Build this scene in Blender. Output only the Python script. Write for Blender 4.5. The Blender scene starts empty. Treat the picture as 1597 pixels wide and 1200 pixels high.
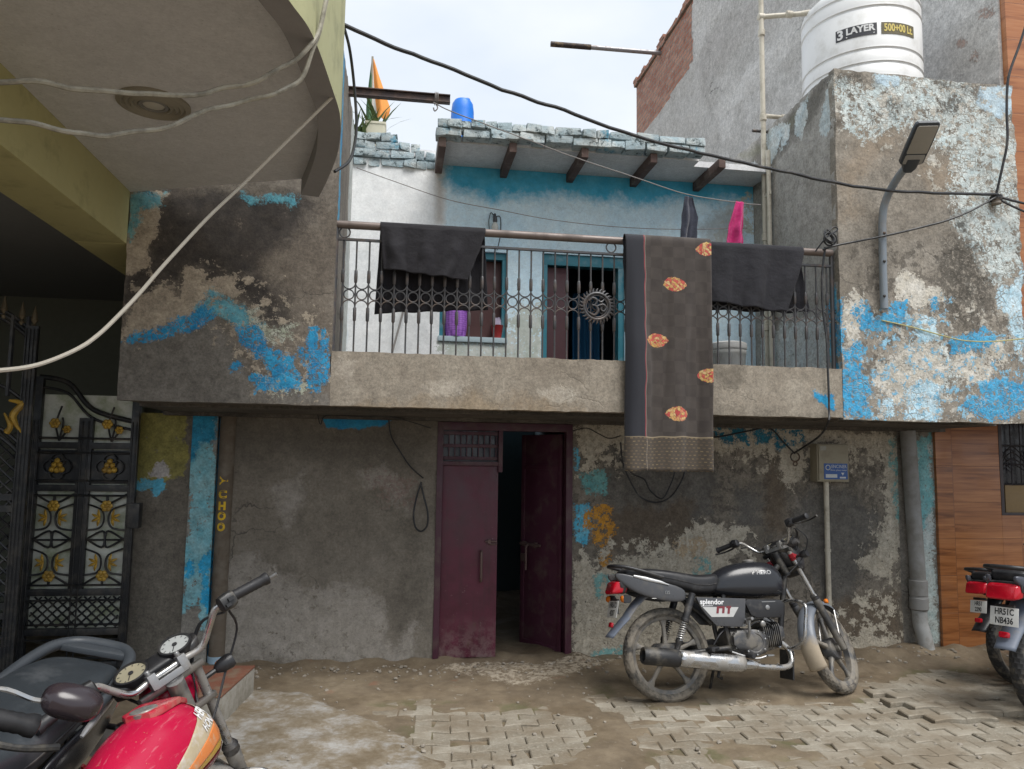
import bpy, bmesh, math, random
import numpy as np
from mathutils import Vector, Matrix, noise as mnoise
random.seed(7); RNG = np.random.default_rng(7)
S = bpy.context.scene; S.render.engine = "CYCLES"; S.cycles.max_bounces = 5; S.cycles.diffuse_bounces = 3; S.cycles.glossy_bounces = 3; S.cycles.transmission_bounces = 2; COL = S.collection
rad = math.radians
# ------------------------------------------------------------------ camera
FPX, CAMZ = 1180.0, 1.5
_yaw, _pit, _rol = rad(8.45), rad(5.64), rad(.85)
_f = np.array([math.sin(_yaw)*math.cos(_pit), math.cos(_yaw)*math.cos(_pit), math.sin(_pit)])
_r = np.array([math.cos(_yaw), -math.sin(_yaw), 0.]); _d = np.cross(_f, _r)
_c, _s = math.cos(_rol), math.sin(_rol)
CM = np.array([_c*_r-_s*_d, _s*_r+_c*_d, _f])
cam = bpy.data.objects.new('camera', bpy.data.cameras.new('camera')); COL.objects.link(cam)
cam.data.sensor_width = 36; cam.data.lens = FPX/1597*36; cam.data.clip_end = 500; cam.data.clip_start = .05
m4 = Matrix.Identity(4)
for i in range(3): m4[i][0], m4[i][1], m4[i][2] = CM[0][i], -CM[1][i], -CM[2][i]
m4[2][3] = CAMZ; cam.matrix_world = m4; S.camera = cam
def W(px, py, x=None, y=None, z=None):
    """the world point on a real plane (x=, y= or z=) that a pixel of the survey photo falls on"""
    v = np.array([(px-798.5)/FPX, (py-600)/FPX, 1.])@CM
    t = x/v[0] if x is not None else (y/v[1] if y is not None else (z-CAMZ)/v[2])
    return Vector((v[0]*t, v[1]*t, CAMZ+v[2]*t))
# ------------------------------------------------------------------ tags
def tag(o, label=None, cat=None, group=None, kind=None):
    if label: o['label'] = label
    if cat: o['category'] = cat
    if group: o['group'] = group
    if kind: o['kind'] = kind
    return o
def thing(name, label, cat, loc=(0,0,0), group=None):
    o = bpy.data.objects.new(name, None); COL.objects.link(o); o.location = loc; o.empty_display_size = .1
    return tag(o, label, cat, group)
# ------------------------------------------------------------------ mesh builder
def V(*a): return Vector(a)
def basis(d):
    d = Vector(d).normalized(); u = d.orthogonal().normalized(); return u, d.cross(u).normalized()
def spline(pts, n=8):
    P = [Vector(p) for p in pts]; out = []
    if len(P) < 3: return P
    for i in range(len(P)-1):
        a, b, c, d = P[max(i-1,0)], P[i], P[i+1], P[min(i+2,len(P)-1)]
        for k in range(n):
            t = k/n
            out.append(.5*((2*b)+(c-a)*t+(2*a-5*b+4*c-d)*t*t+(3*b-a-3*c+d)*t**3))
    out.append(P[-1]); return out
class MB:
    def __init__(s): s.v = []; s.f = []; s.mi = []; s.cur = 0; s.attrs = {}
    def add(s, vs, fs):
        b = len(s.v); s.v += [Vector(v) for v in vs]; s.f += [[i+b for i in f] for f in fs]; s.mi += [s.cur]*len(fs); return s
    def box(s, c, d, M=None, jit=0):
        x, y, z = [k/2 for k in d]; vs = [V(i*x, j*y, k*z) for i in (-1,1) for j in (-1,1) for k in (-1,1)]
        if jit: vs = [v+V(*[random.uniform(-jit,jit) for _ in range(3)]) for v in vs]
        if M is not None: vs = [M@v for v in vs]
        vs = [v+Vector(c) for v in vs]
        return s.add(vs, [(0,1,3,2),(4,6,7,5),(0,4,5,1),(2,3,7,6),(0,2,6,4),(1,5,7,3)])
    def box2(s, a, b):
        return s.box([(a[i]+b[i])/2 for i in range(3)], [abs(b[i]-a[i]) for i in range(3)])
    def tube(s, pts, r, seg=8, closed=False, cap=True, smooth=0, flat=None):
        pts = spline(pts, smooth) if smooth else [Vector(p) for p in pts]
        n = len(pts); R = r if isinstance(r, (list, tuple)) else None
        u = None; vs = []
        for i, p in enumerate(pts):
            a = pts[(i-1) % n] if (closed or i) else p; b = pts[(i+1) % n] if (closed or i < n-1) else p
            t = (b-a).normalized() if (b-a).length > 1e-9 else V(0,0,1)
            if u is None: u = t.orthogonal().normalized() if flat is None else (Vector(flat)-t*t.dot(Vector(flat))).normalized()
            else:
                u = (u-t*u.dot(t)); u = u.normalized() if u.length > 1e-6 else t.orthogonal().normalized()
            w = t.cross(u)
            if R: q = i/(n-1)*(len(R)-1); k = min(int(q), len(R)-2); rr = R[k]+(R[k+1]-R[k])*(q-k)
            else: rr = r
            for k in range(seg):
                an = 2*math.pi*k/seg; vs.append(p+(u*math.cos(an)+w*math.sin(an))*rr)
        fs = []
        for i in range(n if closed else n-1):
            for k in range(seg):
                a, b = i*seg, ((i+1) % n)*seg; fs.append((a+k, a+(k+1)%seg, b+(k+1)%seg, b+k))
        if cap and not closed: fs += [tuple(range(seg))[::-1], tuple(range((n-1)*seg, n*seg))]
        return s.add(vs, fs)
    def ring(s, c, nrm, R, r, n=24, seg=6):
        u, w = basis(nrm); c = Vector(c)
        return s.tube([c+(u*math.cos(2*math.pi*i/n)+w*math.sin(2*math.pi*i/n))*R for i in range(n)], r, seg, closed=True)
    def lathe(s, prof, c, d, seg=32, closed=False, wob=None):
        """prof: list of (radius, height along d)"""
        u, w = basis(d); d = Vector(d).normalized(); c = Vector(c); vs = []; n = len(prof)
        for j, (r, h) in enumerate(prof):
            for k in range(seg):
                a = 2*math.pi*k/seg; rr = r+(wob(j, k) if wob else 0); vs.append(c+d*h+(u*math.cos(a)+w*math.sin(a))*rr)
        fs = [(j*seg+k, j*seg+(k+1)%seg, ((j+1)%n)*seg+(k+1)%seg, ((j+1)%n)*seg+k) for j in range(n if closed else n-1) for k in range(seg)]
        if not closed: fs += [tuple(range(seg))[::-1], tuple(range((n-1)*seg, n*seg))]
        return s.add(vs, fs)
    def loft(s, secs, seg=20, cap=True):
        """secs: (centre, right, up, half width, half height[, exponent[, half height below]])"""
        vs = []
        for q in secs:
            c, u, w, a, b = q[:5]; e = q[5] if len(q) > 5 else 2.; b2 = q[6] if len(q) > 6 else b
            c, u, w = Vector(c), Vector(u), Vector(w)
            for k in range(seg):
                t = 2*math.pi*k/seg; x, y = math.cos(t), math.sin(t)
                vs.append(c+u*(a*math.copysign(abs(x)**(2/e), x))+w*((b if y >= 0 else b2)*math.copysign(abs(y)**(2/e), y)))
        n = len(secs); fs = [(i*seg+k, i*seg+(k+1)%seg, (i+1)*seg+(k+1)%seg, (i+1)*seg+k) for i in range(n-1) for k in range(seg)]
        if cap: fs += [tuple(range(seg))[::-1], tuple(range((n-1)*seg, n*seg))]
        return s.add(vs, fs)
    def prism(s, poly, off):
        """poly: 3-D points of one face; off: extrusion vector"""
        n = len(poly); P = [Vector(p) for p in poly]; off = Vector(off)
        return s.add(P+[p+off for p in P], [tuple(range(n))[::-1], tuple(range(n, 2*n))]+[(i, (i+1)%n, n+(i+1)%n, n+i) for i in range(n)])
    def grid(s, f, nu, nv):
        vs = [f(i/nu, j/nv) for j in range(nv+1) for i in range(nu+1)]
        return s.add(vs, [(j*(nu+1)+i, j*(nu+1)+i+1, (j+1)*(nu+1)+i+1, (j+1)*(nu+1)+i) for j in range(nv) for i in range(nu)])
    def xf(s, M, start=0):
        for i in range(start, len(s.v)): s.v[i] = M@s.v[i]
        return s
    def build(s, name, mat, parent=None, smooth=True, bevel=0, angle=38, local=False, solid=0, recalc=True, subs=0):
        me = bpy.data.meshes.new(name); off = V(0,0,0)
        if parent is not None and not local:
            p = parent
            while p is not None: off += p.location; p = p.parent
        me.from_pydata([v-off for v in s.v], [], s.f)
        for m in (mat if isinstance(mat, (list, tuple)) else [mat]): me.materials.append(m)
        me.polygons.foreach_set('material_index', s.mi)
        for k, a in s.attrs.items():
            me.attributes.new(k, 'FLOAT', 'POINT').data.foreach_set('value', np.asarray(a, dtype=np.float32))
        if bevel or recalc:
            bm = bmesh.new(); bm.from_mesh(me)
            if recalc: bmesh.ops.recalc_face_normals(bm, faces=bm.faces)
            if bevel:
                es = [e for e in bm.edges if len(e.link_faces) == 2 and e.calc_face_angle(0) > .6]
                bmesh.ops.bevel(bm, geom=es, offset=bevel, segments=2, affect='EDGES', profile=.7, clamp_overlap=True)
            bm.to_mesh(me); bm.free()
        if smooth:
            me.polygons.foreach_set('use_smooth', [True]*len(me.polygons)); me.set_sharp_from_angle(angle=rad(angle))
        o = bpy.data.objects.new(name, me); COL.objects.link(o)
        if parent is not None: o.parent = parent
        if solid: mo = o.modifiers.new('thickness', 'SOLIDIFY'); mo.thickness = solid; mo.offset = 0
        if subs: mo = o.modifiers.new('smooth', 'SUBSURF'); mo.levels = mo.render_levels = subs
        return o
def copy_tree(o, parent=None):
    c = o.copy(); COL.objects.link(c)
    if parent is not None: c.parent = parent
    for ch in list(o.children): copy_tree(ch, c)
    return c
def text_mb(mb, txt, M, size, depth=.002, align='CENTER', bold=0, sx=1.):
    """lettering as raised mesh; M puts the text's xy plane on the surface"""
    cu = bpy.data.curves.new('t', 'FONT'); cu.body = txt; cu.size = size; cu.extrude = depth; cu.align_x = align; cu.align_y = 'CENTER'
    cu.offset = bold; cu.resolution_u = 3; ob = bpy.data.objects.new('t', cu); COL.objects.link(ob)
    bpy.context.view_layer.update(); me = ob.to_mesh()
    mb.add([M@V(v.co.x*sx, v.co.y, v.co.z) for v in me.vertices], [tuple(p.vertices) for p in me.polygons])
    ob.to_mesh_clear(); bpy.data.objects.remove(ob); bpy.data.curves.remove(cu)
def PR(p):
    q = CM@(np.array(p, float)-[0,0,CAMZ]); return 798.5+FPX*q[0]/q[2], 600+FPX*q[1]/q[2]
def frame_M(o, x, y):
    x = Vector(x).normalized(); z = x.cross(Vector(y)).normalized(); y = z.cross(x)
    M = Matrix.Identity(4)
    for i in range(3): M[i][0], M[i][1], M[i][2], M[i][3] = x[i], y[i], z[i], o[i]
    return M
# ------------------------------------------------------------------ materials
class NT:
    def __init__(s, name):
        s.m = bpy.data.materials.new(name); s.m.use_nodes = True; s.t = s.m.node_tree; s.b = s.t.nodes['Principled BSDF']
        s.co = s.t.nodes.new('ShaderNodeTexCoord').outputs['Object']
    def n(s, ty, **kw):
        q = s.t.nodes.new('ShaderNode'+ty)
        for k, v in kw.items(): setattr(q, k, v)
        return q
    def lk(s, a, b):
        if hasattr(a, 'links'): s.t.links.new(a, b)
        elif a is not None:
            if isinstance(a, (tuple, list)) and len(a) == 3 and b.type == 'RGBA': a = (*a, 1)
            b.default_value = a
    def noise(s, sc, det=4, rough=.55, vec=None, dist=0, col=False):
        q = s.n('TexNoise'); s.lk(vec or s.co, q.inputs['Vector']); q.inputs['Scale'].default_value = sc
        q.inputs['Detail'].default_value = det; q.inputs['Roughness'].default_value = rough; q.inputs['Distortion'].default_value = dist
        return q.outputs['Color' if col else 'Fac']
    def voro(s, sc, feat='F1', vec=None, out='Distance', rnd=1):
        q = s.n('TexVoronoi', feature=feat); s.lk(vec or s.co, q.inputs['Vector']); q.inputs['Scale'].default_value = sc
        q.inputs['Randomness'].default_value = rnd; return q.outputs[out]
    def math(s, op, a, b=0., c=None, clamp=False):
        q = s.n('Math', operation=op, use_clamp=clamp); s.lk(a, q.inputs[0]); s.lk(b, q.inputs[1])
        if c is not None: s.lk(c, q.inputs[2])
        return q.outputs[0]
    def rng(s, v, a, b, c=0., d=1.):
        q = s.n('MapRange'); s.lk(v, q.inputs[0])
        for i, x in enumerate((a, b, c, d)): q.inputs[i+1].default_value = x
        return q.outputs[0]
    def mix(s, a, b, f, mode='MIX'):
        q = s.n('Mix', data_type='RGBA', blend_type=mode); s.lk(f, q.inputs[0]); s.lk(a, q.inputs[6]); s.lk(b, q.inputs[7]); return q.outputs[2]
    def ramp(s, v, st):
        q = s.n('ValToRGB'); s.lk(v, q.inputs[0]); e = q.color_ramp.elements
        while len(e) < len(st): e.new(.5)
        for x, (p, c) in zip(e, st): x.position = p; x.color = (*c, 1)
        return q.outputs[0]
    def attr(s, name, out='Fac'):
        q = s.n('Attribute', attribute_name=name); return q.outputs[out]
    def map(s, sc=(1,1,1), loc=(0,0,0), rot=(0,0,0), vec=None):
        q = s.n('Mapping'); s.lk(vec or s.co, q.inputs[0]); q.inputs['Scale'].default_value = sc; q.inputs['Location'].default_value = loc; q.inputs['Rotation'].default_value = rot
        return q.outputs[0]
    def bump(s, h, st=.3, d=.01, nrm=None):
        q = s.n('Bump'); s.lk(h, q.inputs['Height']); q.inputs['Strength'].default_value = st; q.inputs['Distance'].default_value = d
        if nrm: s.lk(nrm, q.inputs['Normal'])
        return q.outputs[0]
    def out(s, col=None, rough=None, nrm=None, metal=None, **kw):
        if col is not None: s.lk(col, s.b.inputs['Base Color'])
        if rough is not None: s.lk(rough, s.b.inputs['Roughness'])
        if nrm is not None: s.lk(nrm, s.b.inputs['Normal'])
        if metal is not None: s.lk(metal, s.b.inputs['Metallic'])
        for k, v in kw.items(): s.lk(v, s.b.inputs[k])
        return s.m
_mc = {}
def mat(name, col, rough=.6, metal=0, var=.25, ns=12, bump=.0, dirt=None, damt=.5, dsc=9, rvar=.15, bsc=120, **kw):
    """plain worn material: colour varied at two scales, optional dust / rust in patches"""
    if name in _mc: return _mc[name]
    t = NT(name); a = t.noise(ns, 5, .6); b = t.noise(ns*7, 3)
    k = t.math('MULTIPLY_ADD', t.math('MULTIPLY_ADD', b, .4, t.math('MULTIPLY', a, .6)), var*2, 1-var)
    c = t.mix(col, (0,0,0), 0.); q = t.n('Mix', data_type='RGBA', blend_type='MULTIPLY'); q.inputs[0].default_value = 1
    q.inputs[6].default_value = (*col, 1); t.lk(k, q.inputs[7]); c = q.outputs[2]
    if dirt is not None:
        f = t.rng(t.noise(dsc, 6, .65), .62-damt*.4, .72-damt*.25); f = t.math('MULTIPLY', f, min(1, damt+.3)); c = t.mix(c, dirt, f)
        r = t.math('MAXIMUM', t.rng(a, .3, .7, rough-rvar, rough+rvar), t.math('MULTIPLY', f, .8))
        me = t.math('MULTIPLY', t.math('SUBTRACT', 1, f), metal)
    else: r = t.rng(a, .3, .7, max(.02, rough-rvar), min(1, rough+rvar)); me = metal
    nr = t.bump(t.noise(bsc, 3), bump, .002) if bump else None
    _mc[name] = t.out(c, r, nr, me, **kw); return _mc[name]
# ---- signed distance to traced outlines (metres, positive inside)
def sdf(P, polys):
    best = np.full(len(P), -9.)
    for poly in polys:
        A = np.array(poly, float); B = np.roll(A, -1, 0); d = np.full(len(P), 9.); ins = np.zeros(len(P), bool)
        for a, b in zip(A, B):
            e = b-a; w = P-a; t = np.clip((w@e)/max(e@e, 1e-12), 0, 1); q = w-t[:,None]*e
            d = np.minimum(d, np.hypot(q[:,0], q[:,1]))
            c = (a[1] > P[:,1]) != (b[1] > P[:,1])
            with np.errstate(divide='ignore', invalid='ignore'): xi = a[0]+(P[:,1]-a[1])*(b[0]-a[0])/(b[1]-a[1])
            ins ^= c & (P[:,0] < xi)
        best = np.maximum(best, np.where(ins, d, -d))
    return np.clip(best, -.35, .35)
def wall_material(name, base, layers, coarse=1.0, rough=.9, stain=None, cracks=.8, bstr=.35, streak=.0, grit=1.0):
    """weathered plaster: 'base' colours mixed by noise; each layer is a coat of paint or plaster that survives
    inside its traced outline with a ragged noise edge. layer = (attr, colA, colB, amp, scale, thick, opts)"""
    t = NT(name)
    n1, n2, n3 = t.noise(1.7*coarse, 6, .62), t.noise(7*coarse, 6, .65, dist=.4), t.noise(46, 5, .7)
    f = t.math('ADD', t.math('MULTIPLY', n1, .5), t.math('MULTIPLY', n2, .35)); f = t.math('MULTIPLY_ADD', n3, .25, t.math('SUBTRACT', f, .05))
    k = len(base); c = t.ramp(t.rng(f, .36, .68), [(i/(k-1), b) for i, b in enumerate(base)])
    # trowel marks, pits, hairline cracks
    pits = t.rng(t.noise(90, 2), .66, .74); c = t.mix(c, tuple(x*.45 for x in base[0]), t.math('MULTIPLY', pits, .55))
    wv = t.n('VectorMath', operation='ADD'); t.lk(t.co, wv.inputs[0]); nv = t.n('VectorMath', operation='SCALE'); t.lk(t.noise(3, 4, .6, col=True), nv.inputs[0]); nv.inputs['Scale'].default_value = .35; t.lk(nv.outputs[0], wv.inputs[1])
    ck = t.voro(1.6, 'DISTANCE_TO_EDGE', wv.outputs[0]); ck = t.math('MULTIPLY', t.rng(ck, .0, .010, 1, 0), t.rng(t.noise(1.1, 3), .5, .62))
    c = t.mix(c, (.03,.027,.024), t.math('MULTIPLY', ck, cracks))
    if streak:
        sv = t.map((14, 14, .7)); sn = t.rng(t.noise(1, 5, .6, vec=sv), .45, .75); c = t.mix(c, tuple(x*.5 for x in base[0]), t.math('MULTIPLY', sn, streak))
    g1, g2 = t.noise(62, 4, .8), t.noise(17, 7, .8)
    gk = t.math('MULTIPLY_ADD', t.math('SUBTRACT', g1, .5), 1.5*grit, t.math('MULTIPLY_ADD', t.math('SUBTRACT', g2, .5), 1.7*grit, 1.0))
    h = t.math('MULTIPLY_ADD', n3, .35, t.math('MULTIPLY', n2, .6)); h = t.math('MULTIPLY_ADD', g1, .25, h); h = t.math('SUBTRACT', h, t.math('MULTIPLY', ck, .5)); h = t.math('SUBTRACT', h, t.math('MULTIPLY', pits, .3))
    rg = t.rng(n2, .3, .7, rough-.12, min(1, rough+.08))
    for L in layers:
        at, ca, cb, amp, sc, th = L[:6]; op = L[6] if len(L) > 6 else {}; hard = op.get('soft', .006) < .025; k1, k2 = (5.0, 2.5) if hard else (3.2, 1.4)
        sd = t.attr(at)
        e = t.math('MULTIPLY', t.math('SUBTRACT', t.noise(sc, 7, .68, dist=.3), .5), amp*k1)
        e2 = t.math('MULTIPLY', t.math('SUBTRACT', t.noise(sc*6, 4, .7), .5), amp*k2)
        s_ = t.math('ADD', t.math('ADD', sd, e), e2); soft = op.get('soft', .006)
        mk = t.rng(s_, -soft-.006, soft-.006)
        if op.get('speck'):      # flaked-off specks inside the coat
            sp = t.rng(t.noise(op.get('ssc', 38), 5, .75), .5+op['speck']-.02, .5+op['speck']+.02); mk = t.math('MULTIPLY', mk, t.math('SUBTRACT', 1, sp))
        colv = t.mix(ca, cb, t.rng(t.noise(op.get('csc', 9), 5, .65), .35, .65))
        if op.get('crack'):      # crazed paint: dark network
            cv = t.n('VectorMath', operation='ADD'); t.lk(t.co, cv.inputs[0]); ns = t.n('VectorMath', operation='SCALE'); t.lk(t.noise(12, 3, col=True), ns.inputs[0]); ns.inputs['Scale'].default_value = .06; t.lk(ns.outputs[0], cv.inputs[1])
            vr = t.voro(op['crack'], 'DISTANCE_TO_EDGE', cv.outputs[0]); cr = t.math('MULTIPLY', t.rng(vr, .02, .10, 1, 0), t.rng(t.noise(5, 3), .38, .6))
            mk2 = t.math('MULTIPLY', mk, t.math('SUBTRACT', 1, t.math('MULTIPLY', cr, .85)))
        else: mk2 = mk
        op_ = op.get('op', 1.)
        c = t.mix(c, colv, t.math('MULTIPLY', mk2, op_) if op_ < 1 else mk2)
        h = t.math('MULTIPLY_ADD', mk2, th, h)
        if 'rough' in op: rg = t.mix(rg, (op['rough'],)*3, mk2)
    q = t.n('Mix', data_type='RGBA', blend_type='MULTIPLY'); q.inputs[0].default_value = 1; t.lk(c, q.inputs[6]); t.lk(gk, q.inputs[7])
    return t.out(q.outputs[2], rg, t.bump(h, bstr, .012))
def panel(name, plane, pos, u, v, material, parent, layers, step=.02, holes=(), amp=.006, nrm=-1, depth=.05, rag=(0,0,0,0), ragsc=6, keep=None):
    """weathered wall face on plane 'x' or 'y' = pos, u = horizontal range, v = vertical range; holes = (u0,u1,v0,v1);
    layers: {attr: [outlines in (u, v)]}; faces towards nrm; a skirt of 'depth' turns back at every edge"""
    def lines(a, b, cuts):
        ks = sorted(set([a, b]+[c for c in cuts if a < c < b])); out = [ks[0]]
        for p, q in zip(ks, ks[1:]):
            n = max(1, round((q-p)/step)); out += [p+(q-p)*i/n for i in range(1, n+1)]
        return out
    U = lines(*u, [h[i] for h in holes for i in (0,1)]); Vv = lines(*v, [h[i] for h in holes for i in (2,3)])
    nu, nv = len(U), len(Vv); uv = np.array([(a, b) for b in Vv for a in U])
    mb = MB(); co = []
    for j, b in enumerate(Vv):
        for i, a in enumerate(U):
            d = amp*(mnoise.noise(V(a*2.3, b*2.3, pos*7))+.5*mnoise.noise(V(a*9, b*9, pos*3)))
            a2, b2 = a, b
            def rg(k): return mnoise.noise(V(k*ragsc, pos, 3.1))+.6*mnoise.noise(V(k*ragsc*4, pos, 9.))
            if i == 0: a2 += rag[0]*rg(b)
            if i == nu-1: a2 += rag[1]*rg(b+40)
            if j == 0: b2 += rag[2]*rg(a)
            if j == nv-1: b2 += rag[3]*rg(a+80)
            co.append((a2, pos-nrm*0+nrm*d, b2) if plane == 'y' else (pos+nrm*d, a2, b2))
    def inh(i, j):
        a, b = (U[i]+U[i+1])/2, (Vv[j]+Vv[j+1])/2
        return any(h[0] < a < h[1] and h[2] < b < h[3] for h in holes)
    cells = {(i, j) for i in range(nu-1) for j in range(nv-1) if not inh(i, j) and (keep is None or keep((U[i]+U[i+1])/2, (Vv[j]+Vv[j+1])/2))}
    fs = []; edges = []
    for (i, j) in cells:
        a, b, c, d = j*nu+i, j*nu+i+1, (j+1)*nu+i+1, (j+1)*nu+i; fs.append((a, b, c, d))
        for (di, dj, e) in ((0,-1,(a,b)), (1,0,(b,c)), (0,1,(c,d)), (-1,0,(d,a))):
            if (i+di, j+dj) not in cells: edges.append(e)
    back = {}
    for e in edges:
        for k in e:
            if k not in back:
                back[k] = len(co); p = co[k]; co.append((p[0], p[1]-nrm*depth, p[2]) if plane == 'y' else (p[0]-nrm*depth, p[1], p[2]))
    for a, b in edges: fs.append((b, a, back[a], back[b]))
    mb.add(co, fs)
    UV = np.array([(c[0], c[2]) if plane == 'y' else (c[1], c[2]) for c in co])
    for k, polys in layers.items(): mb.attrs[k] = sdf(UV, polys)
    return mb.build(name, material, parent)
def px_polys(polys, plane, pos, zoom=None):
    """outlines read off the photo -> wall coordinates"""
    out = []
    for p in polys:
        q = []
        for (x, y) in p:
            if zoom: x, y = x*zoom[0]+zoom[1], y*zoom[0]+zoom[2]
            w = W(x, y, **{plane: pos}); q.append((w.x, w.z) if plane == 'y' else (w.y, w.z))
        out.append(q)
    return out
# ------------------------------------------------------------------ daylight: white overcast sky and a weak wide sun
S.view_settings.view_transform = 'Standard'; S.view_settings.look = 'None'; S.view_settings.gamma = 1; S.view_settings.exposure = 1.34
w = bpy.data.worlds.new('World'); S.world = w; w.use_nodes = True; wt = w.node_tree; bg = wt.nodes['Background']
SUN_EL, SUN_AZ = rad(62), rad(150)     # azimuth clockwise from +Y (the facade's depth)
sky = wt.nodes.new('ShaderNodeTexSky'); sky.sky_type = 'NISHITA'; sky.sun_disc = False; sky.sun_elevation = SUN_EL; sky.sun_rotation = SUN_AZ
sky.air_density = 1; sky.dust_density = 2.5
tc = wt.nodes.new('ShaderNodeTexCoord'); mp = wt.nodes.new('ShaderNodeMapping'); mp.inputs['Scale'].default_value = (1,1,2.2); wt.links.new(tc.outputs['Generated'], mp.inputs[0])
cn = wt.nodes.new('ShaderNodeTexNoise'); cn.inputs['Scale'].default_value = 2.3; cn.inputs['Detail'].default_value = 5; wt.links.new(mp.outputs[0], cn.inputs['Vector'])
cr = wt.nodes.new('ShaderNodeValToRGB'); wt.links.new(cn.outputs['Fac'], cr.inputs[0])
cr.color_ramp.elements[0].position = .34; cr.color_ramp.elements[0].color = (4.35,4.9,5.55,1); cr.color_ramp.elements[1].position = .66; cr.color_ramp.elements[1].color = (5.75,6.0,6.3,1)
mx = wt.nodes.new('ShaderNodeMix'); mx.data_type = 'RGBA'; mx.inputs[0].default_value = .9
wt.links.new(sky.outputs[0], mx.inputs[6]); wt.links.new(cr.outputs[0], mx.inputs[7]); wt.links.new(mx.outputs[2], bg.inputs[0]); bg.inputs[1].default_value = .071
sl = bpy.data.lights.new('sun', 'SUN'); sl.energy = 1.5; sl.angle = rad(35); sl.color = (1,.97,.93)
so = bpy.data.objects.new('sun', sl); COL.objects.link(so); so.location = (0,0,20)
sd_ = V(math.sin(SUN_AZ)*math.cos(SUN_EL), math.cos(SUN_AZ)*math.cos(SUN_EL), math.sin(SUN_EL)); so.rotation_euler = sd_.to_track_quat('Z', 'Y').to_euler()
# ------------------------------------------------------------------ main planes (metres)
YF, YG, YB = 4.75, 5.75, 6.0
XL, XC, XR = -1.65, 2.985, 4.41       # left wall edge, corner of tank block, right end of tank block
ZU, ZP = 1.812, 2.15                  # underside of the overhang, top of the parapet
# ------------------------------------------------------------------ materials
cement = [(.075,.065,.055), (.17,.15,.125), (.25,.225,.19), (.31,.28,.24)]
GREY = (.30,.285,.26)
M_timber = mat('old timber', (.10,.06,.05), .8, 0, .35, 9, .6, dirt=(.25,.21,.18), damt=.3)
M_iron = mat('weathered iron', (.055,.052,.05), .55, .6, .3, 20, .4, dirt=(.16,.09,.05), damt=.35)
M_irong = mat('grey painted iron', (.07,.07,.074), .5, .4, .25, 20, .3, dirt=(.14,.09,.06), damt=.3)
M_black = mat('black rubber', (.018,.018,.02), .55, 0, .3, 30, .2)
M_cable = mat('black cable', (.02,.021,.024), .5, 0, .3, 20, .2, dirt=(.12,.11,.10), damt=.2)
M_pvc = mat('aged cream pvc', (.55,.51,.42), .5, 0, .15, 5, .15, dirt=(.28,.24,.18), damt=.35)
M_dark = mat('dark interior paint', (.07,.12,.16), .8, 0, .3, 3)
M_brickwash = (lambda t: t.out(t.mix(t.mix((.40,.50,.54), (.62,.66,.65), t.rng(t.noise(5,5,.7), .4, .6)), (.10,.33,.45), t.rng(t.noise(3.1,5,.7), .56, .66)) if False else
     t.mix(t.mix(t.mix((.40,.50,.54), (.60,.64,.63), t.rng(t.noise(5,5,.7), .4, .6)), (.08,.32,.46), t.rng(t.noise(3.1,5,.7), .57, .66)), (.06,.085,.09), t.rng(t.noise(17,7,.8), .53, .62)), .9, t.bump(t.noise(40,6,.75), 1., .02)))(NT('flaking washed brick'))
# ------------------------------------------------------------------ the old two-storey house
house = thing('house', 'old two-storey plastered house with peeling blue paint and an overhanging first floor', 'house', (1.4, YG, 0))
def hp(z): return (1/z[0], z[1], z[2])
Z6 = (1/3.0, 170, 280); Z4a = (1/3.53, 1150, 0); Z8b = (1/2.4, 1260, 180); Z4b = (1/2.79, 660, 630); Z2a = (1/3.194, 500, 60)
BLUE, BLUE2 = (.012,.20,.43), (.03,.32,.56); CYAN, PALE = (.10,.40,.50), (.52,.64,.70); CREAM, CREAM2 = (.42,.36,.28), (.55,.49,.40); WHITE = (.66,.66,.62)
DARK, DARK2 = (.026,.023,.022), (.055,.046,.04)
# --- upper left wall and parapet front
lay = dict(
 grey=px_polys([[(0,760),(180,755),(480,640),(560,720),(640,900),(690,990),(1030,1000),(1030,1060),(0,1060)]], 'y', YF, Z6),
 dark=px_polys([[(265,60),(900,75),(960,110),(860,260),(760,330),(700,430),(600,450),(450,500),(420,410),(340,430),(340,500),(240,490),(130,560),(60,600),(70,450),(180,400),(190,310),(110,262),(220,250)],
                [(560,480),(700,440),(830,560),(830,690),(760,680),(660,610)]], 'y', YF, Z6),
 cream=px_polys([[(85,60),(265,60),(240,130),(215,255),(190,310),(180,400),(60,450),(40,310)],
                 [(60,740),(80,650),(150,550),(240,490),(330,565),(348,500),(340,430),(440,410),(450,480),(590,460),(590,520),(520,540),(440,550),(390,640),(230,690),(110,720)], [(630,465),(668,465),(640,505)], [(715,570),(740,560),(745,590),(715,590)]], 'y', YF, Z6),
 cyan=px_polys([[(110,75),(265,70),(245,110),(150,150),(112,230),(95,280),(92,120)], [(400,600),(480,530),(560,560),(640,620),(700,690),(560,670),(490,620),(420,650)], [(620,75),(880,85),(870,112),(640,100)]], 'y', YF, Z6),
 blue=px_polys([[(70,752),(110,715),(240,690),(380,645),(420,600),(500,600),(470,650),(420,690),(300,720),(180,757)],
                [(590,690),(705,690),(730,790),(800,800),(870,830),(885,930),(890,985),(690,990),(660,930),(750,910),(700,830),(610,750)], [(935,800),(940,710),(960,700),(965,790),(1000,790),(1000,690),(1018,690),(1028,940),(980,985),(930,980)], [(580,870),(605,870),(605,900),(580,900)], [(890,800),(915,800),(910,870),(885,860)]], 'y', YF, Z6),
 white=px_polys([[(650,620),(690,600),(700,690),(860,690),(850,740),(740,770),(705,690),(660,680)], [(690,920),(880,930),(960,975),(760,1000)]], 'y', YF, Z6))
lay['flk'] = px_polys([[(190,420),(330,420),(430,450),(515,500),(515,620),(400,610),(330,520),(195,530)]], 'y', YF)
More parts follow.
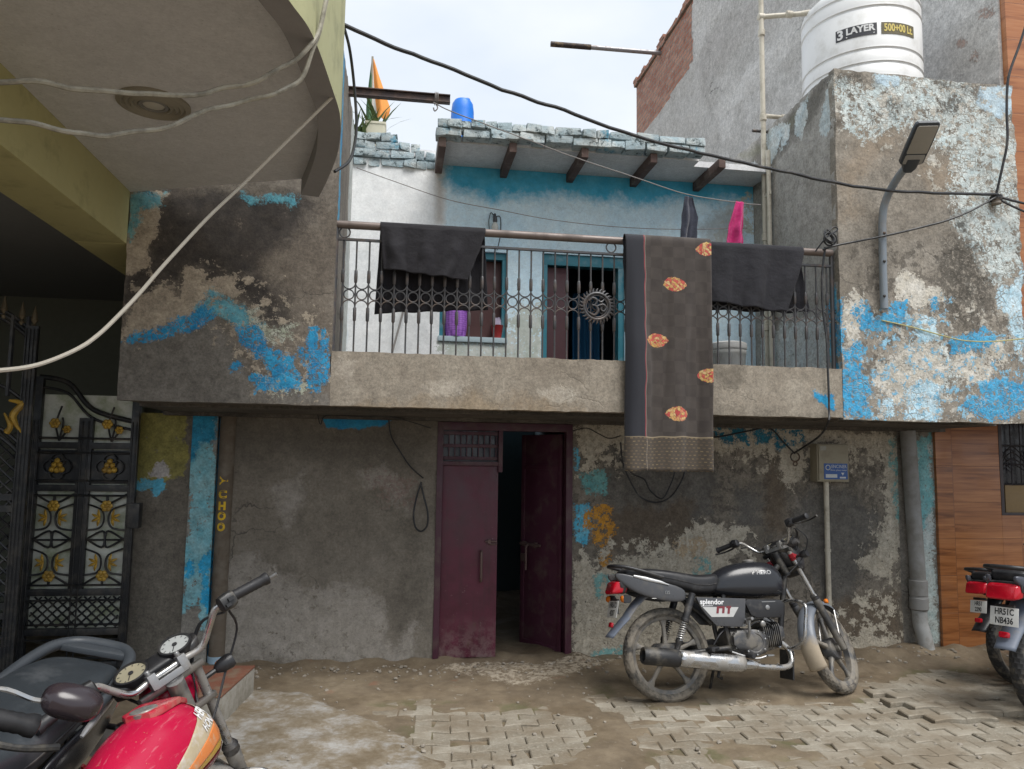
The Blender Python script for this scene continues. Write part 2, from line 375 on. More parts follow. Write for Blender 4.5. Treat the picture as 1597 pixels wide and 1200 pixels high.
M_left = wall_material('left wall plaster', [(.09,.075,.06),(.14,.118,.095),(.19,.165,.135),(.22,.195,.165)], [
 ('grey', (.13,.12,.105), (.19,.175,.155), .05, 6, .5, dict(soft=.03)),
 ('dark', (.034,.030,.028),(.066,.056,.048), .07, 6, -.6, dict(soft=.045, speck=.14, ssc=9)),
 ('cream', CREAM, (.33,.28,.22), .035, 9, 1.2, dict(speck=.16)),
 ('cyan', (.05,.30,.42), (.16,.42,.48), .04, 12, .8, dict(speck=.13, op=.85, soft=.015)),
 ('white', (.45,.46,.40), (.30,.33,.25), .05, 14, 1.0, dict(crack=42, speck=.08)),
 ('flk', (.36,.31,.24),(.28,.24,.19), .12, 7, 1.0, dict(speck=-.05, ssc=13)), ('blue', BLUE, BLUE2, .04, 8, 1.0, dict(speck=.07, ssc=24, crack=30, soft=.006))])
XPL = -.425
panel('wall', 'y', YF, (XL, XPL), (ZU, 3.30), M_left, house, lay, .02, amp=.008, depth=.06, rag=(.006,.008,.004,0))
mb = MB(); mb.box2((XL+.01, YF+.05, ZU+.01), (XPL-.01, YB+.2, 4.12)); mb.build('wall', mat('wall core plaster', (.12,.105,.09), .9, 0, .3, 5, .5), house, smooth=False)
# side of the left wall, facing the balcony
M_ret = wall_material('side plaster', [(.12,.10,.08),(.2,.175,.145),(.27,.24,.2)], [('pale', (.40,.42,.40),(.5,.52,.5), .03, 9, .6), ('blue', (.03,.2,.42), (.10,.36,.52), .02, 12, .8, dict(speck=.12))], streak=.3)
panel('wall', 'x', XPL, (YF+.02, YB), (ZP-.1, 4.14), M_ret, house, dict(blue=[[(4.82,2.1),(4.92,2.1),(4.92,4.2),(4.82,4.2)]], pale=[[(5.55,2.1),(6.0,2.1),(6.0,4.2),(5.7,4.2)]]), .025, nrm=1, amp=.006, depth=.05, rag=(0,0,0,.03))
# --- parapet
lay = dict(light=px_polys([[(660,603),(690,597),(728,600),(705,618),(672,616)], [(850,615),(880,610),(900,622),(860,625)], [(520,565),(560,560),(540,600)]], 'y', YF),
           rust=px_polys([[(560,640),(760,620),(900,640),(760,650)]], 'y', YF), dark=px_polys([[(1105,640),(1290,652),(1290,670),(1100,655)], [(1112,575),(1160,575),(1150,600),(1125,610)]], 'y', YF),
           blue=px_polys([[(1268,608),(1280,618),(1300,615),(1300,640),(1285,630),(1272,620)]], 'y', YF))
M_par = wall_material('parapet cement', cracks=.12, base=[(.19,.16,.125),(.255,.22,.175),(.30,.265,.215),(.34,.305,.25)], layers=[('light', (.40,.36,.30),(.33,.29,.24), .05, 7, .3, dict(soft=.02)), ('rust', (.26,.19,.11),(.22,.16,.10), .12, 6, 0, dict(soft=.06, op=.6)), ('dark', (.11,.095,.075),(.15,.13,.1), .1, 8, 0, dict(soft=.05, op=.7)), ('blue', BLUE2, BLUE, .02, 14, 1)], bstr=.3, streak=.12)
panel('parapet', 'y', YF, (XPL, XC), (ZU, ZP), M_par, house, lay, .02, amp=.007, depth=.11, rag=(0,0,.006,.006))
# --- overhang slab with its two stepped edges and underside, all in one dark brown-grey
M_und = wall_material('dark mottled slab', [(.05,.045,.04),(.10,.09,.078),(.17,.15,.125)], [], bstr=.5)
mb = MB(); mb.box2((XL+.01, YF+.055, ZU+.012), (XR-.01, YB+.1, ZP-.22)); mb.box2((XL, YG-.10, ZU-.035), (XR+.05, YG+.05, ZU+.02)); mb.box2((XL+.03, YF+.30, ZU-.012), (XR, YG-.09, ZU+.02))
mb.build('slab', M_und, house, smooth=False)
# --- recess: back wall, white at the left, sky blue elsewhere, strong blue band under the roof
wx0, wx1 = W(686,470,y=YB).x, W(790,470,y=YB).x; wz0, wz1 = 2.475, 3.18
dx0, dx1, dz1 = 1.127, 1.83, 3.195
lay = dict(bluewash=px_polys([[(600,575),(1800,600),(2200,720),(2200,800),(1600,820),(1420,800),(1100,780),(940,765),(850,800),(760,770),(660,740),(620,700)]], 'y', YB, Z2a),
  white=px_polys([[(540,240),(688,258),(690,300),(700,560),(540,560)]], 'y', YB), lowwhite=px_polys([[(690,520),(850,510),(850,580),(690,580)], [(800,480),(842,470),(842,560),(800,560)], [(1150,330),(1160,300),(1170,360),(1120,370)]], 'y', YB),
  stain=px_polys([[(683,260),(691,260),(690,345),(680,345)]], 'y', YB), grey=px_polys([[(1095,355),(1120,330),(1150,320),(1160,385),(1095,385)]], 'y', YB))
M_back = wall_material('sky blue wash', cracks=.3, grit=.35, base=[(.58,.78,.90),(.66,.84,.94),(.72,.87,.94),(.78,.89,.94)], layers=[
  ('white', (.78,.80,.81),(.86,.87,.87), .04, 5, .3, dict(soft=.03)), ('bluewash', (.05,.40,.64),(.10,.48,.70), .10, 4, .2, dict(soft=.06)),
  ('lowwhite', (.62,.64,.60),(.45,.50,.44), .10, 9, .5, dict(speck=.10)), ('stain', (.35,.27,.2),(.45,.4,.33), .02, 9, 0, dict(soft=.03, op=.6)), ('grey', (.30,.31,.30),(.4,.42,.42), .08, 9, 0, dict(soft=.05, op=.7))], rough=.85, bstr=.22, streak=.12)
panel('back_wall', 'y', YB, (XPL-.02, XC), (1.9, 3.9), M_back, house, lay, .025, holes=[(wx0, wx1, wz0, wz1), (dx0, dx1, 1.9, dz1)], amp=.005, depth=.14)
# white strip of wall at the left of the window (pilaster edge)
# rooms behind the openings
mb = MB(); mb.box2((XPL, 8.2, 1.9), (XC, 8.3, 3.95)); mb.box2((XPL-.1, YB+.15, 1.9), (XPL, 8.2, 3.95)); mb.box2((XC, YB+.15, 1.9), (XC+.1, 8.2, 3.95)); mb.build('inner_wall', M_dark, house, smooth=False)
mb = MB(); mb.box2((XPL, YF+.1, 1.86), (XC, 8.3, 1.93)); mb.build('floor', mat('balcony floor', (.25,.24,.22), .8), house, smooth=False)
# window: teal frame, brown shutter, shelf
M_teal = mat('teal paint', (.03,.19,.25), .5, 0, .25, 7, .2, dirt=(.2,.3,.33), damt=.25)
wf = MB(); wf.box2((wx0, YB+.03, wz1-.055), (wx1, YB+.10, wz1)); wf.box2((wx0, YB+.03, wz0), (wx0+.035, YB+.10, wz1-.055)); wf.box2((wx1-.035, YB+.03, wz0), (wx1, YB+.10, wz1-.055))
win = wf.build('window', M_teal, house, bevel=.004)
mb = MB(); mb.box2((wx0+.0, YB+.11, wz0-.0), (wx1, YB+.14, wz1)); mb.build('shutter', mat('brown shutter', (.085,.035,.032), .6, 0, .3, 6, .3), win, bevel=.003)
mb = MB(); mb.box2((wx0-.01, YB-.02, wz0-.045), (wx1+.01, YB+.12, wz0-.002)); mb.build('sill', mat('sill plaster', (.42,.52,.56), .8), win, bevel=.006)
# upper door: teal frame, half open dark leaf
df = MB(); df.box2((dx0, YB+.02, dz1-.09), (dx1, YB+.12, dz1)); df.box2((dx0, YB+.02, 1.93), (dx0+.05, YB+.12, dz1-.09)); df.box2((dx1-.05, YB+.02, 1.93), (dx1, YB+.12, dz1-.09))
ud = df.build('door', M_teal, house, bevel=.004)
mb = MB(); mb.box2((dx0+.05, YB+.07, 1.93), (dx0+.24, YB+.11, dz1-.1)); mb.build('door_leaf', mat('maroon leaf', (.07,.025,.03), .6, 0, .3, 6, .3), ud, bevel=.004)
mb = MB(); mb.grid(lambda u, v: V(1.52+.26*u, YB+.55+.03*math.sin(u*26+v), 1.95+1.05*v), 40, 6); mb.build('curtain', mat('blue door curtain', (.02,.12,.24), .8, 0, .2, 5), ud, solid=.004)
# --- roof over the recess: thin slab on timber beams, washed brick edge
ze = 3.885
fl, fr = W(684,212,z=ze), W(1092,246,z=ze); yfl = min(fl.y, fr.y)
roof = MB(); roof.prism([V(fl.x, yfl+.10, ze), V(fr.x+.02, yfl+.10, ze), V(fr.x+.02, 6.6, ze), V(fl.x, 6.6, ze)], (0,0,.05)); roof.box2((fr.x+.021, yfl+.22, ze+.002), (XC+.02, 6.6, ze+.05)); roof.box2((XPL-.05, YB+.005, ze+.055), (XC, 8.3, ze+.12))
rf = roof.build('roof', wall_material('slab underside', [(.60,.60,.61),(.70,.70,.71),(.77,.77,.77)], [], bstr=.2, streak=.0, cracks=.2, grit=.4), house, smooth=False)
def bricks(mb, x0, x1, y, z, rows, h=.062, L=.205, d=.11, jit=.008, ragtop=0):
    for r in range(rows):
        x = x0-(.11 if r % 2 else 0)
        while x < x1-.03:
            l = min(L*random.uniform(.85,1.1), x1-x)
            if not (ragtop and r == rows-1 and random.random() < ragtop): [mb.box((max(x0, x)+l*(q+.5)/2-.004, y+d/2+random.uniform(-.014,.014), z+r*(h+.006)+h/2+random.uniform(-.003,.003)), (l/2-(.009 if q else -.004), d, h), Matrix.Rotation(random.uniform(-.05,.05), 3, 'Y')@Matrix.Rotation(random.uniform(-.07,.07), 3, 'Z'), .010) for q in (0,1)] if random.random() < .55 else mb.box((max(x0, x)+l/2-.004, y+d/2+random.uniform(-.012,.012), z+r*(h+.006)+h/2), (l-.010, d, h), Matrix.Rotation(random.uniform(-.03,.03), 3, 'Y')@Matrix.Rotation(random.uniform(-.04,.04), 3, 'Z'), .008)
            x += l
mb = MB(); bricks(mb, fl.x-.01, fr.x+.03, yfl-.022, ze+.004, 2, ragtop=.0);  mb.box2((fl.x, yfl+.012, ze+.051), (fr.x, yfl+.08, ze+.13))
mb.build('brick_edge', M_brickwash, rf, bevel=.008)
for px in (687, 783, 886, 985, 1083):
    b = W(px, 262 if px < 700 else 230+(px-783)*.06+30, y=YB-.2)
    mb = MB(); x = W(px, 225, z=ze).x if px > 700 else fl.x+.03; x = fl.x+.03 if px < 700 else W(px+2, 270+(px-783)*.075, y=YB).x
    mb.box2((x-.028, yfl+.015, ze-.075), (x+.028, YB+.05, ze-.002)); mb.build('roof_beam', M_timber, house, bevel=.006)
# brick parapet at the left end of the roof, stepped and broken
mb = MB(); z0 = 3.84; bricks(mb, XPL+.0, fl.x+.0, YB-.02, z0, 2, jit=.01); bricks(mb, XPL, fl.x-.12, YB-.005, z0+.14, 1); bricks(mb, XPL, fl.x-.30, YB-.01, z0+.21, 1); mb.box2((XPL, YB+.02, z0), (fl.x, YB+.09, z0+.13)); mb.build('brick_edge', M_brickwash, house, bevel=.008)
# --- tank block at the right: front
ZT0, ZT1 = 4.27, 4.33
lay = dict(
 flaky=px_polys([[(600,700),(640,520),(700,470),(800,430),(1000,430),(1300,460),(1330,600),(1480,660),(1540,800),(1560,1300),(1380,1300),(1230,1100),(1150,900),(1080,760),(900,700),(760,720),(680,760)],
                 [(530,430),(600,440),(630,560),(600,700),(570,600)]], 'y', YF, Z4a)+px_polys([[(520,280),(800,270),(790,560),(720,640),(640,560),(560,440)], [(390,860),(520,850),(560,960),(500,1060),(380,1060),(300,960)]], 'y', YF, Z8b),
 bigwhite=px_polys([[(740,410),(880,425),(890,470),(830,480),(760,450)], [(1340,480),(1500,480),(1530,560),(1470,660),(1340,600),(1320,570)]], 'y', YF, Z4a),
 brown=px_polys([[(660,720),(860,700),(880,760),(760,900),(650,1000),(640,1200),(560,1200),(600,900)], [(1000,900),(1180,900),(1200,1040),(1060,1060)], [(1180,710),(1400,700),(1380,770),(1220,770)]], 'y', YF, Z4a),
 dark=px_polys([[(520,480),(600,470),(650,560),(690,640),(660,760),(600,800),(540,780),(500,700),(480,600)], [(540,380),(600,390),(590,440),(540,430)]], 'y', YF, Z8b)+px_polys([[(500,410),(740,405),(750,440),(640,460),(560,450)], [(1050,430),(1330,470),(1310,520),(1100,480)], [(1100,560),(1200,520),(1260,600),(1180,640),(1100,620)], [(830,560),(880,560),(910,620),(850,640)]], 'y', YF, Z4a),
 cream=px_polys([[(170,655),(200,700),(190,860),(140,875),(128,740)], [(330,600),(380,590),(430,620),(520,690),(430,725),(330,680)], [(260,950),(340,880),(450,850),(520,960),(500,1050),(330,1085),(250,1010)], [(645,550),(668,560),(660,590),(645,585)], [(600,640),(628,645),(620,675),(600,665)], [(640,860),(720,840),(740,930),(690,920)], [(560,880),(620,890),(700,960),(640,1010),(560,980),(530,930)]], 'y', YF, Z8b),
 pale=px_polys([[(710,650),(770,640),(800,560),(805,925),(775,860),(750,760),(715,720)], [(400,760),(480,760),(478,830),(440,850),(395,830)], [(260,1085),(312,1065),(316,1125),(268,1125)], [(380,1055),(492,1060),(492,1142),(365,1135)], [(355,1010),(440,1000),(500,1020),(480,1050),(370,1050)]], 'y', YF, Z8b),
 blue=px_polys([[(60,1060),(118,1000),(130,950),(135,870),(200,858),(198,980),(232,1020),(222,1132),(110,1115),(80,1080)], [(190,705),(222,720),(262,772),(285,730),(370,690),(352,780),(260,805),(196,800)], [(160,730),(190,720),(190,780),(165,775)], [(525,850),(660,798),(692,830),(684,870),(600,878),(535,890)],
                [(640,1015),(720,990),(815,1000),(815,1085),(745,1145),(640,1130),(575,1092),(590,1070),(670,1058)], [(455,690),(485,670),(482,720),(455,730)], [(105,700),(125,700),(130,900),(108,890)]], 'y', YF, Z8b))
lay['flk'] = px_polys([[(1310,480),(1420,470),(1597,480),(1597,655),(1310,655)], [(1300,130),(1580,140),(1590,330),(1480,330),(1420,250),(1310,230)]], 'y', YF); lay['flk2'] = px_polys([[(1320,560),(1597,520),(1597,655),(1320,655)], [(1340,480),(1480,470),(1480,540),(1340,540)]], 'y', YF); lay['grime'] = px_polys([[(1330,380),(1590,370),(1590,560),(1340,600)], [(1310,130),(1580,140),(1580,200),(1310,190)]], 'y', YF)
M_blk = wall_material('tank block plaster', [(.155,.135,.108),(.23,.203,.167),(.305,.275,.232),(.37,.34,.298)], [
 ('brown', (.24,.19,.135),(.29,.23,.17), .12, 5, 0, dict(soft=.07, op=.75)),
 ('grime', (.085,.074,.06),(.13,.115,.097), .14, 6, -.2, dict(soft=.03, speck=-.03, ssc=9, op=.7)),
 ('flaky', (.60,.63,.60),(.48,.57,.58), .09, 8, 1.0, dict(crack=27, speck=.05, ssc=16)),
 ('cream', (.50,.46,.38),(.60,.58,.53), .05, 10, 1.0, dict(speck=.10)), ('bigwhite', (.52,.62,.66),(.42,.55,.64), .02, 9, 1.1, dict(speck=.22)), ('pale', (.40,.62,.74),(.55,.68,.74), .03, 11, 1.0, dict(speck=.12, crack=20)),
 ('dark', (.05,.045,.036),(.09,.08,.066), .12, 9, -.3, dict(soft=.05, op=.8, speck=.05)),
 ('flk', (.48,.47,.43),(.42,.38,.31), .14, 5, .9, dict(speck=-.06, ssc=11)), ('flk2', (.30,.50,.62),(.16,.42,.62), .12, 6, .9, dict(speck=-.06, ssc=15)),
 ('blue', (.02,.29,.56),(.09,.39,.62), .045, 9, 1.1, dict(speck=.07, ssc=22, crack=26))], bstr=.45)
panel('wall', 'y', YF-.003, (XC, XR), (ZU-.01, 4.30), M_blk, house, lay, .02, amp=.012, depth=.07, rag=(.006,.035,.008,.018), ragsc=4)
mb = MB(); mb.box2((XC+.02, YF+.05, ZU+.01), (XR-.06, 7.3, 4.255)); mb.build('wall', mat('wall core plaster', (.12,.105,.09), .9), house, smooth=False)
# --- tank block: side that faces the balcony, pale drips under a dark top
lay = dict(pale=px_polys([[(160,730),(230,690),(255,720),(215,850),(180,905),(165,830)], [(320,640),(390,535),(385,640),(345,765),(318,760)], [(455,640),(505,465),(525,560),(512,700),(480,765),(460,720)], [(30,930),(90,900),(110,930),(60,1040),(40,1010)], [(240,700),(290,690),(275,800),(240,830)], [(530,470),(600,440),(600,560),(560,520)]], 'x', XC, Z4a),
  dark=px_polys([[(100,800),(330,580),(520,400),(560,420),(500,480),(400,690),(300,780),(200,900),(150,1000),(60,1100),(30,1060)]], 'x', XC, Z4a), green=px_polys([[(0,860),(200,760),(380,560),(360,640),(200,800),(60,880)]], 'x', XC, Z4a),
  blue=[[(4.78,2.15),(4.86,2.15),(4.9,2.6),(4.80,2.75)]], pale2=[[(4.9,2.1),(5.9,2.1),(5.9,2.55),(5.2,2.6),(4.95,2.5)]])
M_side = wall_material('tank block side cement', [(.27,.25,.22),(.35,.33,.30),(.42,.40,.37),(.47,.45,.42)], [('dark', (.10,.095,.08),(.14,.125,.105), .08, 6, 0, dict(soft=.05, op=.8)), ('green', (.12,.12,.06),(.2,.2,.13), .05, 8, 0, dict(soft=.03, op=.5)), ('pale2', (.5,.55,.56),(.6,.62,.6), .08, 7, .5, dict(speck=.08)), ('pale', (.45,.54,.57),(.56,.58,.56), .04, 9, 1, dict(speck=.12)), ('blue', (.03,.3,.55),(.15,.45,.6), .03, 9, .6)], bstr=.3)
panel('wall', 'x', XC, (YF+.02, YB+.35), (1.93, 4.285), M_side, house, lay, .025, nrm=-1, amp=.01, depth=.06, rag=(0,0,0,.022))
mb = MB(); mb.box2((XC-.10, YF+1.0, 3.905), (XC+.02, YB+.3, 3.95)); mb.build('ledge', mat('ledge plaster', (.26,.22,.18), .9), house, bevel=.008)
# --- ground floor walls; door opening in the middle
DX0, DX1, DZ = .292, 1.335, 1.775
Zl = (1/2.79, 280, 630)
lay = dict(light=px_polys([[(340,885),(380,860),(440,895),(470,920),(560,915),(600,945),(600,1000),(620,1035),(500,1040),(455,1030),(350,1035)], [(625,990),(645,975),(640,1030),(622,1030)], [(560,740),(600,735),(640,770),(635,800),(600,770)], [(425,760),(470,740),(475,770),(450,820),(430,790)]], 'y', YG),
  darkbrown=px_polys([[(340,655),(680,655),(680,740),(560,730),(430,720),(340,740)], [(600,930),(660,900),(680,1000),(640,970),(622,1010)], [(430,900),(450,900),(460,1035),(425,1030)]], 'y', YG), blue=px_polys([[(502,650),(612,652),(600,664),(545,668),(510,666)]], 'y', YG),  # soft dark brown band along the wall top, two patches lower down
  red=px_polys([[(575,740),(640,745),(645,790),(600,780)]], 'y', YG))
M_gl = wall_material('mottled ground plaster', [(.125,.11,.088),(.175,.155,.127),(.215,.192,.16),(.25,.225,.19)], [('darkbrown', (.085,.075,.06),(.115,.10,.082), .16, 4, 0, dict(soft=.10, op=.7)), ('light', (.31,.285,.255),(.245,.225,.195), .10, 7, .3, dict(soft=.035, op=.85, speck=.10, ssc=14)), ('red', (.2,.12,.11),(.22,.15,.13), .1, 20, .2, dict(op=.5, speck=.02)), ('blue', BLUE, (.03,.25,.42), .015, 11, .8)], bstr=.3, streak=.15, grit=.7)
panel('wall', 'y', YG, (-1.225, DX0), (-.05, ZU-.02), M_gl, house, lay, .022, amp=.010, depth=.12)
lay = dict(
 cream=px_polys([[(898,668),(985,662),(1000,690),(960,690),(930,710),(903,700)], [(1200,668),(1390,676),(1402,700),(1404,860),(1385,905),(1345,885),(1330,872),(1368,860),(1385,800),(1380,715),(1330,690),(1252,690),(1254,740),(1225,752),(1212,690)], [(1110,684),(1210,690),(1212,702),(1110,700)],
   [(897,880),(915,872),(930,895),(960,880),(1000,872),(1050,860),(1058,838),(1100,830),(1105,818),(1125,822),(1130,835),(1165,826),(1160,845),(1135,870),(1130,900),(1130,1035),(897,1035)], [(1080,815),(1125,817),(1122,830),(1085,828)], [(1330,1000),(1345,985),(1400,1000),(1400,1035),(1340,1035)], [(1140,960),(1200,1000),(1180,1030),(1140,1030)]], 'y', YG),
 dark=px_polys([[(950,700),(1100,700),(1120,745),(1110,800),(1040,850),(960,860),(940,800),(945,745)], [(1270,760),(1330,770),(1372,810),(1345,870),(1330,940),(1280,945),(1240,800)], [(1255,690),(1275,690),(1275,745),(1255,745)], [(905,930),(930,925),(925,960),(905,970)], [(1150,760),(1180,760),(1190,820),(1150,820)]], 'y', YG),
 brown=px_polys([[(945,795),(1080,785),(1085,830),(1050,850),(960,865),(945,850)], [(1200,700),(1225,760),(1225,830),(1195,830)], [(1290,940),(1400,925),(1405,1000),(1290,1000)]], 'y', YG),
 teal=px_polys([[(903,742),(930,733),(948,750),(945,770),(912,768)], [(920,905),(958,895),(957,925),(930,932)], [(925,1020),(970,1010),(970,1035),(925,1035)], [(1085,870),(1110,875),(1105,895),(1085,890)], [(1388,690),(1408,690),(1408,830),(1396,790),(1390,740)]], 'y', YG),
 blue=px_polys([[(896,790),(918,786),(922,815),(915,850),(898,845)], [(898,700),(902,700),(902,730),(898,730)]], 'y', YG), navy=px_polys([[(1108,668),(1250,672),(1254,688),(1215,700),(1190,688),(1160,698),(1128,690)]], 'y', YG),
 ochre=px_polys([[(912,800),(940,783),(953,793),(955,830),(950,850),(938,858),(925,845),(930,825),(914,820)], [(935,862),(952,850),(948,885),(938,880)]], 'y', YG), sand=px_polys([[(1052,845),(1100,838),(1100,862),(1055,868)]], 'y', YG))
lay['flk'] = px_polys([[(897,860),(1160,815),(1180,900),(1140,1035),(897,1035)], [(1290,960),(1405,900),(1405,1035),(1290,1035)], [(1100,668),(1405,668),(1405,880),(1350,880),(1370,720),(1230,760),(1100,700)], [(900,665),(1000,665),(990,730),(900,740)]], 'y', YG); lay['soot'] = px_polys([[(900,690),(1400,700),(1400,900),(1150,960),(900,900)], [(897,920),(960,900),(950,1000),(897,1000)]], 'y', YG)
M_gr = wall_material('peeling ground plaster', [(.10,.088,.07),(.16,.14,.113),(.215,.19,.157),(.27,.24,.20)], [('soot', (.065,.057,.047),(.10,.09,.075), .14, 6, -.2, dict(speck=-.035, ssc=10, soft=.02, op=.75)), ('dark', (.085,.08,.072),(.14,.132,.12), .12, 8, -.3, dict(soft=.04, op=.85, speck=.12)), ('brown', (.085,.062,.042),(.13,.10,.07), .09, 7, 0, dict(soft=.04, op=.8)),
 ('cream', (.40,.35,.27),(.50,.46,.38), .05, 10, 1.3, dict(speck=.11, ssc=30)), ('sand', (.40,.27,.14),(.42,.33,.22), .05, 10, .5, dict(op=.8)), ('teal', (.08,.30,.32),(.16,.40,.40), .045, 9, .6, dict(soft=.012, op=.85, speck=.07, ssc=24)), ('blue', (.04,.35,.55),(.15,.45,.6), .03, 11, .8, dict(speck=.08)), ('navy', (.015,.12,.2),(.03,.19,.28), .03, 11, .6, dict(speck=.12)), ('ochre', (.52,.25,.03),(.44,.21,.03), .05, 9, .6, dict(speck=.03, ssc=18)), ('flk', (.48,.44,.36),(.40,.355,.28), .14, 6, 1.1, dict(speck=-.012, ssc=9))], bstr=.5)
XG1 = W(1404,850,y=YG).x
panel('wall', 'y', YG, (DX1, XG1), (-.05, ZU-.02), M_gr, house, lay, .02, amp=.012, depth=.12)
# recessed corner with the drain pipe, and the end pier
M_pier = wall_material('pier paint', [(.16,.145,.12),(.24,.22,.19),(.3,.28,.25)], [('pale', (.46,.50,.48),(.36,.45,.45), .06, 8, .8, dict(speck=.10)), ('teal', (.10,.38,.42),(.2,.45,.47), .05, 7, .5, dict(soft=.012, op=.85, speck=.10))], bstr=.4)
xp0, xp1 = W(1418,800,y=YG).x, 4.44
panel('pier', 'y', YG+.02, (XG1-.02, xp1), (-.05, ZU-.02), M_pier, house, dict(pale=px_polys([[(1432,700),(1452,690),(1466,1000),(1440,990),(1436,850)]], 'y', YG), teal=px_polys([[(1432,690),(1452,680),(1455,800),(1440,830),(1434,790)]], 'y', YG)), .025, amp=.008, depth=.1)
# inside of the ground floor behind the door
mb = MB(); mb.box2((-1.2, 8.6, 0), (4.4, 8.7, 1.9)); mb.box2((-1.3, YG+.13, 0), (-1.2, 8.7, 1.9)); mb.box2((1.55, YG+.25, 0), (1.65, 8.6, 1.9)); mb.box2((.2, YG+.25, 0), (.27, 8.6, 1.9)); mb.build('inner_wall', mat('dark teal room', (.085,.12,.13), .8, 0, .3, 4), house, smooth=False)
mb = MB(); mb.box2((.2, YG-.02, -.05), (1.6, 8.6, .012)); mb.build('threshold', mat('room floor', (.16,.155,.15), .7), house, bevel=.004)
# entrance door: maroon leaf closed, the other swung inwards
t = NT('maroon enamel'); sz = t.n('SeparateXYZ'); t.lk(t.co, sz.inputs[0]); z_ = sz.outputs[2]; n = t.noise(4,6,.65)
c = t.mix((.062,.009,.022), (.110,.015,.037), t.rng(n, .35, .65)); st_ = t.rng(t.noise(1,5,.65, vec=t.map((20,20,1.2))), .5, .72); c = t.mix(c, (.045,.016,.022), t.math('MULTIPLY', st_, .6))
ch = t.rng(t.noise(34,6,.8), .655, .68); c = t.mix(c, (.24,.19,.18), t.math('MULTIPLY', ch, .8)); bt_ = t.math('MULTIPLY', t.rng(z_, .03, .34, 1, 0), t.rng(t.noise(15,6,.75), .42, .58)); c = t.mix(c, (.20,.14,.135), t.math('MULTIPLY', bt_, .75)); ru = t.rng(t.noise(9,6,.7), .62, .70); c = t.mix(c, (.085,.045,.03), t.math('MULTIPLY', ru, .7))
M_mar = t.out(c, t.rng(n, .3, .7, .34, .6), t.bump(t.math('MULTIPLY_ADD', t.noise(3.2,3), 1.6, t.math('MULTIPLY', ch, -.4)), .45, .012))
M_mard = mat('faded maroon', (.062,.017,.032), .5, 0, .3, 5, .25, dirt=(.10,.07,.06), damt=.3, dsc=7)
fr_ = MB(); fy0, fy1 = YG-.015, YG+.09
fr_.box2((DX0, fy0, 0), (DX0+.045, fy1, DZ)); fr_.box2((DX1-.05, fy0, 0), (DX1, fy1, DZ)); fr_.box2((DX0+.045, fy0, DZ-.06), (DX1-.05, fy1, DZ)); fr_.box2((.757, fy0+.002, 1.40), (.79, fy1-.002, DZ-.06)) ; fr_.box2((DX0+.045, fy0+.003, 1.447), (.757, fy1-.003, 1.478))
door = fr_.build('entrance_door', M_mard, house, bevel=.004)
mb = MB(); mb.box2((DX0+.047, YG+.02, .03), (.762, YG+.045, 1.446)); L = mb.build('door_leaf', M_mar, door, bevel=.004)
mb = MB()
for k in range(3): mb.box2((DX0+.047, YG+.02, 1.49+k*.095), (.757, YG+.04, 1.515+k*.095))
for k in range(9): mb.box((DX0+.09+k*.045, YG+.03, 1.60), (.008, .008, .22))
mb.build('ventilator', M_mard, door, bevel=.002)
mb = MB(); mb.box2((DX0+.047, YG+.06, 1.479), (.757, YG+.075, DZ-.06)); mb.build('pane', mat('blue glass', (.006,.012,.028), .25, 0, .2), door)
# open leaf, hinged at the right jamb
hx = DX1-.055; an = rad(98); u = V(-math.cos(an), math.sin(an), 0)   # direction of the leaf from the hinge
an2 = rad(58); u = V(-math.cos(an2), math.sin(an2), 0); n_ = V(u.y, -u.x, 0)
def leafM(): 
    M = Matrix.Identity(4)
    for i in range(3): M[i][0], M[i][1], M[i][2], M[i][3] = u[i], n_[i], (0,0,1)[i], (hx, YG+.07, .02)[i]
    return M
mb = MB(); mb.box2((0, -.015, 0), (.47, .015, 1.68)); mb.box2((0,-.022,0),(.04,.022,1.68)); mb.box2((.43,-.022,0),(.47,.022,1.68)); mb.box2((.04,-.022,0),(.43,.022,.05)); mb.box2((.04,-.022,1.40),(.43,.022,1.44)); mb.xf(leafM()); L2 = mb.build('door_leaf', M_mard, door, bevel=.003)
L2['label'] = 'darker leaf swung open into the room'
M_bolt = mat('rusty bolt', (.15,.10,.09), .6, .5, .3, 30, .3)
mb = MB(); mb.tube([(.46,-.035,.80),(.22,-.035,.80)], .011); mb.box2((.40,-.04,.78),(.43,-.016,.82)); mb.box2((.27,-.04,.78),(.29,-.016,.82)); mb.tube([(.36,-.035,.80),(.36,-.06,.78),(.36,-.06,.60)], .009); mb.box2((.40,-.035,.66),(.455,-.016,.72)); mb.xf(leafM()); mb.build('bolt', M_bolt, L2)
mb = MB(); mb.tube([(.64,YG+.02,.80),(.64,YG-.012,.80),(.64,YG-.016,.70),(.64,YG-.012,.60),(.64,YG+.02,.59)], .011, smooth=3); mb.build('handle', M_bolt, L)
mb = MB(); mb.tube([(.67,YG+.008,.88),(.757,YG+.008,.88)], .007); mb.box2((.69,YG,.865),(.71,YG+.022,.895)); mb.tube([(.70,YG+.008,.86),(.758,YG+.008,.86)], .006); mb.build('bolt', M_bolt, L)
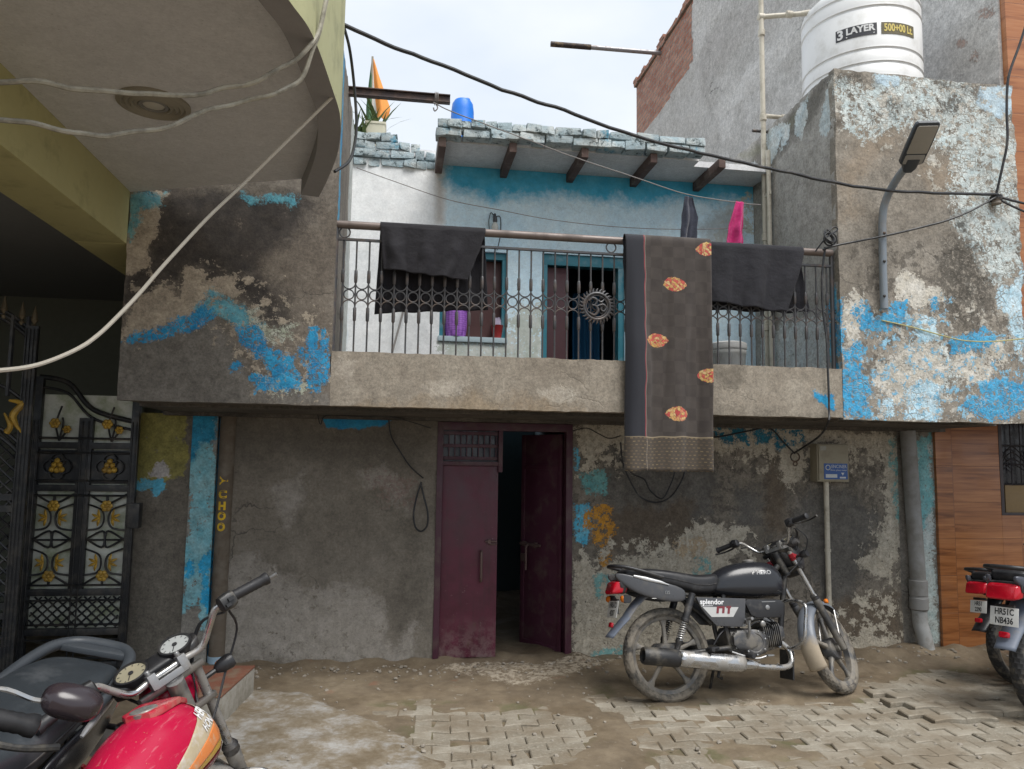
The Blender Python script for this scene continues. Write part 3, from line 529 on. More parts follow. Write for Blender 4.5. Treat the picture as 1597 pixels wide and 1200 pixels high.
# --- walls left of the plaster: pipe recess, blue pier, yellow-topped gate pier
M_bp = wall_material('blue pier paint', [(.16,.15,.13),(.25,.235,.21),(.3,.29,.26)], [('cyan', (.16,.42,.50),(.26,.46,.50), .04, 8, 1, dict(speck=.12, ssc=26)), ('blue', (.015,.20,.36),(.03,.26,.42), .05, 6, .6, dict(soft=.02, speck=.15)), ('bright', (.02,.34,.62),(.05,.4,.66), .04, 8, .8, dict(speck=.12))], bstr=.45)
bx0, bx1 = W(291,850,y=YG).x, W(331,850,y=YG).x
panel('pier', 'y', YG-.02, (bx0, bx1), (-.05, ZU-.02), M_bp, house, dict(cyan=px_polys([[(292,640),(332,640),(332,900),(330,985),(318,985),(312,930),(285,960),(284,870),(296,800)]], 'y', YG-.02), blue=px_polys([[(290,645),(332,645),(332,690),(316,694),(300,720),(292,712)]], 'y', YG-.02), bright=px_polys([[(314,870),(328,862),(330,950),(316,935)], [(290,880),(300,876),(300,900),(290,900)]], 'y', YG-.02)), .018, amp=.006, depth=.1)
gx0 = W(205,850,y=YG).x
M_gp = wall_material('gate pier cement', [(.11,.098,.08),(.15,.135,.112),(.185,.167,.14)], [('yellow', (.26,.235,.07),(.20,.185,.06), .03, 7, .4, dict(speck=.14, ssc=22)), ('cyan', (.06,.36,.55),(.15,.42,.55), .03, 9, .7, dict(speck=.12)), ('white', (.42,.40,.40),(.35,.33,.32), .03, 9, .7)], bstr=.3, streak=.2)
panel('pier', 'y', YG-.012, (gx0, bx0), (-.05, ZU-.02), M_gp, house, dict(yellow=px_polys([[(205,640),(291,640),(289,742),(262,748),(255,760),(210,762)]], 'y', YG), cyan=px_polys([[(212,752),(258,745),(258,762),(242,776),(236,762),(214,762)]], 'y', YG), white=px_polys([[(236,745),(238,728),(258,718),(264,745)]], 'y', YG)), .02, amp=.007, depth=.1)
px0 = bx1
mb = MB(); mb.box2((px0-.0, YG+.03, -.05), (-1.22, YG+.12, ZU-.02)); mb.build('wall', M_gl, house, smooth=False)
mb = MB(); mb.box2((gx0-.02, YG+.02, 0), (-1.22, YG+.2, ZU-.02)); mb.build('wall', mat('wall core plaster', (.12,.105,.09), .9), house, smooth=False) if False else None
# ------------------------------------------------------------------ ground: one sheet, wet mud rising over the pavers
def gz(p): return [tuple(W(x, y, z=0).xy) for x, y in p]
PAVED = [gz([(545,1108),(640,1095),(850,1098),(910,1120),(920,1150),(840,1200),(860,1240),(700,1240),(690,1190),(625,1150),(590,1125)]),
         gz([(905,1085),(960,1070),(1010,1095),(1010,1110),(940,1110)]),
         gz([(1000,1140),(985,1115),(1100,1095),(1260,1090),(1340,1080),(1400,1065),(1420,1045),(1560,1045),(1900,1060),(1900,1400),(1030,1300),(1020,1200)])]
MUDHOLE = [gz([(960,1120),(1130,1117),(1130,1138),(1000,1142),(960,1140)]), gz([(1110,1150),(1180,1155),(1290,1175),(1290,1190),(1200,1185),(1130,1165)]), gz([(1225,1128),(1280,1130),(1290,1144),(1240,1146)]), gz([(1335,1165),(1385,1190),(1370,1215),(1330,1190)]), gz([(1060,1070),(1330,1062),(1400,1080),(1330,1095),(1180,1098),(1080,1090)])]
APRON = [gz([(330,1120),(380,1075),(470,1085),(520,1110),(585,1130),(640,1160),(690,1195),(700,1300),(200,1330),(150,1180)])]
CRUST = [gz([(680,1045),(760,1038),(830,1042),(900,1030),(960,1036),(850,1066),(800,1072),(740,1056)]), gz([(1120,1095),(1180,1090),(1200,1100),(1130,1105)])]
def ground_pts(x0, x1, y0, y1, st):
    return np.linspace(x0, x1, int((x1-x0)/st)+1), np.linspace(y0, y1, int((y1-y0)/st)+1)
gx, gy = ground_pts(-3.4, 6.2, .6, 5.9, .03)
P = np.array([(a, b) for b in gy for a in gx]); pv = sdf(P, PAVED); mh = sdf(P, MUDHOLE); ap = sdf(P, APRON); cr_ = sdf(P, CRUST)
pave = np.minimum(pv, -mh)
gzv = np.empty(len(P))
for i, (a, b) in enumerate(P):
    n = mnoise.noise(V(a*1.6, b*1.6, .3)); n2 = mnoise.noise(V(a*6, b*6, 1.3)); n3 = mnoise.noise(V(a*17, b*17, 2.1))
    z = -.001+.010*n+.012*n2+.007*n3-.012*np.clip(pave[i]*6+.55*n2+.35*n3-1.7*max(0, n-.03), -1, 1)
    z += .035*max(0, min(1, (b-5.25)/.5))*(.7+.6*n2) + .012*max(0, min(1, (ap[i]+.03*n2)/.04))
    if a > 3.3: z += .05*max(0, 1-abs(b-5.55)/.35)*(.5+n2)
    if cr_[i] > 0: z += .006
    gzv[i] = z
mb = MB(); nx, ny = len(gx), len(gy)
mb.add([(a, b, z) for (a, b), z in zip(P, gzv)], [(j*nx+i, j*nx+i+1, (j+1)*nx+i+1, (j+1)*nx+i) for j in range(ny-1) for i in range(nx-1)])
b0 = len(mb.v)   # the far rest of the sheet, one skirt out to the horizon joined on the rim
rim = [i for i in range(nx)]+[j*nx+nx-1 for j in range(1, ny)]+[(ny-1)*nx+i for i in range(nx-2, -1, -1)]+[j*nx for j in range(ny-2, 0, -1)]
cx, cy = 1.4, 3.2; base = [mb.v[i] for i in rim]
far = [V(cx+(p.x-cx)*70, cy+(p.y-cy)*70, -.05) for p in base]; mb.v += far; m_ = len(rim)
for k in range(m_): mb.f.append([rim[k], b0+k, b0+(k+1)%m_, rim[(k+1)%m_]]); mb.mi.append(0)
ex = lambda arr, v: np.concatenate([arr, np.full(m_, v)])
mb.attrs = dict(apron=ex(ap, -.35), crust=ex(cr_, -.35), pave=ex(pave, -.35))
t = NT('wet mud'); a, b, c = t.noise(1.3,6,.6), t.noise(7,7,.68), t.noise(60,4,.7)
col = t.ramp(t.rng(t.math('MULTIPLY_ADD', b, .45, t.math('MULTIPLY', a, .55)), .36, .66), [(0,(.095,.072,.046)),(.4,(.15,.115,.075)),(.75,(.20,.158,.105)),(1,(.265,.215,.15))])
col = t.mix(col, (.30,.27,.22), t.math('MULTIPLY', t.rng(t.noise(19,6,.75), .60, .68), .55)); col = t.mix(col, (.055,.042,.03), t.math('MULTIPLY', t.rng(c, .62, .72), .5))
red = t.math('MULTIPLY', t.rng(t.noise(6,4), .66, .74), t.rng(t.attr('apron'), -.2, -.05, 1, 0)); col = t.mix(col, (.22,.10,.06), t.math('MULTIPLY', red, .5))
s_ = t.math('ADD', t.attr('apron'), t.math('MULTIPLY', t.math('SUBTRACT', t.noise(9,7,.7), .5), .22)); am = t.rng(s_, -.01, .012)
acol = t.ramp(t.rng(t.math('MULTIPLY_ADD', t.noise(22,6,.7), .4, t.math('MULTIPLY', t.noise(4.5,6,.65), .6)), .38, .62), [(0,(.15,.115,.072)),(.42,(.205,.17,.122)),(.66,(.265,.24,.205)),(1,(.34,.33,.31))])
col = t.mix(col, acol, am)
s2 = t.math('ADD', t.attr('crust'), t.math('MULTIPLY', t.math('SUBTRACT', t.noise(14,7,.75), .5), .25)); cm = t.math('MULTIPLY', t.rng(s2, -.01, .01), t.rng(t.noise(26,6,.75), .45, .55)); col = t.mix(col, (.36,.31,.24), cm)
grn = t.math('MULTIPLY', t.rng(t.attr('pave'), -.06, .03, 0, 1), t.rng(t.noise(3.2,5,.6), .52, .62)); col = t.mix(col, (.085,.09,.035), t.math('MULTIPLY', grn, .6))
wet = t.rng(t.noise(1.9,5,.6), .44, .60); rg = t.rng(wet, 0, 1, .92, .50)
h = t.math('MULTIPLY_ADD', c, .25, t.math('MULTIPLY', b, .8)); h = t.math('MULTIPLY_ADD', am, .15, h); h = t.math('MULTIPLY_ADD', cm, .2, h)
mb.build('ground', t.out(col, rg, t.bump(h, .55, .015)), None, recalc=False, angle=60); g = bpy.data.objects['ground']; tag(g, 'wet brown mud lane with a patch of worn concrete', kind='structure')
# interlocking wavy concrete pavers
mb = MB(); tint = []; th = rad(-3); ca, sa = math.cos(th), math.sin(th)
for r in range(-10, 62):
    for k in range(-22, 40):
        u0 = k*.2015+(.1008 if r % 2 else 0); v0 = r*.094+1.0; cx_, cy_ = u0*ca-v0*sa, u0*sa+v0*ca
        if not (-1 < cx_ < 6.1 and .7 < cy_ < 5.35): continue
        ps = sdf(np.array([(cx_, cy_)]), PAVED)[0]
        if ps < -.12 or random.random() < .035: continue
        sink = .010*mnoise.noise(V(cx_*1.2, cy_*1.2, 5))+random.uniform(-.004,.004); tx, ty = random.uniform(-.03,.03), random.uniform(-.03,.03); rz = random.uniform(-.03,.03)
        if cx_ > 3.1 and 4.2 < cy_ < 5.3: sink += .028*max(0, math.sin((cx_-2.9)*1.7+(cy_)*3))   # heaved rows near the drain pipe
        top, bot = [], []; n = 8
        for i in range(n+1):
            x = -.099+.198*i/n; y = .0455-.0105*math.cos(2*math.pi*x/.2); top.append((x, y+random.uniform(-.0015,.0015)))
        if random.random() < .14: top[random.choice((0, n))] = (top[0][0]*.8*random.choice((1,)), .03); top = sorted(top)
        ol = top+[(x, -(y)) for x, y in reversed([(x, .0455-.0105*math.cos(2*math.pi*x/.2)) for x in [-.099+.198*i/n for i in range(n+1)]])]
        b0 = len(mb.v); N = len(ol); vs = []
        for inset, z in ((0, -.045), (0, -.0055), (.006, 0)):
            for (x, y) in ol:
                x2, y2 = x*(1-inset/.1), y*(1-inset/.05); xr, yr = x2*math.cos(rz)-y2*math.sin(rz), x2*math.sin(rz)+y2*math.cos(rz)
                vs.append((cx_+xr*ca-yr*sa, cy_+xr*sa+yr*ca, z+sink+tx*x2*1.0+ty*y2*1.0+.001))
        mb.add(vs, [(q*N+i, q*N+(i+1)%N, (q+1)*N+(i+1)%N, (q+1)*N+i) for q in (0,1) for i in range(N)]+[tuple(range(2*N, 3*N))])
        tint += [random.random()]*len(vs)
mb.attrs = dict(tint=tint)
t = NT('dirty concrete pavers'); tn = t.attr('tint'); b, c = t.noise(9,6,.7), t.noise(70,4,.7)
col = t.mix(t.mix((.20,.178,.138), (.33,.30,.245), tn), (.40,.37,.31), t.rng(c, .5, .75)); f = t.rng(t.noise(2.6,6,.65), .38, .60)
col = t.mix(col, (.17,.135,.092), t.math('MULTIPLY', f, .85)); col = t.mix(col, (.10,.085,.06), t.math('MULTIPLY', t.rng(b, .58, .68), .6))
mb.build('paving', t.out(col, t.rng(b, .3, .7, .6, .95), t.bump(t.math('ADD', c, b), .5, .006)), None, recalc=True, angle=30)
tag(bpy.data.objects['paving'], 'wavy interlocking concrete pavers half sunk in mud', kind='structure')
# pebbles and crumbs of plaster
rubble = MB()
for k in range(700):
    x, y = random.uniform(-.6, 5), random.uniform(2.2, 5.65)
    if random.random() < .6: y = 5.62-abs(random.gauss(0, .16)); x = random.uniform(-1.1, 4.4)
    if .3 < x < 1.33 and y > 5.6: continue
    r = random.choice((.005,.006,.008,.010,.014)); i = min(nx-1, max(0, int((x-gx[0])/(gx[1]-gx[0])))); j = min(ny-1, max(0, int((y-gy[0])/(gy[1]-gy[0])))); z = gzv[j*nx+i]
    n0 = len(rubble.v); rubble.lathe([(r*.5,-r*.5),(r,-.1*r),(r*.9,.4*r),(r*.3,.7*r)], (0,0,0), (random.uniform(-.3,.3),random.uniform(-.3,.3),1), 6, wob=lambda j,k: random.uniform(-.3,.3)*r); rubble.xf(Matrix.Translation((x, y, max(z, -.0)+r*.3)), n0)
rubble.build('gravel', mat('crumbled plaster', (.26,.23,.19), .95, 0, .5, 20, .5)); tag(bpy.data.objects['gravel'], 'crumbs of plaster and small stones along the wall foot', 'rubble', kind='stuff')
# ------------------------------------------------------------------ neighbour at the left: balcony slab with a curved rim, beam, porch
nb = thing('neighbour_house', 'cream painted house at the left edge with a curved balcony overhanging a dark porch', 'house', (-2.2, 4.0, 0))
ZS = 3.078; ZR = 2.985
outer = [W(x, y, z=ZR) for x, y in [(450,0),(487,54),(517,135),(531,186),(527,237),(511,280),(497,308)]]
o0 = outer[0]; pre = [V(o0.x-.62, .9, ZR), V(o0.x-.30, 1.5, ZR), V(o0.x-.11, 2.05, ZR)]
oc = spline(pre+outer, 6); oc[-1].y = min(oc[-1].y, YF-.01)
inner = []
for i, p in enumerate(oc):
    tn = (oc[min(i+1, len(oc)-1)]-oc[max(i-1, 0)]).normalized(); inner.append(p+V(-tn.y, tn.x, 0)*.10)
mcream = mat('cream wall paint', (.46,.46,.26), .75, 0, .12, 3, .2, dirt=(.25,.25,.15), damt=.25, dsc=4)
molive = mat('olive cream beam paint', (.50,.47,.23), .8, 0, .14, 3, .2, dirt=(.26,.24,.12), damt=.2, dsc=4)
msoff = wall_material('soffit paint', cracks=.0, grit=.3, base=[(.58,.585,.60),(.63,.635,.65),(.68,.685,.70)], layers=[('patch', (.42,.38,.34),(.36,.33,.30), .06, 9, .4, dict(speck=.1))], bstr=.12, coarse=.6)
# soffit slab
mb = MB(); poly = [V(p.x, p.y, ZS) for p in inner]+[V(XL, YF-.004, ZS), V(XL, .9, ZS)]; mb.prism(poly, (0,0,.12)); mb.v = list(mb.v)
pp = px_polys([[(0,0),(1,0),(1,1)]], 'y', YF); UV = np.array([(v.x, v.y) for v in mb.v]); mb.attrs = dict(patch=np.full(len(mb.v), -.3))
mb.build('soffit', msoff, nb, smooth=False)
# rim beam (underside + inner lip) and fascia
mrim = mat('rim paint', (.29,.285,.29), .85, 0, .2, 4, .3)
mb = MB(); n = len(oc); mb.add(oc+inner+[V(p.x,p.y,ZS+.12) for p in inner], [(i, i+1, n+i+1, n+i) for i in range(n-1)]+[(n+i, n+i+1, 2*n+i+1, 2*n+i) for i in range(n-1)]); mb.build('rim', mrim, nb, recalc=False)
mb = MB(); mb.add(oc+[V(p.x,p.y,5.2) for p in oc]+[V(p.x,p.y,5.2) for p in inner]+[V(p.x,p.y,ZS+.13) for p in inner], [(i+1, i, n+i, n+i+1) for i in range(n-1)]+[(n+i+1, n+i, 2*n+i, 2*n+i+1) for i in range(n-1)]+[(2*n+i, 3*n+i, 3*n+i+1, 2*n+i+1) for i in range(n-1)]); mb.build('fascia', mcream, nb, recalc=False)
# beam along the porch and porch shell
mb = MB(); mb.box2((XL-.30, .9, 2.755), (XL-.001, YF-.004, 3.2)); mb.box2((XL-.30, YF+.0, 2.755), (XL-.012, 8.0, 3.2)); mb.build('beam', molive, nb, bevel=.008)
mb = MB(); mb.box2((-5.2, .9, 2.95), (XL-.301, 8.2, 3.1)); mb.build('porch_ceiling', mat('porch ceiling', (.22,.23,.24), .85, 0, .2, 3), nb, smooth=False)
mb = MB(); mb.box2((-5.3, 7.6, 0), (gx0-.02, 7.75, 3.0)); mb.box2((-5.35, 2.6, 0), (-5.2, 7.6, 3.0)); mb.box2((gx0-.02+.0, YG+.15, 0), (gx0+.1, 7.6, 3.0)); mb.build('porch_wall', mat('porch wall', (.15,.16,.13), .85, 0, .3, 3), nb, smooth=False)
mb = MB(); mb.box2((-5.2, YG-.1, -.05), (gx0, 7.6, .02)); mb.build('porch_floor', mat('porch floor', (.26,.25,.22), .8), nb, smooth=False)
mb = MB(); mb.box2((-5.3, 7.5, 3.0), (XL, 8.1, 5.2)); mb.box2((XL-.4, YF+.1, 3.2), (XL, 8.1, 5.2)); mb.build('upper_wall', mcream, nb, smooth=False)
# ceiling rosette with its round lamp
c0 = W(240,161,z=ZS); lamp = thing('ceiling_light', 'round moulded ceiling rose with a small unlit lamp set in its middle', 'ceiling light', (c0.x, c0.y, ZS))
mb = MB(); mb.lathe([(.155,0),(.155,.012),(.135,.020),(.128,.012),(.115,.022),(.105,.013),(.092,.023),(.084,.014),(.070,.020),(.066,.008)], c0, (0,0,-1), 48); mb.build('ceiling_rose', mat('old gypsum', (.27,.25,.20), .8, 0, .15, 8, .2), lamp)
mb = MB(); mb.lathe([(.062,-.001),(.062,.016),(.048,.018),(.046,.010)], c0, (0,0,-1), 36); mb.build('bezel', mat('bezel grey', (.22,.215,.20), .5), lamp)
mb = MB(); mb.lathe([(.045,.0),(.045,.012),(.03,.016),(.005,.0165)], c0, (0,0,-1), 32); mb.build('lens', mat('opal lens', (.5,.48,.42), .4), lamp)
# ------------------------------------------------------------------ iron gate
M_gate = mat('black gate enamel', (.022,.024,.027), .42, .3, .3, 12, .2, dirt=(.075,.066,.055), damt=.35)
M_gold = mat('gold gate paint', (.48,.30,.045), .48, .3, .25, 25, .3, dirt=(.2,.12,.03), damt=.35)
M_sheet = mat('pale gate sheet', (.58,.60,.54), .6, 0, .3, 4, .2, dirt=(.22,.27,.12), damt=.4, dsc=6)
M_sheetd = mat('grey gate sheet', (.16,.165,.155), .7, 0, .4, 5, .2)
def flower(mb, c, r, y):
    for k in range(6):
        a = k*math.pi/3; p = V(c[0]+math.cos(a)*r*.55, y, c[1]+math.sin(a)*r*.55); mb.lathe([(r*.12,-.004),(r*.42,-.002),(r*.40,.006),(r*.15,.012)], p, (0,-1,0), 8)
    mb.lathe([(r*.3,0),(r*.3,.012),(r*.12,.02)], V(c[0], y, c[1]), (0,-1,0), 10)
def leafpair(mb, c, r, y, sgn):
    for a_ in (1.35, .45, -.45, -1.35):
        d_ = V(sgn*math.cos(a_), 0, math.sin(a_)); b_ = V(c[0]-sgn*r*.45, y, c[1]); pts = [b_, b_+d_*r*.65+V(0,-.006,0), b_+d_*r*1.25]
        mb.tube(pts, [.004, r*.24, .003], 6, smooth=4)
def gate_leaf(name, label, x0, x1, y, z1, tall=False):
    g = thing(name, label, 'gate', ((x0+x1)/2, y, 0), 'black and gold iron gate leaves')
    W_ = x1-x0; fr = MB(); b = .05
    fr.box2((x0, y-.02, .06), (x0+b, y+.02, z1)); fr.box2((x1-b, y-.02, .06), (x1, y+.02, z1-.12))
    zs = [.08, .30, .56, 1.26, 1.55]
    for z in zs: fr.box2((x0+b, y-.019, z-.022), (x1-b, y+.019, z+.022)); fr.tube([(x0+b, y-.024, z+.05), (x1-b, y-.024, z+.05)], .008, 6); fr.tube([(x0+b, y-.024, z-.05), (x1-b, y-.024, z-.05)], .008, 6)
    xm = (x0+x1)/2; fr.box2((xm-.045, y-.018, .58), (xm+.045, y+.018, z1-.28)); 
    # vertical reeding on the stiles
    for x in (x0+.012, x0+.038, x1-.012, x1-.038, xm-.02, xm+.02): fr.tube([(x, y-.022, .1), (x, y-.022, z1-.3)], .006, 6)
    # curved top rail rising to the hinge side
    fr.tube([(x0+.02, y, z1), (x0+W_*.3, y, z1-.04), (x0+W_*.55, y, z1-.22), (x1-.03, y, z1-.30)], .018, 8, smooth=6); fr.tube([(x0+.02, y, z1-.07), (x0+W_*.3, y, z1-.11), (x0+W_*.55, y, z1-.28), (x1-.03, y, z1-.36)], .010, 8, smooth=6)
    f = fr.build('frame', M_gate, g, bevel=.003)
    sh = MB(); sh.box2((x0+b, y+.022, .32), (x1-b, y+.026, 1.9 if z1 > 2 else z1-.3)); sh.build('back_sheet', M_sheet, g, smooth=False)
    # lattice at the foot
    la = MB(); st = .062
    for k in range(-8, 22):
        for sg in (1, -1):
            xa = x0+b+k*st; za, zb = .33, .53
            pts = []
            for q in range(9):
                z = za+(zb-za)*q/8; x = xa+(z-za)*sg*1.05
                if x0+b < x < x1-b: pts.append((x, y-.004*sg, z))
            if len(pts) > 1: la.tube([pts[0], pts[-1]], .006, 5)
    la.build('lattice', M_gate, g)
    sc = MB(); gold = []
    def G(): gold.append(MB()); return gold[-1]
    for (xa, xb) in ((x0+b, xm-.045), (xm+.045, x1-b)):
        cx = (xa+xb)/2; w2 = (xb-xa)/2
        # tall panel: crossing bows, four round openings, gold flowers
        for zc in (.76, 1.06):
            for sg in (1, -1):
                sc.tube([(cx+sg*w2, y-.012, zc+.16), (cx+sg*w2*.15, y-.014, zc+.10), (cx-sg*.0, y-.014, zc+.155)], .008, 6, smooth=5); sc.tube([(cx+sg*w2, y-.012, zc-.15), (cx+sg*w2*.15, y-.014, zc-.09), (cx, y-.014, zc-.15)], .008, 6, smooth=5)
                sc.tube([(cx+sg*w2*.98, y-.012, zc+.09), (cx+sg*w2*.25, y-.013, zc+.05), (cx+sg*w2*.12, y-.013, zc-.02), (cx+sg*w2*.35, y-.013, zc-.07), (cx+sg*w2*.98, y-.012, zc-.085)], .007, 6, smooth=5)
            flower(G(), (cx, zc+(.08 if zc > .9 else -.09)), .042, y-.02)
            for sg in (1, -1): leafpair(G(), (cx+sg*w2*.48, zc), .046, y-.02, sg)
        sc.tube([(xa, y-.012, .91), (xb, y-.012, .91)], .007, 6)
        # square panel: quatrefoil and gold crown
        zc = 1.405; sc.box2((xa, y+.0, 1.29), (xb, y+.015, 1.52))
        for k in range(4): a = k*math.pi/2; sc.ring((cx+math.cos(a)*.045, y-.012, zc+math.sin(a)*.042), (0,1,0), .045, .007, 18, 5)
        go = G()
        for dx, dz, r in ((-.03,-.02,.022),(0,-.025,.022),(.03,-.02,.022),(-.018,.012,.02),(.018,.012,.02),(0,.04,.02)): go.lathe([(r,0),(r*.9,.008),(r*.4,.016)], V(cx+dx, y-.015, zc+dz), (0,-1,0), 8)
        # top panel: rising petals
        for k in range(3):
            a = .35+k*.5; sc.tube([(cx, y-.01, 1.58), (cx+math.cos(a+.5)*.09, y-.012, 1.58+math.sin(a+.5)*.12), (cx+math.cos(a)*.02, y-.012, 1.60+.2*k*.4+.06)], .007, 6, smooth=5)
        flower(G(), (cx-.03, 1.70), .038, y-.02); flower(G(), (cx+.05, 1.66), .030, y-.02)
    sc.build('scrollwork', M_gate, g); [b_.build('gold_ornament', M_gold, g) for b_ in gold]
    mb = MB(); mb.box2((x1-.03, y-.045, .99), (x1+.045, y+.03, 1.16)); mb.build('lock', M_gate, g, bevel=.006)
    return g
GY = 5.62
xg0, xg1 = W(34,900,y=GY).x, W(203,900,y=GY).x
gate_leaf('iron_gate', 'shut black iron gate leaf with gold flowers, pale sheet and a lattice foot', xg0, xg1, GY, 2.02)
# the second leaf stands ajar, nearer, taller, with spear points
def tall_leaf():
    y = 0; g = thing('iron_gate', 'taller gate leaf at the left edge swung open, with fan bars and two spear points', 'gate', (0,0,0), 'black and gold iron gate leaves')
    f = MB(); wd = 1.0
    for x in (-.02, -wd): f.box2((x-.045, -.022, .05), (x+.02, .022, 2.30)); [f.tube([(x-.045+.02*k, -.026, .1), (x-.045+.02*k, -.026, 2.28)], .006, 6) for k in range(4)]
    for z in (.10, .50, .56, 1.15, 1.22): f.box2((-wd, -.02, z-.02), (-.04, .02, z+.02))
    for dz in (0, .035, .07, .62): f.tube([(-wd, 0, 2.45+dz*.8-.0), (-.5, 0, 2.42+dz*.8), (-.2, 0, 2.33+dz*.8), (-.03, 0, 2.20+dz*.8)] if dz < .5 else [(-wd, 0, 2.02), (-.5, 0, 2.0), (-.2, 0, 1.92), (-.03, 0, 1.80)], .012, 7, smooth=5)
    f.tube([(-wd, 0, 1.70), (-.5, 0, 1.72), (-.2, 0, 1.66), (-.03, 0, 1.52)], .012, 7, smooth=5); f.tube([(-wd, 0, 1.66), (-.5, 0, 1.68), (-.2, 0, 1.61), (-.03, 0, 1.46)], .012, 7, smooth=5)
    F = f; bars = MB()
    for k in range(11): x = -.06-k*.085; bars.tube([(x, 0, 1.85), (x-.0, 0, 2.36)], .016, 6)
    lat = MB()
    for k in range(-14, 28):
        for sg in (1, -1):
            pts = [(-wd+k*.07+sg*(z-.56)*1.0, .004*sg, z) for z in np.linspace(.56, 1.62, 40)]; pts = [p for p in pts if -wd < p[0] < -.05]
            if len(pts) > 1: lat.tube([pts[0], pts[-1]], .0075, 5)
            pts = [(-wd+k*.07+sg*(z-.1)*1.0, .004*sg, z) for z in np.linspace(.10, .5, 20)]; pts = [p for p in pts if -wd < p[0] < -.05]
            if len(pts) > 1: lat.tube([pts[0], pts[-1]], .0075, 5)
    sp = MB()
    for x in (-.03, -.10, -.2, -.3): sp.lathe([(.010,0),(.018,.02),(.008,.035),(.022,.06),(.016,.09),(.002,.15)], (x, 0, 2.27+.16*min(1, -x*2)), (0,0,1), 10)
    for k in range(3): go = MB(); go.tube([(-.05-k*.14, -.02, 1.62), (-.10-k*.14, -.03, 1.72), (-.06-k*.14, -.02, 1.80), (-.13-k*.14, -.025, 1.82)], [.006,.022,.02,.006], 7, smooth=6); go.tube([(-.13-k*.14, -.02, 1.62), (-.11-k*.14, -.03, 1.66), (-.15-k*.14, -.02, 1.74)], [.02,.016,.005], 7, smooth=6); go.build('gold_ornament', M_gold, g, local=True)
    for b, n, m in ((F,'frame',M_gate),(bars,'fan_bars',M_gate),(lat,'lattice',M_gate),(sp,'spear_point',mat('dull brass', (.16,.13,.085), .5, .5, .3, 20))): b.build(n, m, g, local=True)
    return g
tl = tall_leaf(); q = W(47,700,y=5.18); tl.location = (q.x, 5.18, 0); tl.rotation_euler = (0,0,rad(12))
# red topped step block
st = thing('step_block', 'low concrete block with a rust red top at the foot of the blue pier', 'step', (-1.15, 5.1, 0))
cs = [W(x, y, z=.17) for x, y in [(285,1040),(398,1040),(345,1088),(262,1088)]]
mb = MB(); mb.prism([V(p.x, p.y, -.05) for p in cs], (0,0,.215)); mb.build('block', mat('rough concrete', (.34,.32,.28), .9, 0, .35, 9, .8, dirt=(.2,.18,.14), damt=.5), st, bevel=.014)
mb = MB(); mb.prism([V(p.x, p.y, .166) for p in cs], (0,0,.012)); mb.build('top', mat('red oxide cement', (.19,.075,.045), .7, 0, .3, 6, .4, dirt=(.2,.16,.11), damt=.4), st, bevel=.005)
# ------------------------------------------------------------------ tall house behind at the right: rough plaster, brick end
th_ = thing('tall_house', 'tall house behind with a rough grey flank and bare red brick at its end', 'house', (3.9, 9, 0)); XT = 4.55
def tpx(x, y): p = W(x, y, x=XT); return (p.y, p.z)
ybk, yfr = W(990,135,x=XT).y, 5.0
ztop_b = tpx(990,135)[1]
lay = dict(white=[[tpx(*p) for p in q] for q in ([(1080,0),(1135,0),(1100,60),(1082,110)], [(1110,175),(1170,100),(1235,40),(1240,70),(1180,140),(1120,190)], [(1120,190),(1150,165),(1140,215),(1125,230)], [(1440,0),(1470,0),(1460,40)])],
  red=[[tpx(*p) for p in q] for q in ([(1525,20),(1545,8),(1548,25),(1530,32)], [(1495,62),(1508,60),(1506,72),(1496,74)], [(1512,88),(1528,78),(1526,92),(1514,98)])], dark=[[tpx(*p) for p in q] for q in ([(1440,60),(1568,90),(1568,140),(1430,120)], [(1080,100),(1100,60),(1130,30),(1170,0),(1250,0),(1160,60),(1100,140)])])
M_tall = wall_material('rough grey plaster', [(.38,.37,.352),(.49,.48,.46),(.57,.56,.54),(.63,.62,.60)], [('dark', (.40,.385,.37),(.48,.46,.44), .2, 5, 0, dict(soft=.1, op=.6)), ('white', (.68,.67,.65),(.58,.57,.55), .12, 6, .6, dict(soft=.05, op=.8)), ('red', (.40,.22,.16),(.36,.24,.19), .03, 14, .3, dict(op=.6, speck=.02))], bstr=.9)
bk0 = tpx(1080,205)[0]
yb1 = W(1058,0,x=XT).y
BE = [tpx(1082,0), tpx(1082,95), tpx(1060,128), tpx(1044,152), tpx(1028,174), tpx(1010,194), tpx(1000,212), tpx(985,240)]
def kp(u, v):
    u += .10*mnoise.noise(V(u*2, v*2, 1))+.05*mnoise.noise(V(u*8, v*8, 1))
    if v > BE[1][1]: return u < BE[1][0]
    for a, b in zip(BE[1:], BE[2:]):
        if b[1] <= v <= a[1]: return u < a[0]+(b[0]-a[0])*(v-a[1])/(b[1]-a[1])
    return True
panel('wall', 'x', XT, (yfr, ybk-.05), (2.0, 10.5), M_tall, th_, lay, .06, nrm=-1, amp=.03, depth=.05, keep=lambda u, v: kp(u, v) and (v < ztop_b-.05 or u < bk0))
t = NT('bare red brick'); vec = t.map((1,1,1), rot=(0,0,0)); cx = t.n('SeparateXYZ'); t.lk(t.co, cx.inputs[0]); cc = t.n('CombineXYZ'); t.lk(cx.outputs[1], cc.inputs[0]); t.lk(cx.outputs[2], cc.inputs[1])
dv = t.n('VectorMath', operation='ADD'); t.lk(cc.outputs[0], dv.inputs[0]); sv = t.n('VectorMath', operation='SCALE'); t.lk(t.noise(5,3,col=True), sv.inputs[0]); sv.inputs['Scale'].default_value = .03; t.lk(sv.outputs[0], dv.inputs[1])
bt = t.n('TexBrick'); t.lk(dv.outputs[0], bt.inputs['Vector']); bt.inputs['Scale'].default_value = 1; bt.inputs['Brick Width'].default_value = .22; bt.inputs['Row Height'].default_value = .085; bt.inputs['Mortar Size'].default_value = .012
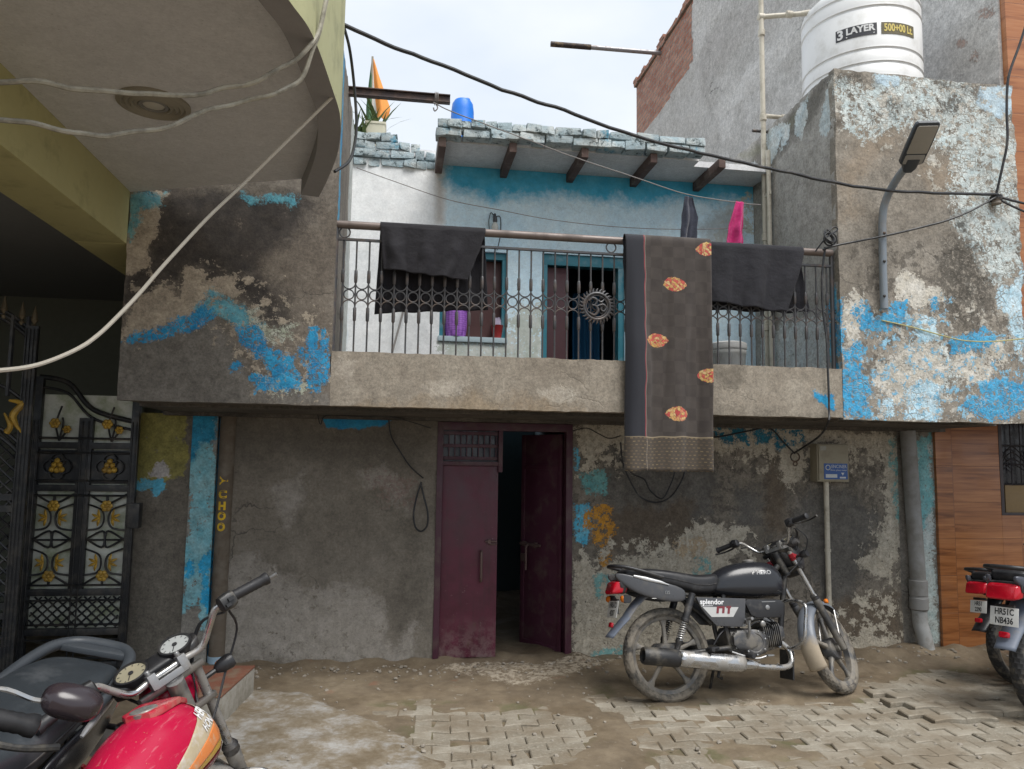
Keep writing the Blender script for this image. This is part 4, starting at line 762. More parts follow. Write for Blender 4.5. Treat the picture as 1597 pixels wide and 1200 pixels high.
bt.inputs['Color1'].default_value = (.36,.14,.09,1); bt.inputs['Color2'].default_value = (.50,.27,.19,1); bt.inputs['Mortar'].default_value = (.26,.22,.19,1)
col = t.mix(bt.outputs['Color'], (.45,.40,.36), t.math('MULTIPLY', t.rng(t.noise(14,5,.7), .58, .66), .8)); col = t.mix(col, (.16,.07,.05), t.math('MULTIPLY', t.rng(t.noise(9,4,.7), .56, .68), .6))
M_brick = t.out(col, .9, t.bump(t.math('MULTIPLY_ADD', bt.outputs['Fac'], -1., t.noise(25,4)), .8, .03))
# bare brick end: bricks of its own towards the top edge, ragged against the sky
mb = MB(); zb = tpx(1000,205)[1]-1
ye = ybk; edge = [(bk0, 0), (ye, 0), (ye, ztop_b)]
mb.box2((XT+.035, bk0-.4, 2.0), (XT+.3, ye, ztop_b-.02)); mb.box2((XT+.02, tpx(1035,60)[0], ztop_b-.02), (XT+.3, bk0+.021, 9.2)) if False else None
ztop = lambda y: ztop_b
bwall = mb

mb.build('brick_wall', M_brick, th_, bevel=.004)
mb = MB()
for r in range(2):
    y = bk0
    while y < ye: l = random.uniform(.2,.24); mb.box((XT+.13, y+l/2, ztop_b+.02+r*.08), (.25+random.uniform(0,.04), l-.015, .07), None, .012) if (r == 0 or random.random() < .5) else None; y += l
mb.build('brick_wall', M_brick, th_)
mb = MB(); mb.box2((XT+.12, yfr+.05, 2.0), (9.5, ye-.05, ztop_b-.05)); mb.box2((XT+.1, yfr+.05, ztop_b-.05), (9.5, bk0, 10.4)); mb.build('wall', mat('grey plaster plain', (.45,.44,.42), .9, 0, .2, 3, .5), th_, smooth=False)
# ------------------------------------------------------------------ neighbour at the right with wood-grained tiles
rt = thing('tiled_house', 'neighbouring house at the right edge faced with glossy brown wood grain tiles', 'house', (5.2, 5.8, 0))
def wood_tile(name, tw, thh, c1, c2, c3):
    t = NT(name); cx = t.n('SeparateXYZ'); t.lk(t.co, cx.inputs[0]); cc = t.n('CombineXYZ'); t.lk(cx.outputs[0], cc.inputs[0]); t.lk(cx.outputs[2], cc.inputs[1])
    bt = t.n('TexBrick'); t.lk(cc.outputs[0], bt.inputs['Vector']); bt.offset = 0; bt.inputs['Scale'].default_value = 1; bt.inputs['Brick Width'].default_value = tw; bt.inputs['Row Height'].default_value = thh; bt.inputs['Mortar Size'].default_value = .0022
    for k, v in (('Color1',(.2,.2,.2,1)),('Color2',(.8,.8,.8,1)),('Mortar',(.5,.5,.5,1))): bt.inputs[k].default_value = v
    off = t.n('VectorMath', operation='MULTIPLY_ADD'); t.lk(bt.outputs['Color'], off.inputs[0]); off.inputs[1].default_value = (5,5,9); t.lk(t.co, off.inputs[2])
    gr = t.noise(1, 6, .6, vec=t.map((1.2, 1, 17), vec=off.outputs[0]), dist=.8); g2 = t.noise(1, 4, .6, vec=t.map((3, 1, 90), vec=off.outputs[0]))
    col = t.ramp(t.math('MULTIPLY_ADD', g2, .3, t.math('MULTIPLY', gr, .75)), [(.36,c1),(.5,c2),(.66,c3)]); col = t.mix(col, (.12,.05,.03), t.math('MULTIPLY', bt.outputs['Fac'], .7))
    d = t.rng(t.noise(2.3,5,.7), .5, .7); z = t.rng(cx.outputs[2], 0, .7, .75, .0); dm = t.math('MULTIPLY', d, z); col = t.mix(col, (.20,.15,.11), dm); scr = t.rng(t.noise(24,5,.8), .70, .73); col = t.mix(col, (.55,.5,.45), t.math('MULTIPLY', scr, .6))
    return t.out(col, t.rng(d, 0, 1, .28, .5), t.bump(t.math('MULTIPLY', bt.outputs['Fac'], -1), .5, .004))
M_wt = wood_tile('brown wood grain tile', .62, .30, (.16,.056,.020), (.32,.122,.042), (.44,.19,.072))
M_wt2 = wood_tile('orange wood grain tile', .9, .30, (.20,.07,.03), (.38,.145,.055), (.46,.20,.085))
xt0, xt1 = W(1461,850,y=YG+.02).x, 8.0
wnx0, wnz0, wnz1 = W(1558,740,y=YG).x, W(1562,802,y=YG).z, W(1558,668,y=YG).z+.1
mb = MB(); YT = YG-.01
mb.box2((xt0, YT, 0), (wnx0, YT+.12, 1.95)); mb.box2((wnx0, YT, 0), (xt1, YT+.12, wnz0)); mb.build('wall', M_wt, rt, bevel=.004)
mb = MB(); mb.box2((wnx0, YT+.11, wnz0), (xt1, YT+.14, 2.0)); mb.build('pane', mat('dark pane', (.012,.010,.014), .2, 0, .2), rt, smooth=False)
wf = MB(); wf.box2((wnx0, YT-.004, wnz0-.01), (xt1, YT+.1, wnz0+.012)); wf.box2((wnx0, YT-.003, wnz0+.012), (wnx0+.03, YT+.1, 1.95)); win = wf.build('window', mat('window frame dark', (.05,.04,.045), .5), rt, bevel=.003)
gm = MB()
for k in range(8): gm.tube([(wnx0+.05+k*.09, YT+.03, wnz0), (wnx0+.05+k*.09, YT+.03, 1.95)], .006, 6)
for z in (1.35, 1.52, 1.68): gm.tube([(wnx0, YT+.03, z), (wnx0+.8, YT+.03, z)], .006, 6)
for k in range(4): gm.ring((wnx0+.12+k*.16, YT+.025, 1.60), (0,1,0), .05, .005, 18, 5); gm.tube([(wnx0+.03, YT+.025, 1.45+.03*k), (wnx0+.14, YT+.02, 1.52+.05*k), (wnx0+.3, YT+.025, 1.44+.03*k)], .005, 5, smooth=5)
gm.build('grille', mat('dark iron grille', (.03,.025,.03), .5, .4), win)
mb = MB(); mb.box2((wnx0+.06, YT+.02, wnz0+.012), (wnx0+.28, YT+.09, wnz0+.24)); mb.build('shelf_box', mat('ochre board', (.25,.17,.08), .7, 0, .3, 9), win, bevel=.004)
xu = W(1570,60,y=YF+.2).x
mb = MB(); mb.box2((xu, YF+.2, 1.99), (8, YF+.5, 8)); mb.build('wall', M_wt2, rt, bevel=.004)
mb = MB(); mb.box2((XR+.055, YF+.25, 1.9), (8, YG+.1, 1.985)); mb.build('slab', M_und, rt, bevel=.006)
# ------------------------------------------------------------------ balcony railing
RY = YF+.055
def rz(px, py): return W(px, py, y=RY).z
rail = thing('balcony_railing', 'grey iron balcony railing with a row of rings and a round sunburst emblem', 'railing', (1.2, RY, ZP))
rx0, rx1 = W(524,350,y=RY).x, W(1297,397,y=RY).x
zt = (rz(525,350)+rz(1290,395))/2; zm = zt-.095; zr = (rz(700,464)+rz(940,480))/2-.0; zc = zr
mb = MB(); mb.tube([(rx0-.02, RY, zt), (rx1, RY, zt)], .026, 14); mb.build('top_rail', mat('brown grey rail paint', (.17,.135,.12), .5, .2, .2, 9, .2, dirt=(.09,.07,.06), damt=.3), rail)
mb = MB(); mb.box2((rx0, RY-.012, zm-.007), (rx1, RY+.012, zm+.007)); mb.build('middle_rail', M_irong, rail)
for x in (rx0+.006, rx1-.006):
    mb = MB(); mb.tube([(x, RY, ZP-.03), (x, RY, zt)], .015, 10); mb.build('post', M_irong, rail)
xs = np.arange(rx0+.055, rx1-.03, .0805); bar = ringp = None
for i, x in enumerate(xs):
    if bar is None:
        mb = MB(); mb.tube([(0,0,ZP-.05), (0,0,zm)], .0058, 7)
        for a, b in ((zc+.075, zc+.16), (zc-.17, zc-.08)): mb.lathe([(.007,0),(.0105,.006),(.0115,.04),(.0105,b-a-.006),(.007,b-a)], (0,0,a), (0,0,1), 8)
        bar = mb.build('baluster', M_irong, rail, local=True); o = bar
        mb = MB(); h = .0403; mb.ring((0,0,0), (0,1,0), .031, .0045, 22, 6)
        for s in (1, -1):
            pts = [V(math.cos(a)*h, 0, s*(.036+.042-math.sin(a)*.042)) for a in np.linspace(0, math.pi, 13)]; pts = [V(-h,0,s*.10)]+pts[::-1]+[V(h,0,s*.10)]; mb.tube(pts, .0042, 6)
        ringp = mb.build('ring', M_irong, rail, local=True); r_ = ringp
    else:
        o = bar.copy(); COL.objects.link(o); o.parent = rail; r_ = ringp.copy(); COL.objects.link(r_); r_.parent = rail
    o.location = (x-1.2, 0, -ZP); o.rotation_euler = (0, 0, random.uniform(0, 3)); r_.location = (x+.0403-1.2, random.uniform(-.001,.001), zc-ZP)
for px, py in ((538,364), (953,386)):
    mb = MB(); x = W(px, py, y=RY).x; mb.ring((x, RY, (zt+zm)/2-.002), (0,1,0), .033, .005, 24, 6); mb.build('rail_ring', M_irong, rail)
e0 = W(931,478,y=RY-.02)
mb = MB(); mb.ring(e0, (0,1,0), .088, .010, 40, 8); mb.ring(e0, (0,1,0), .073, .005, 40, 6)
for k in range(28):
    a = 2*math.pi*k/28; d = V(math.cos(a), 0, math.sin(a)); q = V(-math.sin(a), 0, math.cos(a)); mb.tube([e0+d*.09+q*.004, e0+d*.108+q*.002, e0+d*.122-q*.007], [.009,.007,.001], 6)
e = mb.build('emblem', M_irong, rail)
def EP(x, z): return e0+V(x*.075, -.006, z*.075)
mb = MB(); mb.tube([EP(-.75,.45), EP(-.4,.72), EP(-.02,.5), EP(-.2,.12), EP(-.45,.08), EP(-.1,0), EP(.08,-.4), EP(-.25,-.8), EP(-.8,-.55)], [.005,.009,.009,.006,.005,.008,.010,.008,.004], 8, smooth=6)
mb.tube([EP(0,.0), EP(.3,.12), EP(.55,.15), EP(.82,-.1), EP(.62,-.42), EP(.36,-.3), EP(.42,-.05)], [.006,.007,.008,.008,.007,.005,.003], 8, smooth=6)
mb.tube([EP(.1,.55), EP(.35,.38), EP(.62,.6)], [.003,.008,.003], 8, smooth=6); mb.lathe([(.001,-.012),(.010,0),(.001,.012)], EP(.36,.78), (0,-1,0), 8); mb.build('sign_shape', M_irong, e)
# ------------------------------------------------------------------ cloths over the rail
def cloth_mat(name, col, weave=500, var=.2, sheen=.2):
    t = NT(name); n = t.noise(7,5,.6); wv = t.n('TexWave'); wv.inputs['Scale'].default_value = weave/6; t.lk(t.co, wv.inputs['Vector']); wv.inputs['Distortion'].default_value = 1
    k = t.rng(n, .3, .7, 1-var, 1+var); q = t.n('Mix', data_type='RGBA', blend_type='MULTIPLY'); q.inputs[0].default_value = 1; q.inputs[6].default_value = (*col,1); t.lk(k, q.inputs[7])
    return t.out(q.outputs[2], .85, t.bump(t.math('MULTIPLY_ADD', t.noise(14,5,.6), 1.4, t.math('MULTIPLY', wv.outputs['Fac'], .1)), .6, .012), **{'Sheen Weight': sheen})
M_cloth = cloth_mat('faded black cotton', (.009,.0078,.0115), sheen=.03); M_cloth2 = cloth_mat('washed charcoal cotton', (.012,.0115,.0165), sheen=.03)
def drape(name, front, back, top, material, label, nu=70, nf=46, folds=6, amp=.012, seed=0, th=.004, attrs=None, cat='cloth', group=None, yoff=0):
    """front/back: ((xl, zl), (xr, zr)) bottom corners; top: (xl, xr) on the rail"""
    rr = .030; mb = MB(); R = random.Random(seed); ph = [R.uniform(0, 6.3) for _ in range(5)]; uu, vv = [], []
    def pos(u, v):      # v: -1 front bottom .. 0 rail .. 1 back bottom
        xt = top[0]+(top[1]-top[0])*u; s = -1 if v < 0 else 1; q = front if v < 0 else back; a = abs(v)
        xb = q[0][0]+(q[1][0]-q[0][0])*u; zb = q[0][1]+(q[1][1]-q[0][1])*u
        arc = math.pi/2*rr; L = (zt-zb)+arc; d = a*L
        if d < arc: t_ = d/rr; y = s*math.sin(t_)*rr; z = zt+math.cos(t_)*rr; x = xt
        else:
            k = (d-arc)/(L-arc); z = zt-(d-arc); x = xt+(xb-xt)*k**1.1
            f = math.sin(u*folds*2*math.pi+ph[0]+.6*k)+.6*math.sin(u*folds*4.3+ph[1]-1.2*k)+.5*mnoise.noise(V(u*9, k*3, seed)); y = s*(rr+.004+amp*.6*k)+amp*(f)*min(1, k*2.2)
            x += .006*mnoise.noise(V(u*3, k*4, seed+5)); z += (.011*mnoise.noise(V(u*6, 3.3, seed)))*k
            if s < 0: y = min(y, -rr-.002)
            else: y = max(y, rr+.002)
        return V(x, RY+y+yoff, z+.0)
    def g(i, j): return pos(i, j*2-1)
    n0 = nf*2
    mb.grid(lambda i, j: (uu.append(i), vv.append(j*2-1), g(i, j))[2], nu, n0); mb.attrs = dict(u=uu, v=vv); 
    if attrs: mb.attrs.update(attrs(uu, vv, mb.v))
    o = mb.build(name, material, None, recalc=False, angle=180, solid=th); return tag(o, label, cat, group)
def c2(px, py): p = W(px, py, y=RY-.05); return (p.x, p.z)
drape('black_cloth', (c2(598,418), c2(729,438)), (c2(583,484), c2(764,480)), (c2(593,349)[0], c2(758,358)[0]), M_cloth, 'plain black cloth drying on the left end of the balcony rail', folds=3.2, amp=.019, seed=3, group='black cloths on the rail')
drape('black_cloth', (c2(1111,470), c2(1226,487)), (c2(1112,480), c2(1273,484)), (c2(1109,385)[0], c2(1256,390)[0]), M_cloth2, 'plain charcoal cloth on the rail right of the patterned shawl', folds=2.6, amp=.018, seed=8, group='black cloths on the rail')
# long patterned shawl
def shawl_attrs(uu, vv, vs):
    P = np.array([(v.x+.010*mnoise.noise(V(v.x*9, v.z*9, 2)), v.z+.010*mnoise.noise(V(v.x*9, v.z*9, 7))) for v in vs]); sh = []
    for cx, cy in ((1051,444),(1024,532),(1054,646),(1101,390),(1103,587)):
        c = W(cx, cy, y=YF-.03); w2, h2 = .078, .047
        sh.append([(c.x+w2*math.copysign(abs(math.cos(a))**1.0, math.cos(a)), c.z+h2*math.copysign(abs(math.sin(a))**1.7, math.sin(a))) for a in np.linspace(0, 2*math.pi, 22)[:-1]])
    s = sdf(P, sh); s = np.where(np.array(vv) < 0, s, -.3); cxs = np.array([W(px, 500, y=YF-.03).x for px in (1003, 1000)])
    return dict(motif=s, hx=P[:,0]-cxs[0], px_=P[:,0], pz_=P[:,1])
t = NT('printed shawl'); u, v = t.attr('px_'), t.attr('pz_'); hx = t.attr('hx'); cc = t.n('CombineXYZ'); t.lk(u, cc.inputs[0]); t.lk(v, cc.inputs[1])
ck = t.n('TexChecker'); ck.inputs['Scale'].default_value = 13; t.lk(cc.outputs[0], ck.inputs['Vector']); ck.inputs['Color1'].default_value = (.040,.031,.027,1); ck.inputs['Color2'].default_value = (.062,.050,.044,1)
fine = t.noise(260, 2, vec=cc.outputs[0]); n = t.noise(6,5,.6); blk = t.voro(15, vec=cc.outputs[0], out='Color', rnd=.3)
col = t.mix(ck.outputs['Color'], t.mix((.034,.027,.024), (.085,.070,.060), t.math('MULTIPLY', fine, t.rng(t.noise(11,3,vec=cc.outputs[0]), .35, .65))), .55)
# hem with rows of dots
br = t.n('TexBrick'); t.lk(cc.outputs[0], br.inputs['Vector']); br.inputs['Scale'].default_value = 1; br.inputs['Brick Width'].default_value = .030; br.inputs['Row Height'].default_value = .021; br.inputs['Mortar Size'].default_value = .0075
br.inputs['Color1'].default_value = (.19,.14,.075,1); br.inputs['Color2'].default_value = (.085,.058,.038,1); br.inputs['Mortar'].default_value = (.045,.036,.03,1)
zh = W(1040,682,y=YF-.03).z; hem = t.rng(v, zh-.002, zh+.002, 1, 0); col = t.mix(col, t.mix(br.outputs['Color'], (.11,.085,.055), t.math('MULTIPLY', fine, .5)), hem)
ln = t.math('MULTIPLY', t.rng(t.math('ABSOLUTE', t.math('SUBTRACT', v, zh)), .003, .005, 1, 0), 1.); col = t.mix(col, (.25,.2,.13), ln)
# plain dark strip with a red and a pale thread
strip = t.math('MULTIPLY', t.rng(hx, -.001, .001, 1, 0), t.math('SUBTRACT', 1, hem)); col = t.mix(col, (.016,.017,.024), strip)
col = t.mix(col, (.26,.035,.05), t.math('MULTIPLY', t.rng(t.math('ABSOLUTE', t.math('ADD', hx, -.004)), .002, .003, 1, 0), t.math('SUBTRACT', 1, hem))); col = t.mix(col, (.30,.25,.20), t.math('MULTIPLY', t.rng(t.math('ABSOLUTE', t.math('ADD', hx, -.011)), .001, .0018, 1, 0), .8))
mo = t.attr('motif'); s_ = t.math('ADD', mo, t.math('MULTIPLY', t.math('SUBTRACT', t.noise(60,3), .5), .022)); mk = t.rng(s_, -.001, .001); pv_ = t.voro(62, vec=cc.outputs[0], out='Color'); sep = t.n('SeparateColor'); t.lk(pv_, sep.inputs[0])
mc = t.ramp(sep.outputs[0], [(0,(.42,.05,.05)),(.30,(.55,.12,.08)),(.36,(.50,.30,.08)),(.62,(.60,.42,.20)),(.68,(.50,.16,.10)),(1,(.55,.38,.12))]); ed = t.rng(t.voro(62,'DISTANCE_TO_EDGE',cc.outputs[0]), .02, .06, 1, 0); mc = t.mix(mc, (.06,.035,.03), t.math('MULTIPLY', ed, .7)); col = t.mix(col, mc, mk)
M_shawl = t.out(col, .88, t.bump(t.math('MULTIPLY_ADD', fine, .4, n), .35, .006), **{'Sheen Weight': .15})
def c3(px, py): p = W(px, py, y=YF-.03); return (p.x, p.z)
drape('shawl', (c3(972,734), c3(1107,737)), (c3(980,470), c3(1106,480)), (c3(975,372)[0], c3(1108,383)[0]), M_shawl, 'long dark printed shawl with red and gold flower motifs hanging over the parapet', nu=60, nf=80, folds=2.1, amp=.026, seed=11, attrs=shawl_attrs, cat='shawl', yoff=-.062)
sb = bpy.data.objects['shawl']
# clothes line items
def hang(name, label, cat, poly, y, material, fold=.03, seed=1):
    mb = MB(); L = [W(x, yy, y=y) for x, yy in poly[0]]; Rr = [W(x, yy, y=y) for x, yy in poly[1]]; n = len(L)-1
    def g(u, v):
        k = v*n; i = min(int(k), n-1); f = k-i; a = L[i].lerp(L[i+1], f); b = Rr[i].lerp(Rr[i+1], f); p = a.lerp(b, u); p.y += fold*(math.sin(u*8+seed+v*1.2)+.5*math.sin(u*15+v*2)+1.2*mnoise.noise(V(u*2.5, v*3, seed)))*(.3+.7*v); p.x += .010*mnoise.noise(V(u*2, v*4, seed+3)); return p
    mb.grid(g, 30, 50); return tag(mb.build(name, material, None, recalc=False, angle=180, solid=.004), label, cat)
hang('trousers', 'dark navy garment bunched on the clothes line above the railing', 'clothes', ([(1068,306),(1064,335),(1061,377)], [(1080,308),(1088,340),(1084,377)]), 5.35, cloth_mat('dark navy cloth', (.03,.034,.055)), .016, 2)
hang('scarf', 'magenta cloth hanging in crumpled folds beside the cement side wall', 'clothes', ([(1148,314),(1137,350),(1134,381)], [(1160,316),(1160,350),(1160,383)]), 5.25, cloth_mat('magenta cloth', (.50,.012,.15)), .02, 5)
# ------------------------------------------------------------------ cables, ropes and lines
def cable(name, label, pts, r, material, cat='cable', seg=7, sm=6, wob=0, group=None, parent=None):
    """pts: (px, py, depth y)"""
    P = spline([W(x, y, y=d) for x, y, d in pts], sm)
    if wob: P = [p+V(*[wob*mnoise.noise(p*9+V(k*7,0,0)) for k in range(3)]) for p in P]
    mb = MB(); mb.tube(P, r, seg); o = mb.build(name, material, None); return tag(o, label, cat, group)
cable('power_cable', 'thick black cable sagging across the sky from the cream fascia to the lamp wall', [(518,30,3.45),(600,68,3.6),(690,102,3.75),(800,146,3.9),(880,172,4.0),(990,212,4.15),(1110,243,4.3),(1200,263,4.42),(1300,285,4.5),(1390,298,4.57),(1470,301,4.63),(1556,304,4.7)], .0105, M_cable, wob=.006)
cable('power_cable', 'black cable dropping from the top right to the wall bracket', [(1606,20,4.55),(1590,70,4.58),(1573,120,4.6),(1570,170,4.62),(1571,220,4.63),(1563,262,4.66),(1553,306,4.7)], .009, M_cable)
cable('power_cable', 'black cable slanting from the wall bracket down to the coil on the rail end', [(1556,306,4.7),(1520,326,4.69),(1480,343,4.68),(1440,354,4.68),(1390,366,4.66),(1340,376,4.67),(1300,384,4.68),(1283,390,4.70)], .0075, M_cable)
cable('power_cable', 'upper of two short black cables running from the bracket to the right edge', [(1554,306,4.7),(1575,312,4.68),(1600,318,4.66),(1640,326,4.6)], .009, M_cable)
cable('power_cable', 'lower of two short black cables running from the bracket to the right edge', [(1556,310,4.7),(1575,320,4.68),(1600,331,4.66),(1640,344,4.6)], .008, M_cable)
iso = W(1554,312,y=YF-.03); br_ = thing('cable_bracket', 'rusty bracket with wound wire gripping the cables high on the lamp wall', 'bracket', iso)
mb = MB(); mb.lathe([(.022,-.035),(.034,-.03),(.030,-.008),(.040,.0),(.028,.012),(.034,.03),(.018,.036)], iso, (0,0,1), 14); mb.build('insulator', mat('brown glaze', (.10,.065,.04), .5, 0, .3, 12, .2, dirt=(.25,.22,.18), damt=.4), br_)
mb = MB(); mb.tube([iso+V(0,.06,0), iso+V(0,0,0)], .010); [mb.ring(iso+V(0,0,.01+.007*k), (.2*random.random(),.1,1), .036, .004, 16, 5) for k in range(-2,3)]; mb.build('wire_wrap', M_cable, br_)
mb = MB(); P0 = W(1290,376,y=4.72)
for k in range(5): mb.ring(P0+V(random.uniform(-.02,.02), -.03+random.uniform(-.02,.02), random.uniform(-.01,.03)), (random.uniform(-.6,.6), 1, random.uniform(-.6,.6)), random.uniform(.035,.065), .005, 20, 6)
mb.tube([P0+V(-.09,0,-.08), P0+V(-.03,-.04,.01), P0+V(.06,-.03,.07), P0+V(.03,-.03,.09), P0+V(-.04,-.03,.02)], .005, 6, smooth=5); tag(mb.build('cable_coil', M_cable, None), 'tangled loops of black cable tied at the right end of the rail', 'cable')
cable('power_cable', 'black cable running down the right railing end and over the parapet to the ring', [(1287,386,4.72),(1282,430,4.725),(1283,480,4.73),(1289,530,4.725),(1291,578,4.72),(1293,640,4.725),(1291,660,4.74),(1276,682,5.2),(1240,706,5.7)], .0075, M_cable)
cable('power_cable', 'black cable from the wall ring running left behind the shawl', [(1240,708,5.7),(1222,690,5.7),(1200,668,5.71),(1170,672,5.71),(1130,680,5.71),(1100,684,5.71),(1060,690,5.7),(1000,690,5.7)], .0065, M_cable)
q = W(1240,713,y=5.70); mb = MB(); mb.ring(q, (.1,1,0), .036, .006, 22, 6); mb.ring(q+V(0,0,-.055), (.1,1,.2), .016, .005, 16, 6); mb.tube([q+V(0,.05,.03), q+V(0,0,.034)], .006); tag(mb.build('iron_ring', M_iron, None), 'iron ring on the peeling wall holding the cable loops', 'ring')
cable('cable_loop', 'wide black cable loop drooping under the shawl on the wall', [(968,690,5.69),(972,725,5.68),(988,760,5.68),(1000,776,5.68),(1022,784,5.68),(1045,776,5.68),(1062,752,5.68),(1068,730,5.69),(1062,700,5.7)], .0065, M_cable, group='cable loops under the shawl')
cable('cable_loop', 'narrower black cable loop crossing inside the wide one under the shawl', [(966,715,5.69),(985,738,5.68),(1005,748,5.67),(1014,765,5.67),(1032,778,5.67),(1044,760,5.67),(1052,735,5.68),(1050,700,5.7)], .006, M_cable, group='cable loops under the shawl')
cable('cable', 'thin black cable hanging down the plain wall from the soffit to a nail', [(606,650,5.69),(610,680,5.70),(625,706,5.71),(640,728,5.72),(660,746,5.73)], .0055, M_cable)
cable('cable_loop', 'long narrow black loop hanging on a nail left of the maroon door', [(657,752,5.72),(650,775,5.72),(645,802,5.71),(648,822,5.71),(657,829,5.71),(666,820,5.71),(667,800,5.71),(661,775,5.72),(656,753,5.72)], .007, M_cable)
cable('cable', 'thin wire stapled along the soffit edge over the plain wall', [(495,644,5.6),(500,662,5.66),(510,648,5.62),(560,650,5.6),(606,650,5.62),(640,658,5.66),(672,668,5.7)], .004, M_cable)
cable('cable', 'thin wire strung across the wall right of the door under the soffit', [(893,672,5.7),(915,668,5.7),(932,676,5.7),(950,684,5.7),(968,680,5.7)], .004, M_cable)
M_wc = mat('weathered white cable', (.40,.38,.31), .65, 0, .3, 18, .3, dirt=(.16,.15,.12), damt=.45, dsc=16)
cable('taped_cable', 'upper of two weathered cream cables swagged under the balcony ceiling', [(-60,124,2.30),(0,127,2.33),(70,130,2.36),(150,143,2.42),(230,145,2.5),(290,148,2.56),(340,140,2.62),(400,125,2.62),(450,97,2.64),(490,62,2.66),(503,30,2.66),(508,-20,2.66)], .0088, M_wc, 'cable', wob=.012, group='cream cables under the balcony')
cable('taped_cable', 'lower of two weathered cream cables swagged under the balcony ceiling', [(-60,184,2.25),(0,188,2.28),(60,193,2.32),(110,206,2.36),(160,211,2.42),(210,207,2.47),(270,196,2.53),(330,171,2.6),(380,161,2.66),(430,146,2.66),(465,120,2.68),(487,78,2.68),(500,45,2.67),(508,-10,2.66)], .0082, M_wc, 'cable', wob=.012, group='cream cables under the balcony')
cable('rope', 'taut cream rope slanting from the curved balcony down to the left edge', [(523,147,3.10),(476,193,3.08),(430,238,3.03),(380,287,2.98),(330,334,2.86),(290,376,2.76),(250,420,2.66),(220,455,2.58),(190,487,2.5),(155,521,2.42),(120,545,2.35),(60,569,2.25),(0,578,2.15),(-60,580,2.05)], .0062, mat('cream nylon rope', (.52,.48,.40), .8, 0, .2, 60, .8, bsc=300), 'rope')
cable('cable', 'thin black cable looping down the edge of the curved fascia', [(530,-20,3.5),(534,30,3.55),(545,75,3.6),(552,130,3.7),(556,190,3.72),(553,225,3.7),(544,252,3.62),(522,268,3.52)], .0075, M_cable)
cable('clothes_line', 'twisted clothes line slanting below the roof beams to the cement side wall', [(676,160,5.25),(700,172,5.28),(760,195,5.3),(833,222,5.33),(900,247,5.35),(985,275,5.35),(1070,303,5.35),(1150,316,5.3),(1186,320,5.25)], .0042, mat('grey line', (.25,.23,.22), .8), 'line', wob=.003)
cable('clothes_line', 'thin sagging wire across the sky blue wall above the window', [(556,262,5.55),(620,285,5.6),(700,312,5.62),(780,328,5.65),(860,343,5.68),(960,354,5.7),(1060,358,5.72),(1165,356,5.74)], .0028, mat('rust wire', (.16,.13,.12), .7), 'line')
cable('yellow_cord', 'thin yellow cord sagging across the blue patches of the lamp wall', [(1375,500,4.735),(1420,510,4.73),(1460,521,4.73),(1500,531,4.72),(1545,533,4.71),(1600,528,4.68),(1640,522,4.66)], .0045, mat('dull yellow cord', (.42,.38,.17), .7), 'cord')
# ------------------------------------------------------------------ iron beam, far pole
b0 = W(548,142,y=5.3); b1 = W(702,157,y=5.3)
ib = thing('iron_beam', 'dark iron beam jutting level from the left wall towards the roof', 'beam', (b0.x, 5.3, b0.z)); zb_ = (b0.z+b1.z)/2
mb = MB(); mb.box2((XPL-.02, 5.275, zb_-.03), (b1.x, 5.325, zb_-.022)); mb.box2((XPL-.02, 5.275, zb_+.022), (b1.x, 5.325, zb_+.03)); mb.box2((XPL-.02, 5.292, zb_-.022), (b1.x, 5.308, zb_+.022)); mb.build('beam', mat('dark rusty iron', (.06,.045,.045), .65, .5, .3, 9, .4, dirt=(.13,.08,.06), damt=.4), ib, bevel=.002)
mb = MB(); x = b1.x-.10; [mb.ring((x+.01*k, 5.3, zb_), (1,0,0), .045, .003, 16, 5) for k in range(-1,2)]; mb.tube([(x,5.3,zb_-.04),(x+.01,5.29,zb_-.075),(x-.01,5.29,zb_-.10),(x-.02,5.29,zb_-.075)], .005, 6, smooth=4); mb.build('wire_hook', mat('grey line', (.25,.23,.22)), ib)
if True:
    a = W(1030,83,x=XT+.03); e_ = W(859,69,y=a.y); pl = thing('iron_pole', 'grey pipe with a dark end jutting sideways from the brick gable against the sky', 'pole', a)
    d = (e_-a); mb = MB(); mb.tube([a+V(.3,0,0), a+d*.64], .042, 12); mb.build('pipe', mat('galvanised pipe', (.34,.33,.34), .45, .6, .2, 9, .2, dirt=(.2,.15,.12), damt=.3), pl)
    mb = MB(); mb.tube([a+d*.64, a+d*.66, a+d], .050, 12); mb.build('sleeve', mat('tarred sleeve', (.045,.032,.028), .7, .2, .4, 14, .4, dirt=(.22,.15,.07), damt=.3), pl)
# ------------------------------------------------------------------ blue drum, flag, planter on the roof
q0, q1 = W(703,188,y=7.0), W(739,188,y=7.0); rr = (q1.x-q0.x)/2; qt = W(720,158,y=7.0).z; qb = 4.0
dr = thing('blue_drum', 'bright blue plastic drum standing on the flat roof', 'drum', ((q0.x+q1.x)/2, 7.0, qb)); c = V((q0.x+q1.x)/2, 7.0, qb); hgt = qt-qb
mb = MB(); mb.lathe([(rr*.9,0),(rr,.02),(rr,hgt*.3),(rr*1.03,hgt*.32),(rr*1.03,hgt*.35),(rr,hgt*.37),(rr,hgt*.66),(rr*1.04,hgt*.68),(rr*1.04,hgt*.72),(rr,hgt*.74),(rr*.985,hgt*.88),(rr*.90,hgt*.96),(rr*.7,hgt),(.01,hgt)], c, (0,0,1), 36); mb.build('body', mat('blue polythene', (.008,.16,.62), .4, 0, .12, 6, .1), dr)
mb = MB(); mb.lathe([(rr*.25,-.005),(rr*.25,.02),(rr*.2,.028),(.005,.028)], c+V(rr*.4,0,hgt), (0,0,1), 18); mb.build('cap', mat('blue cap', (.006,.12,.5), .4), dr)
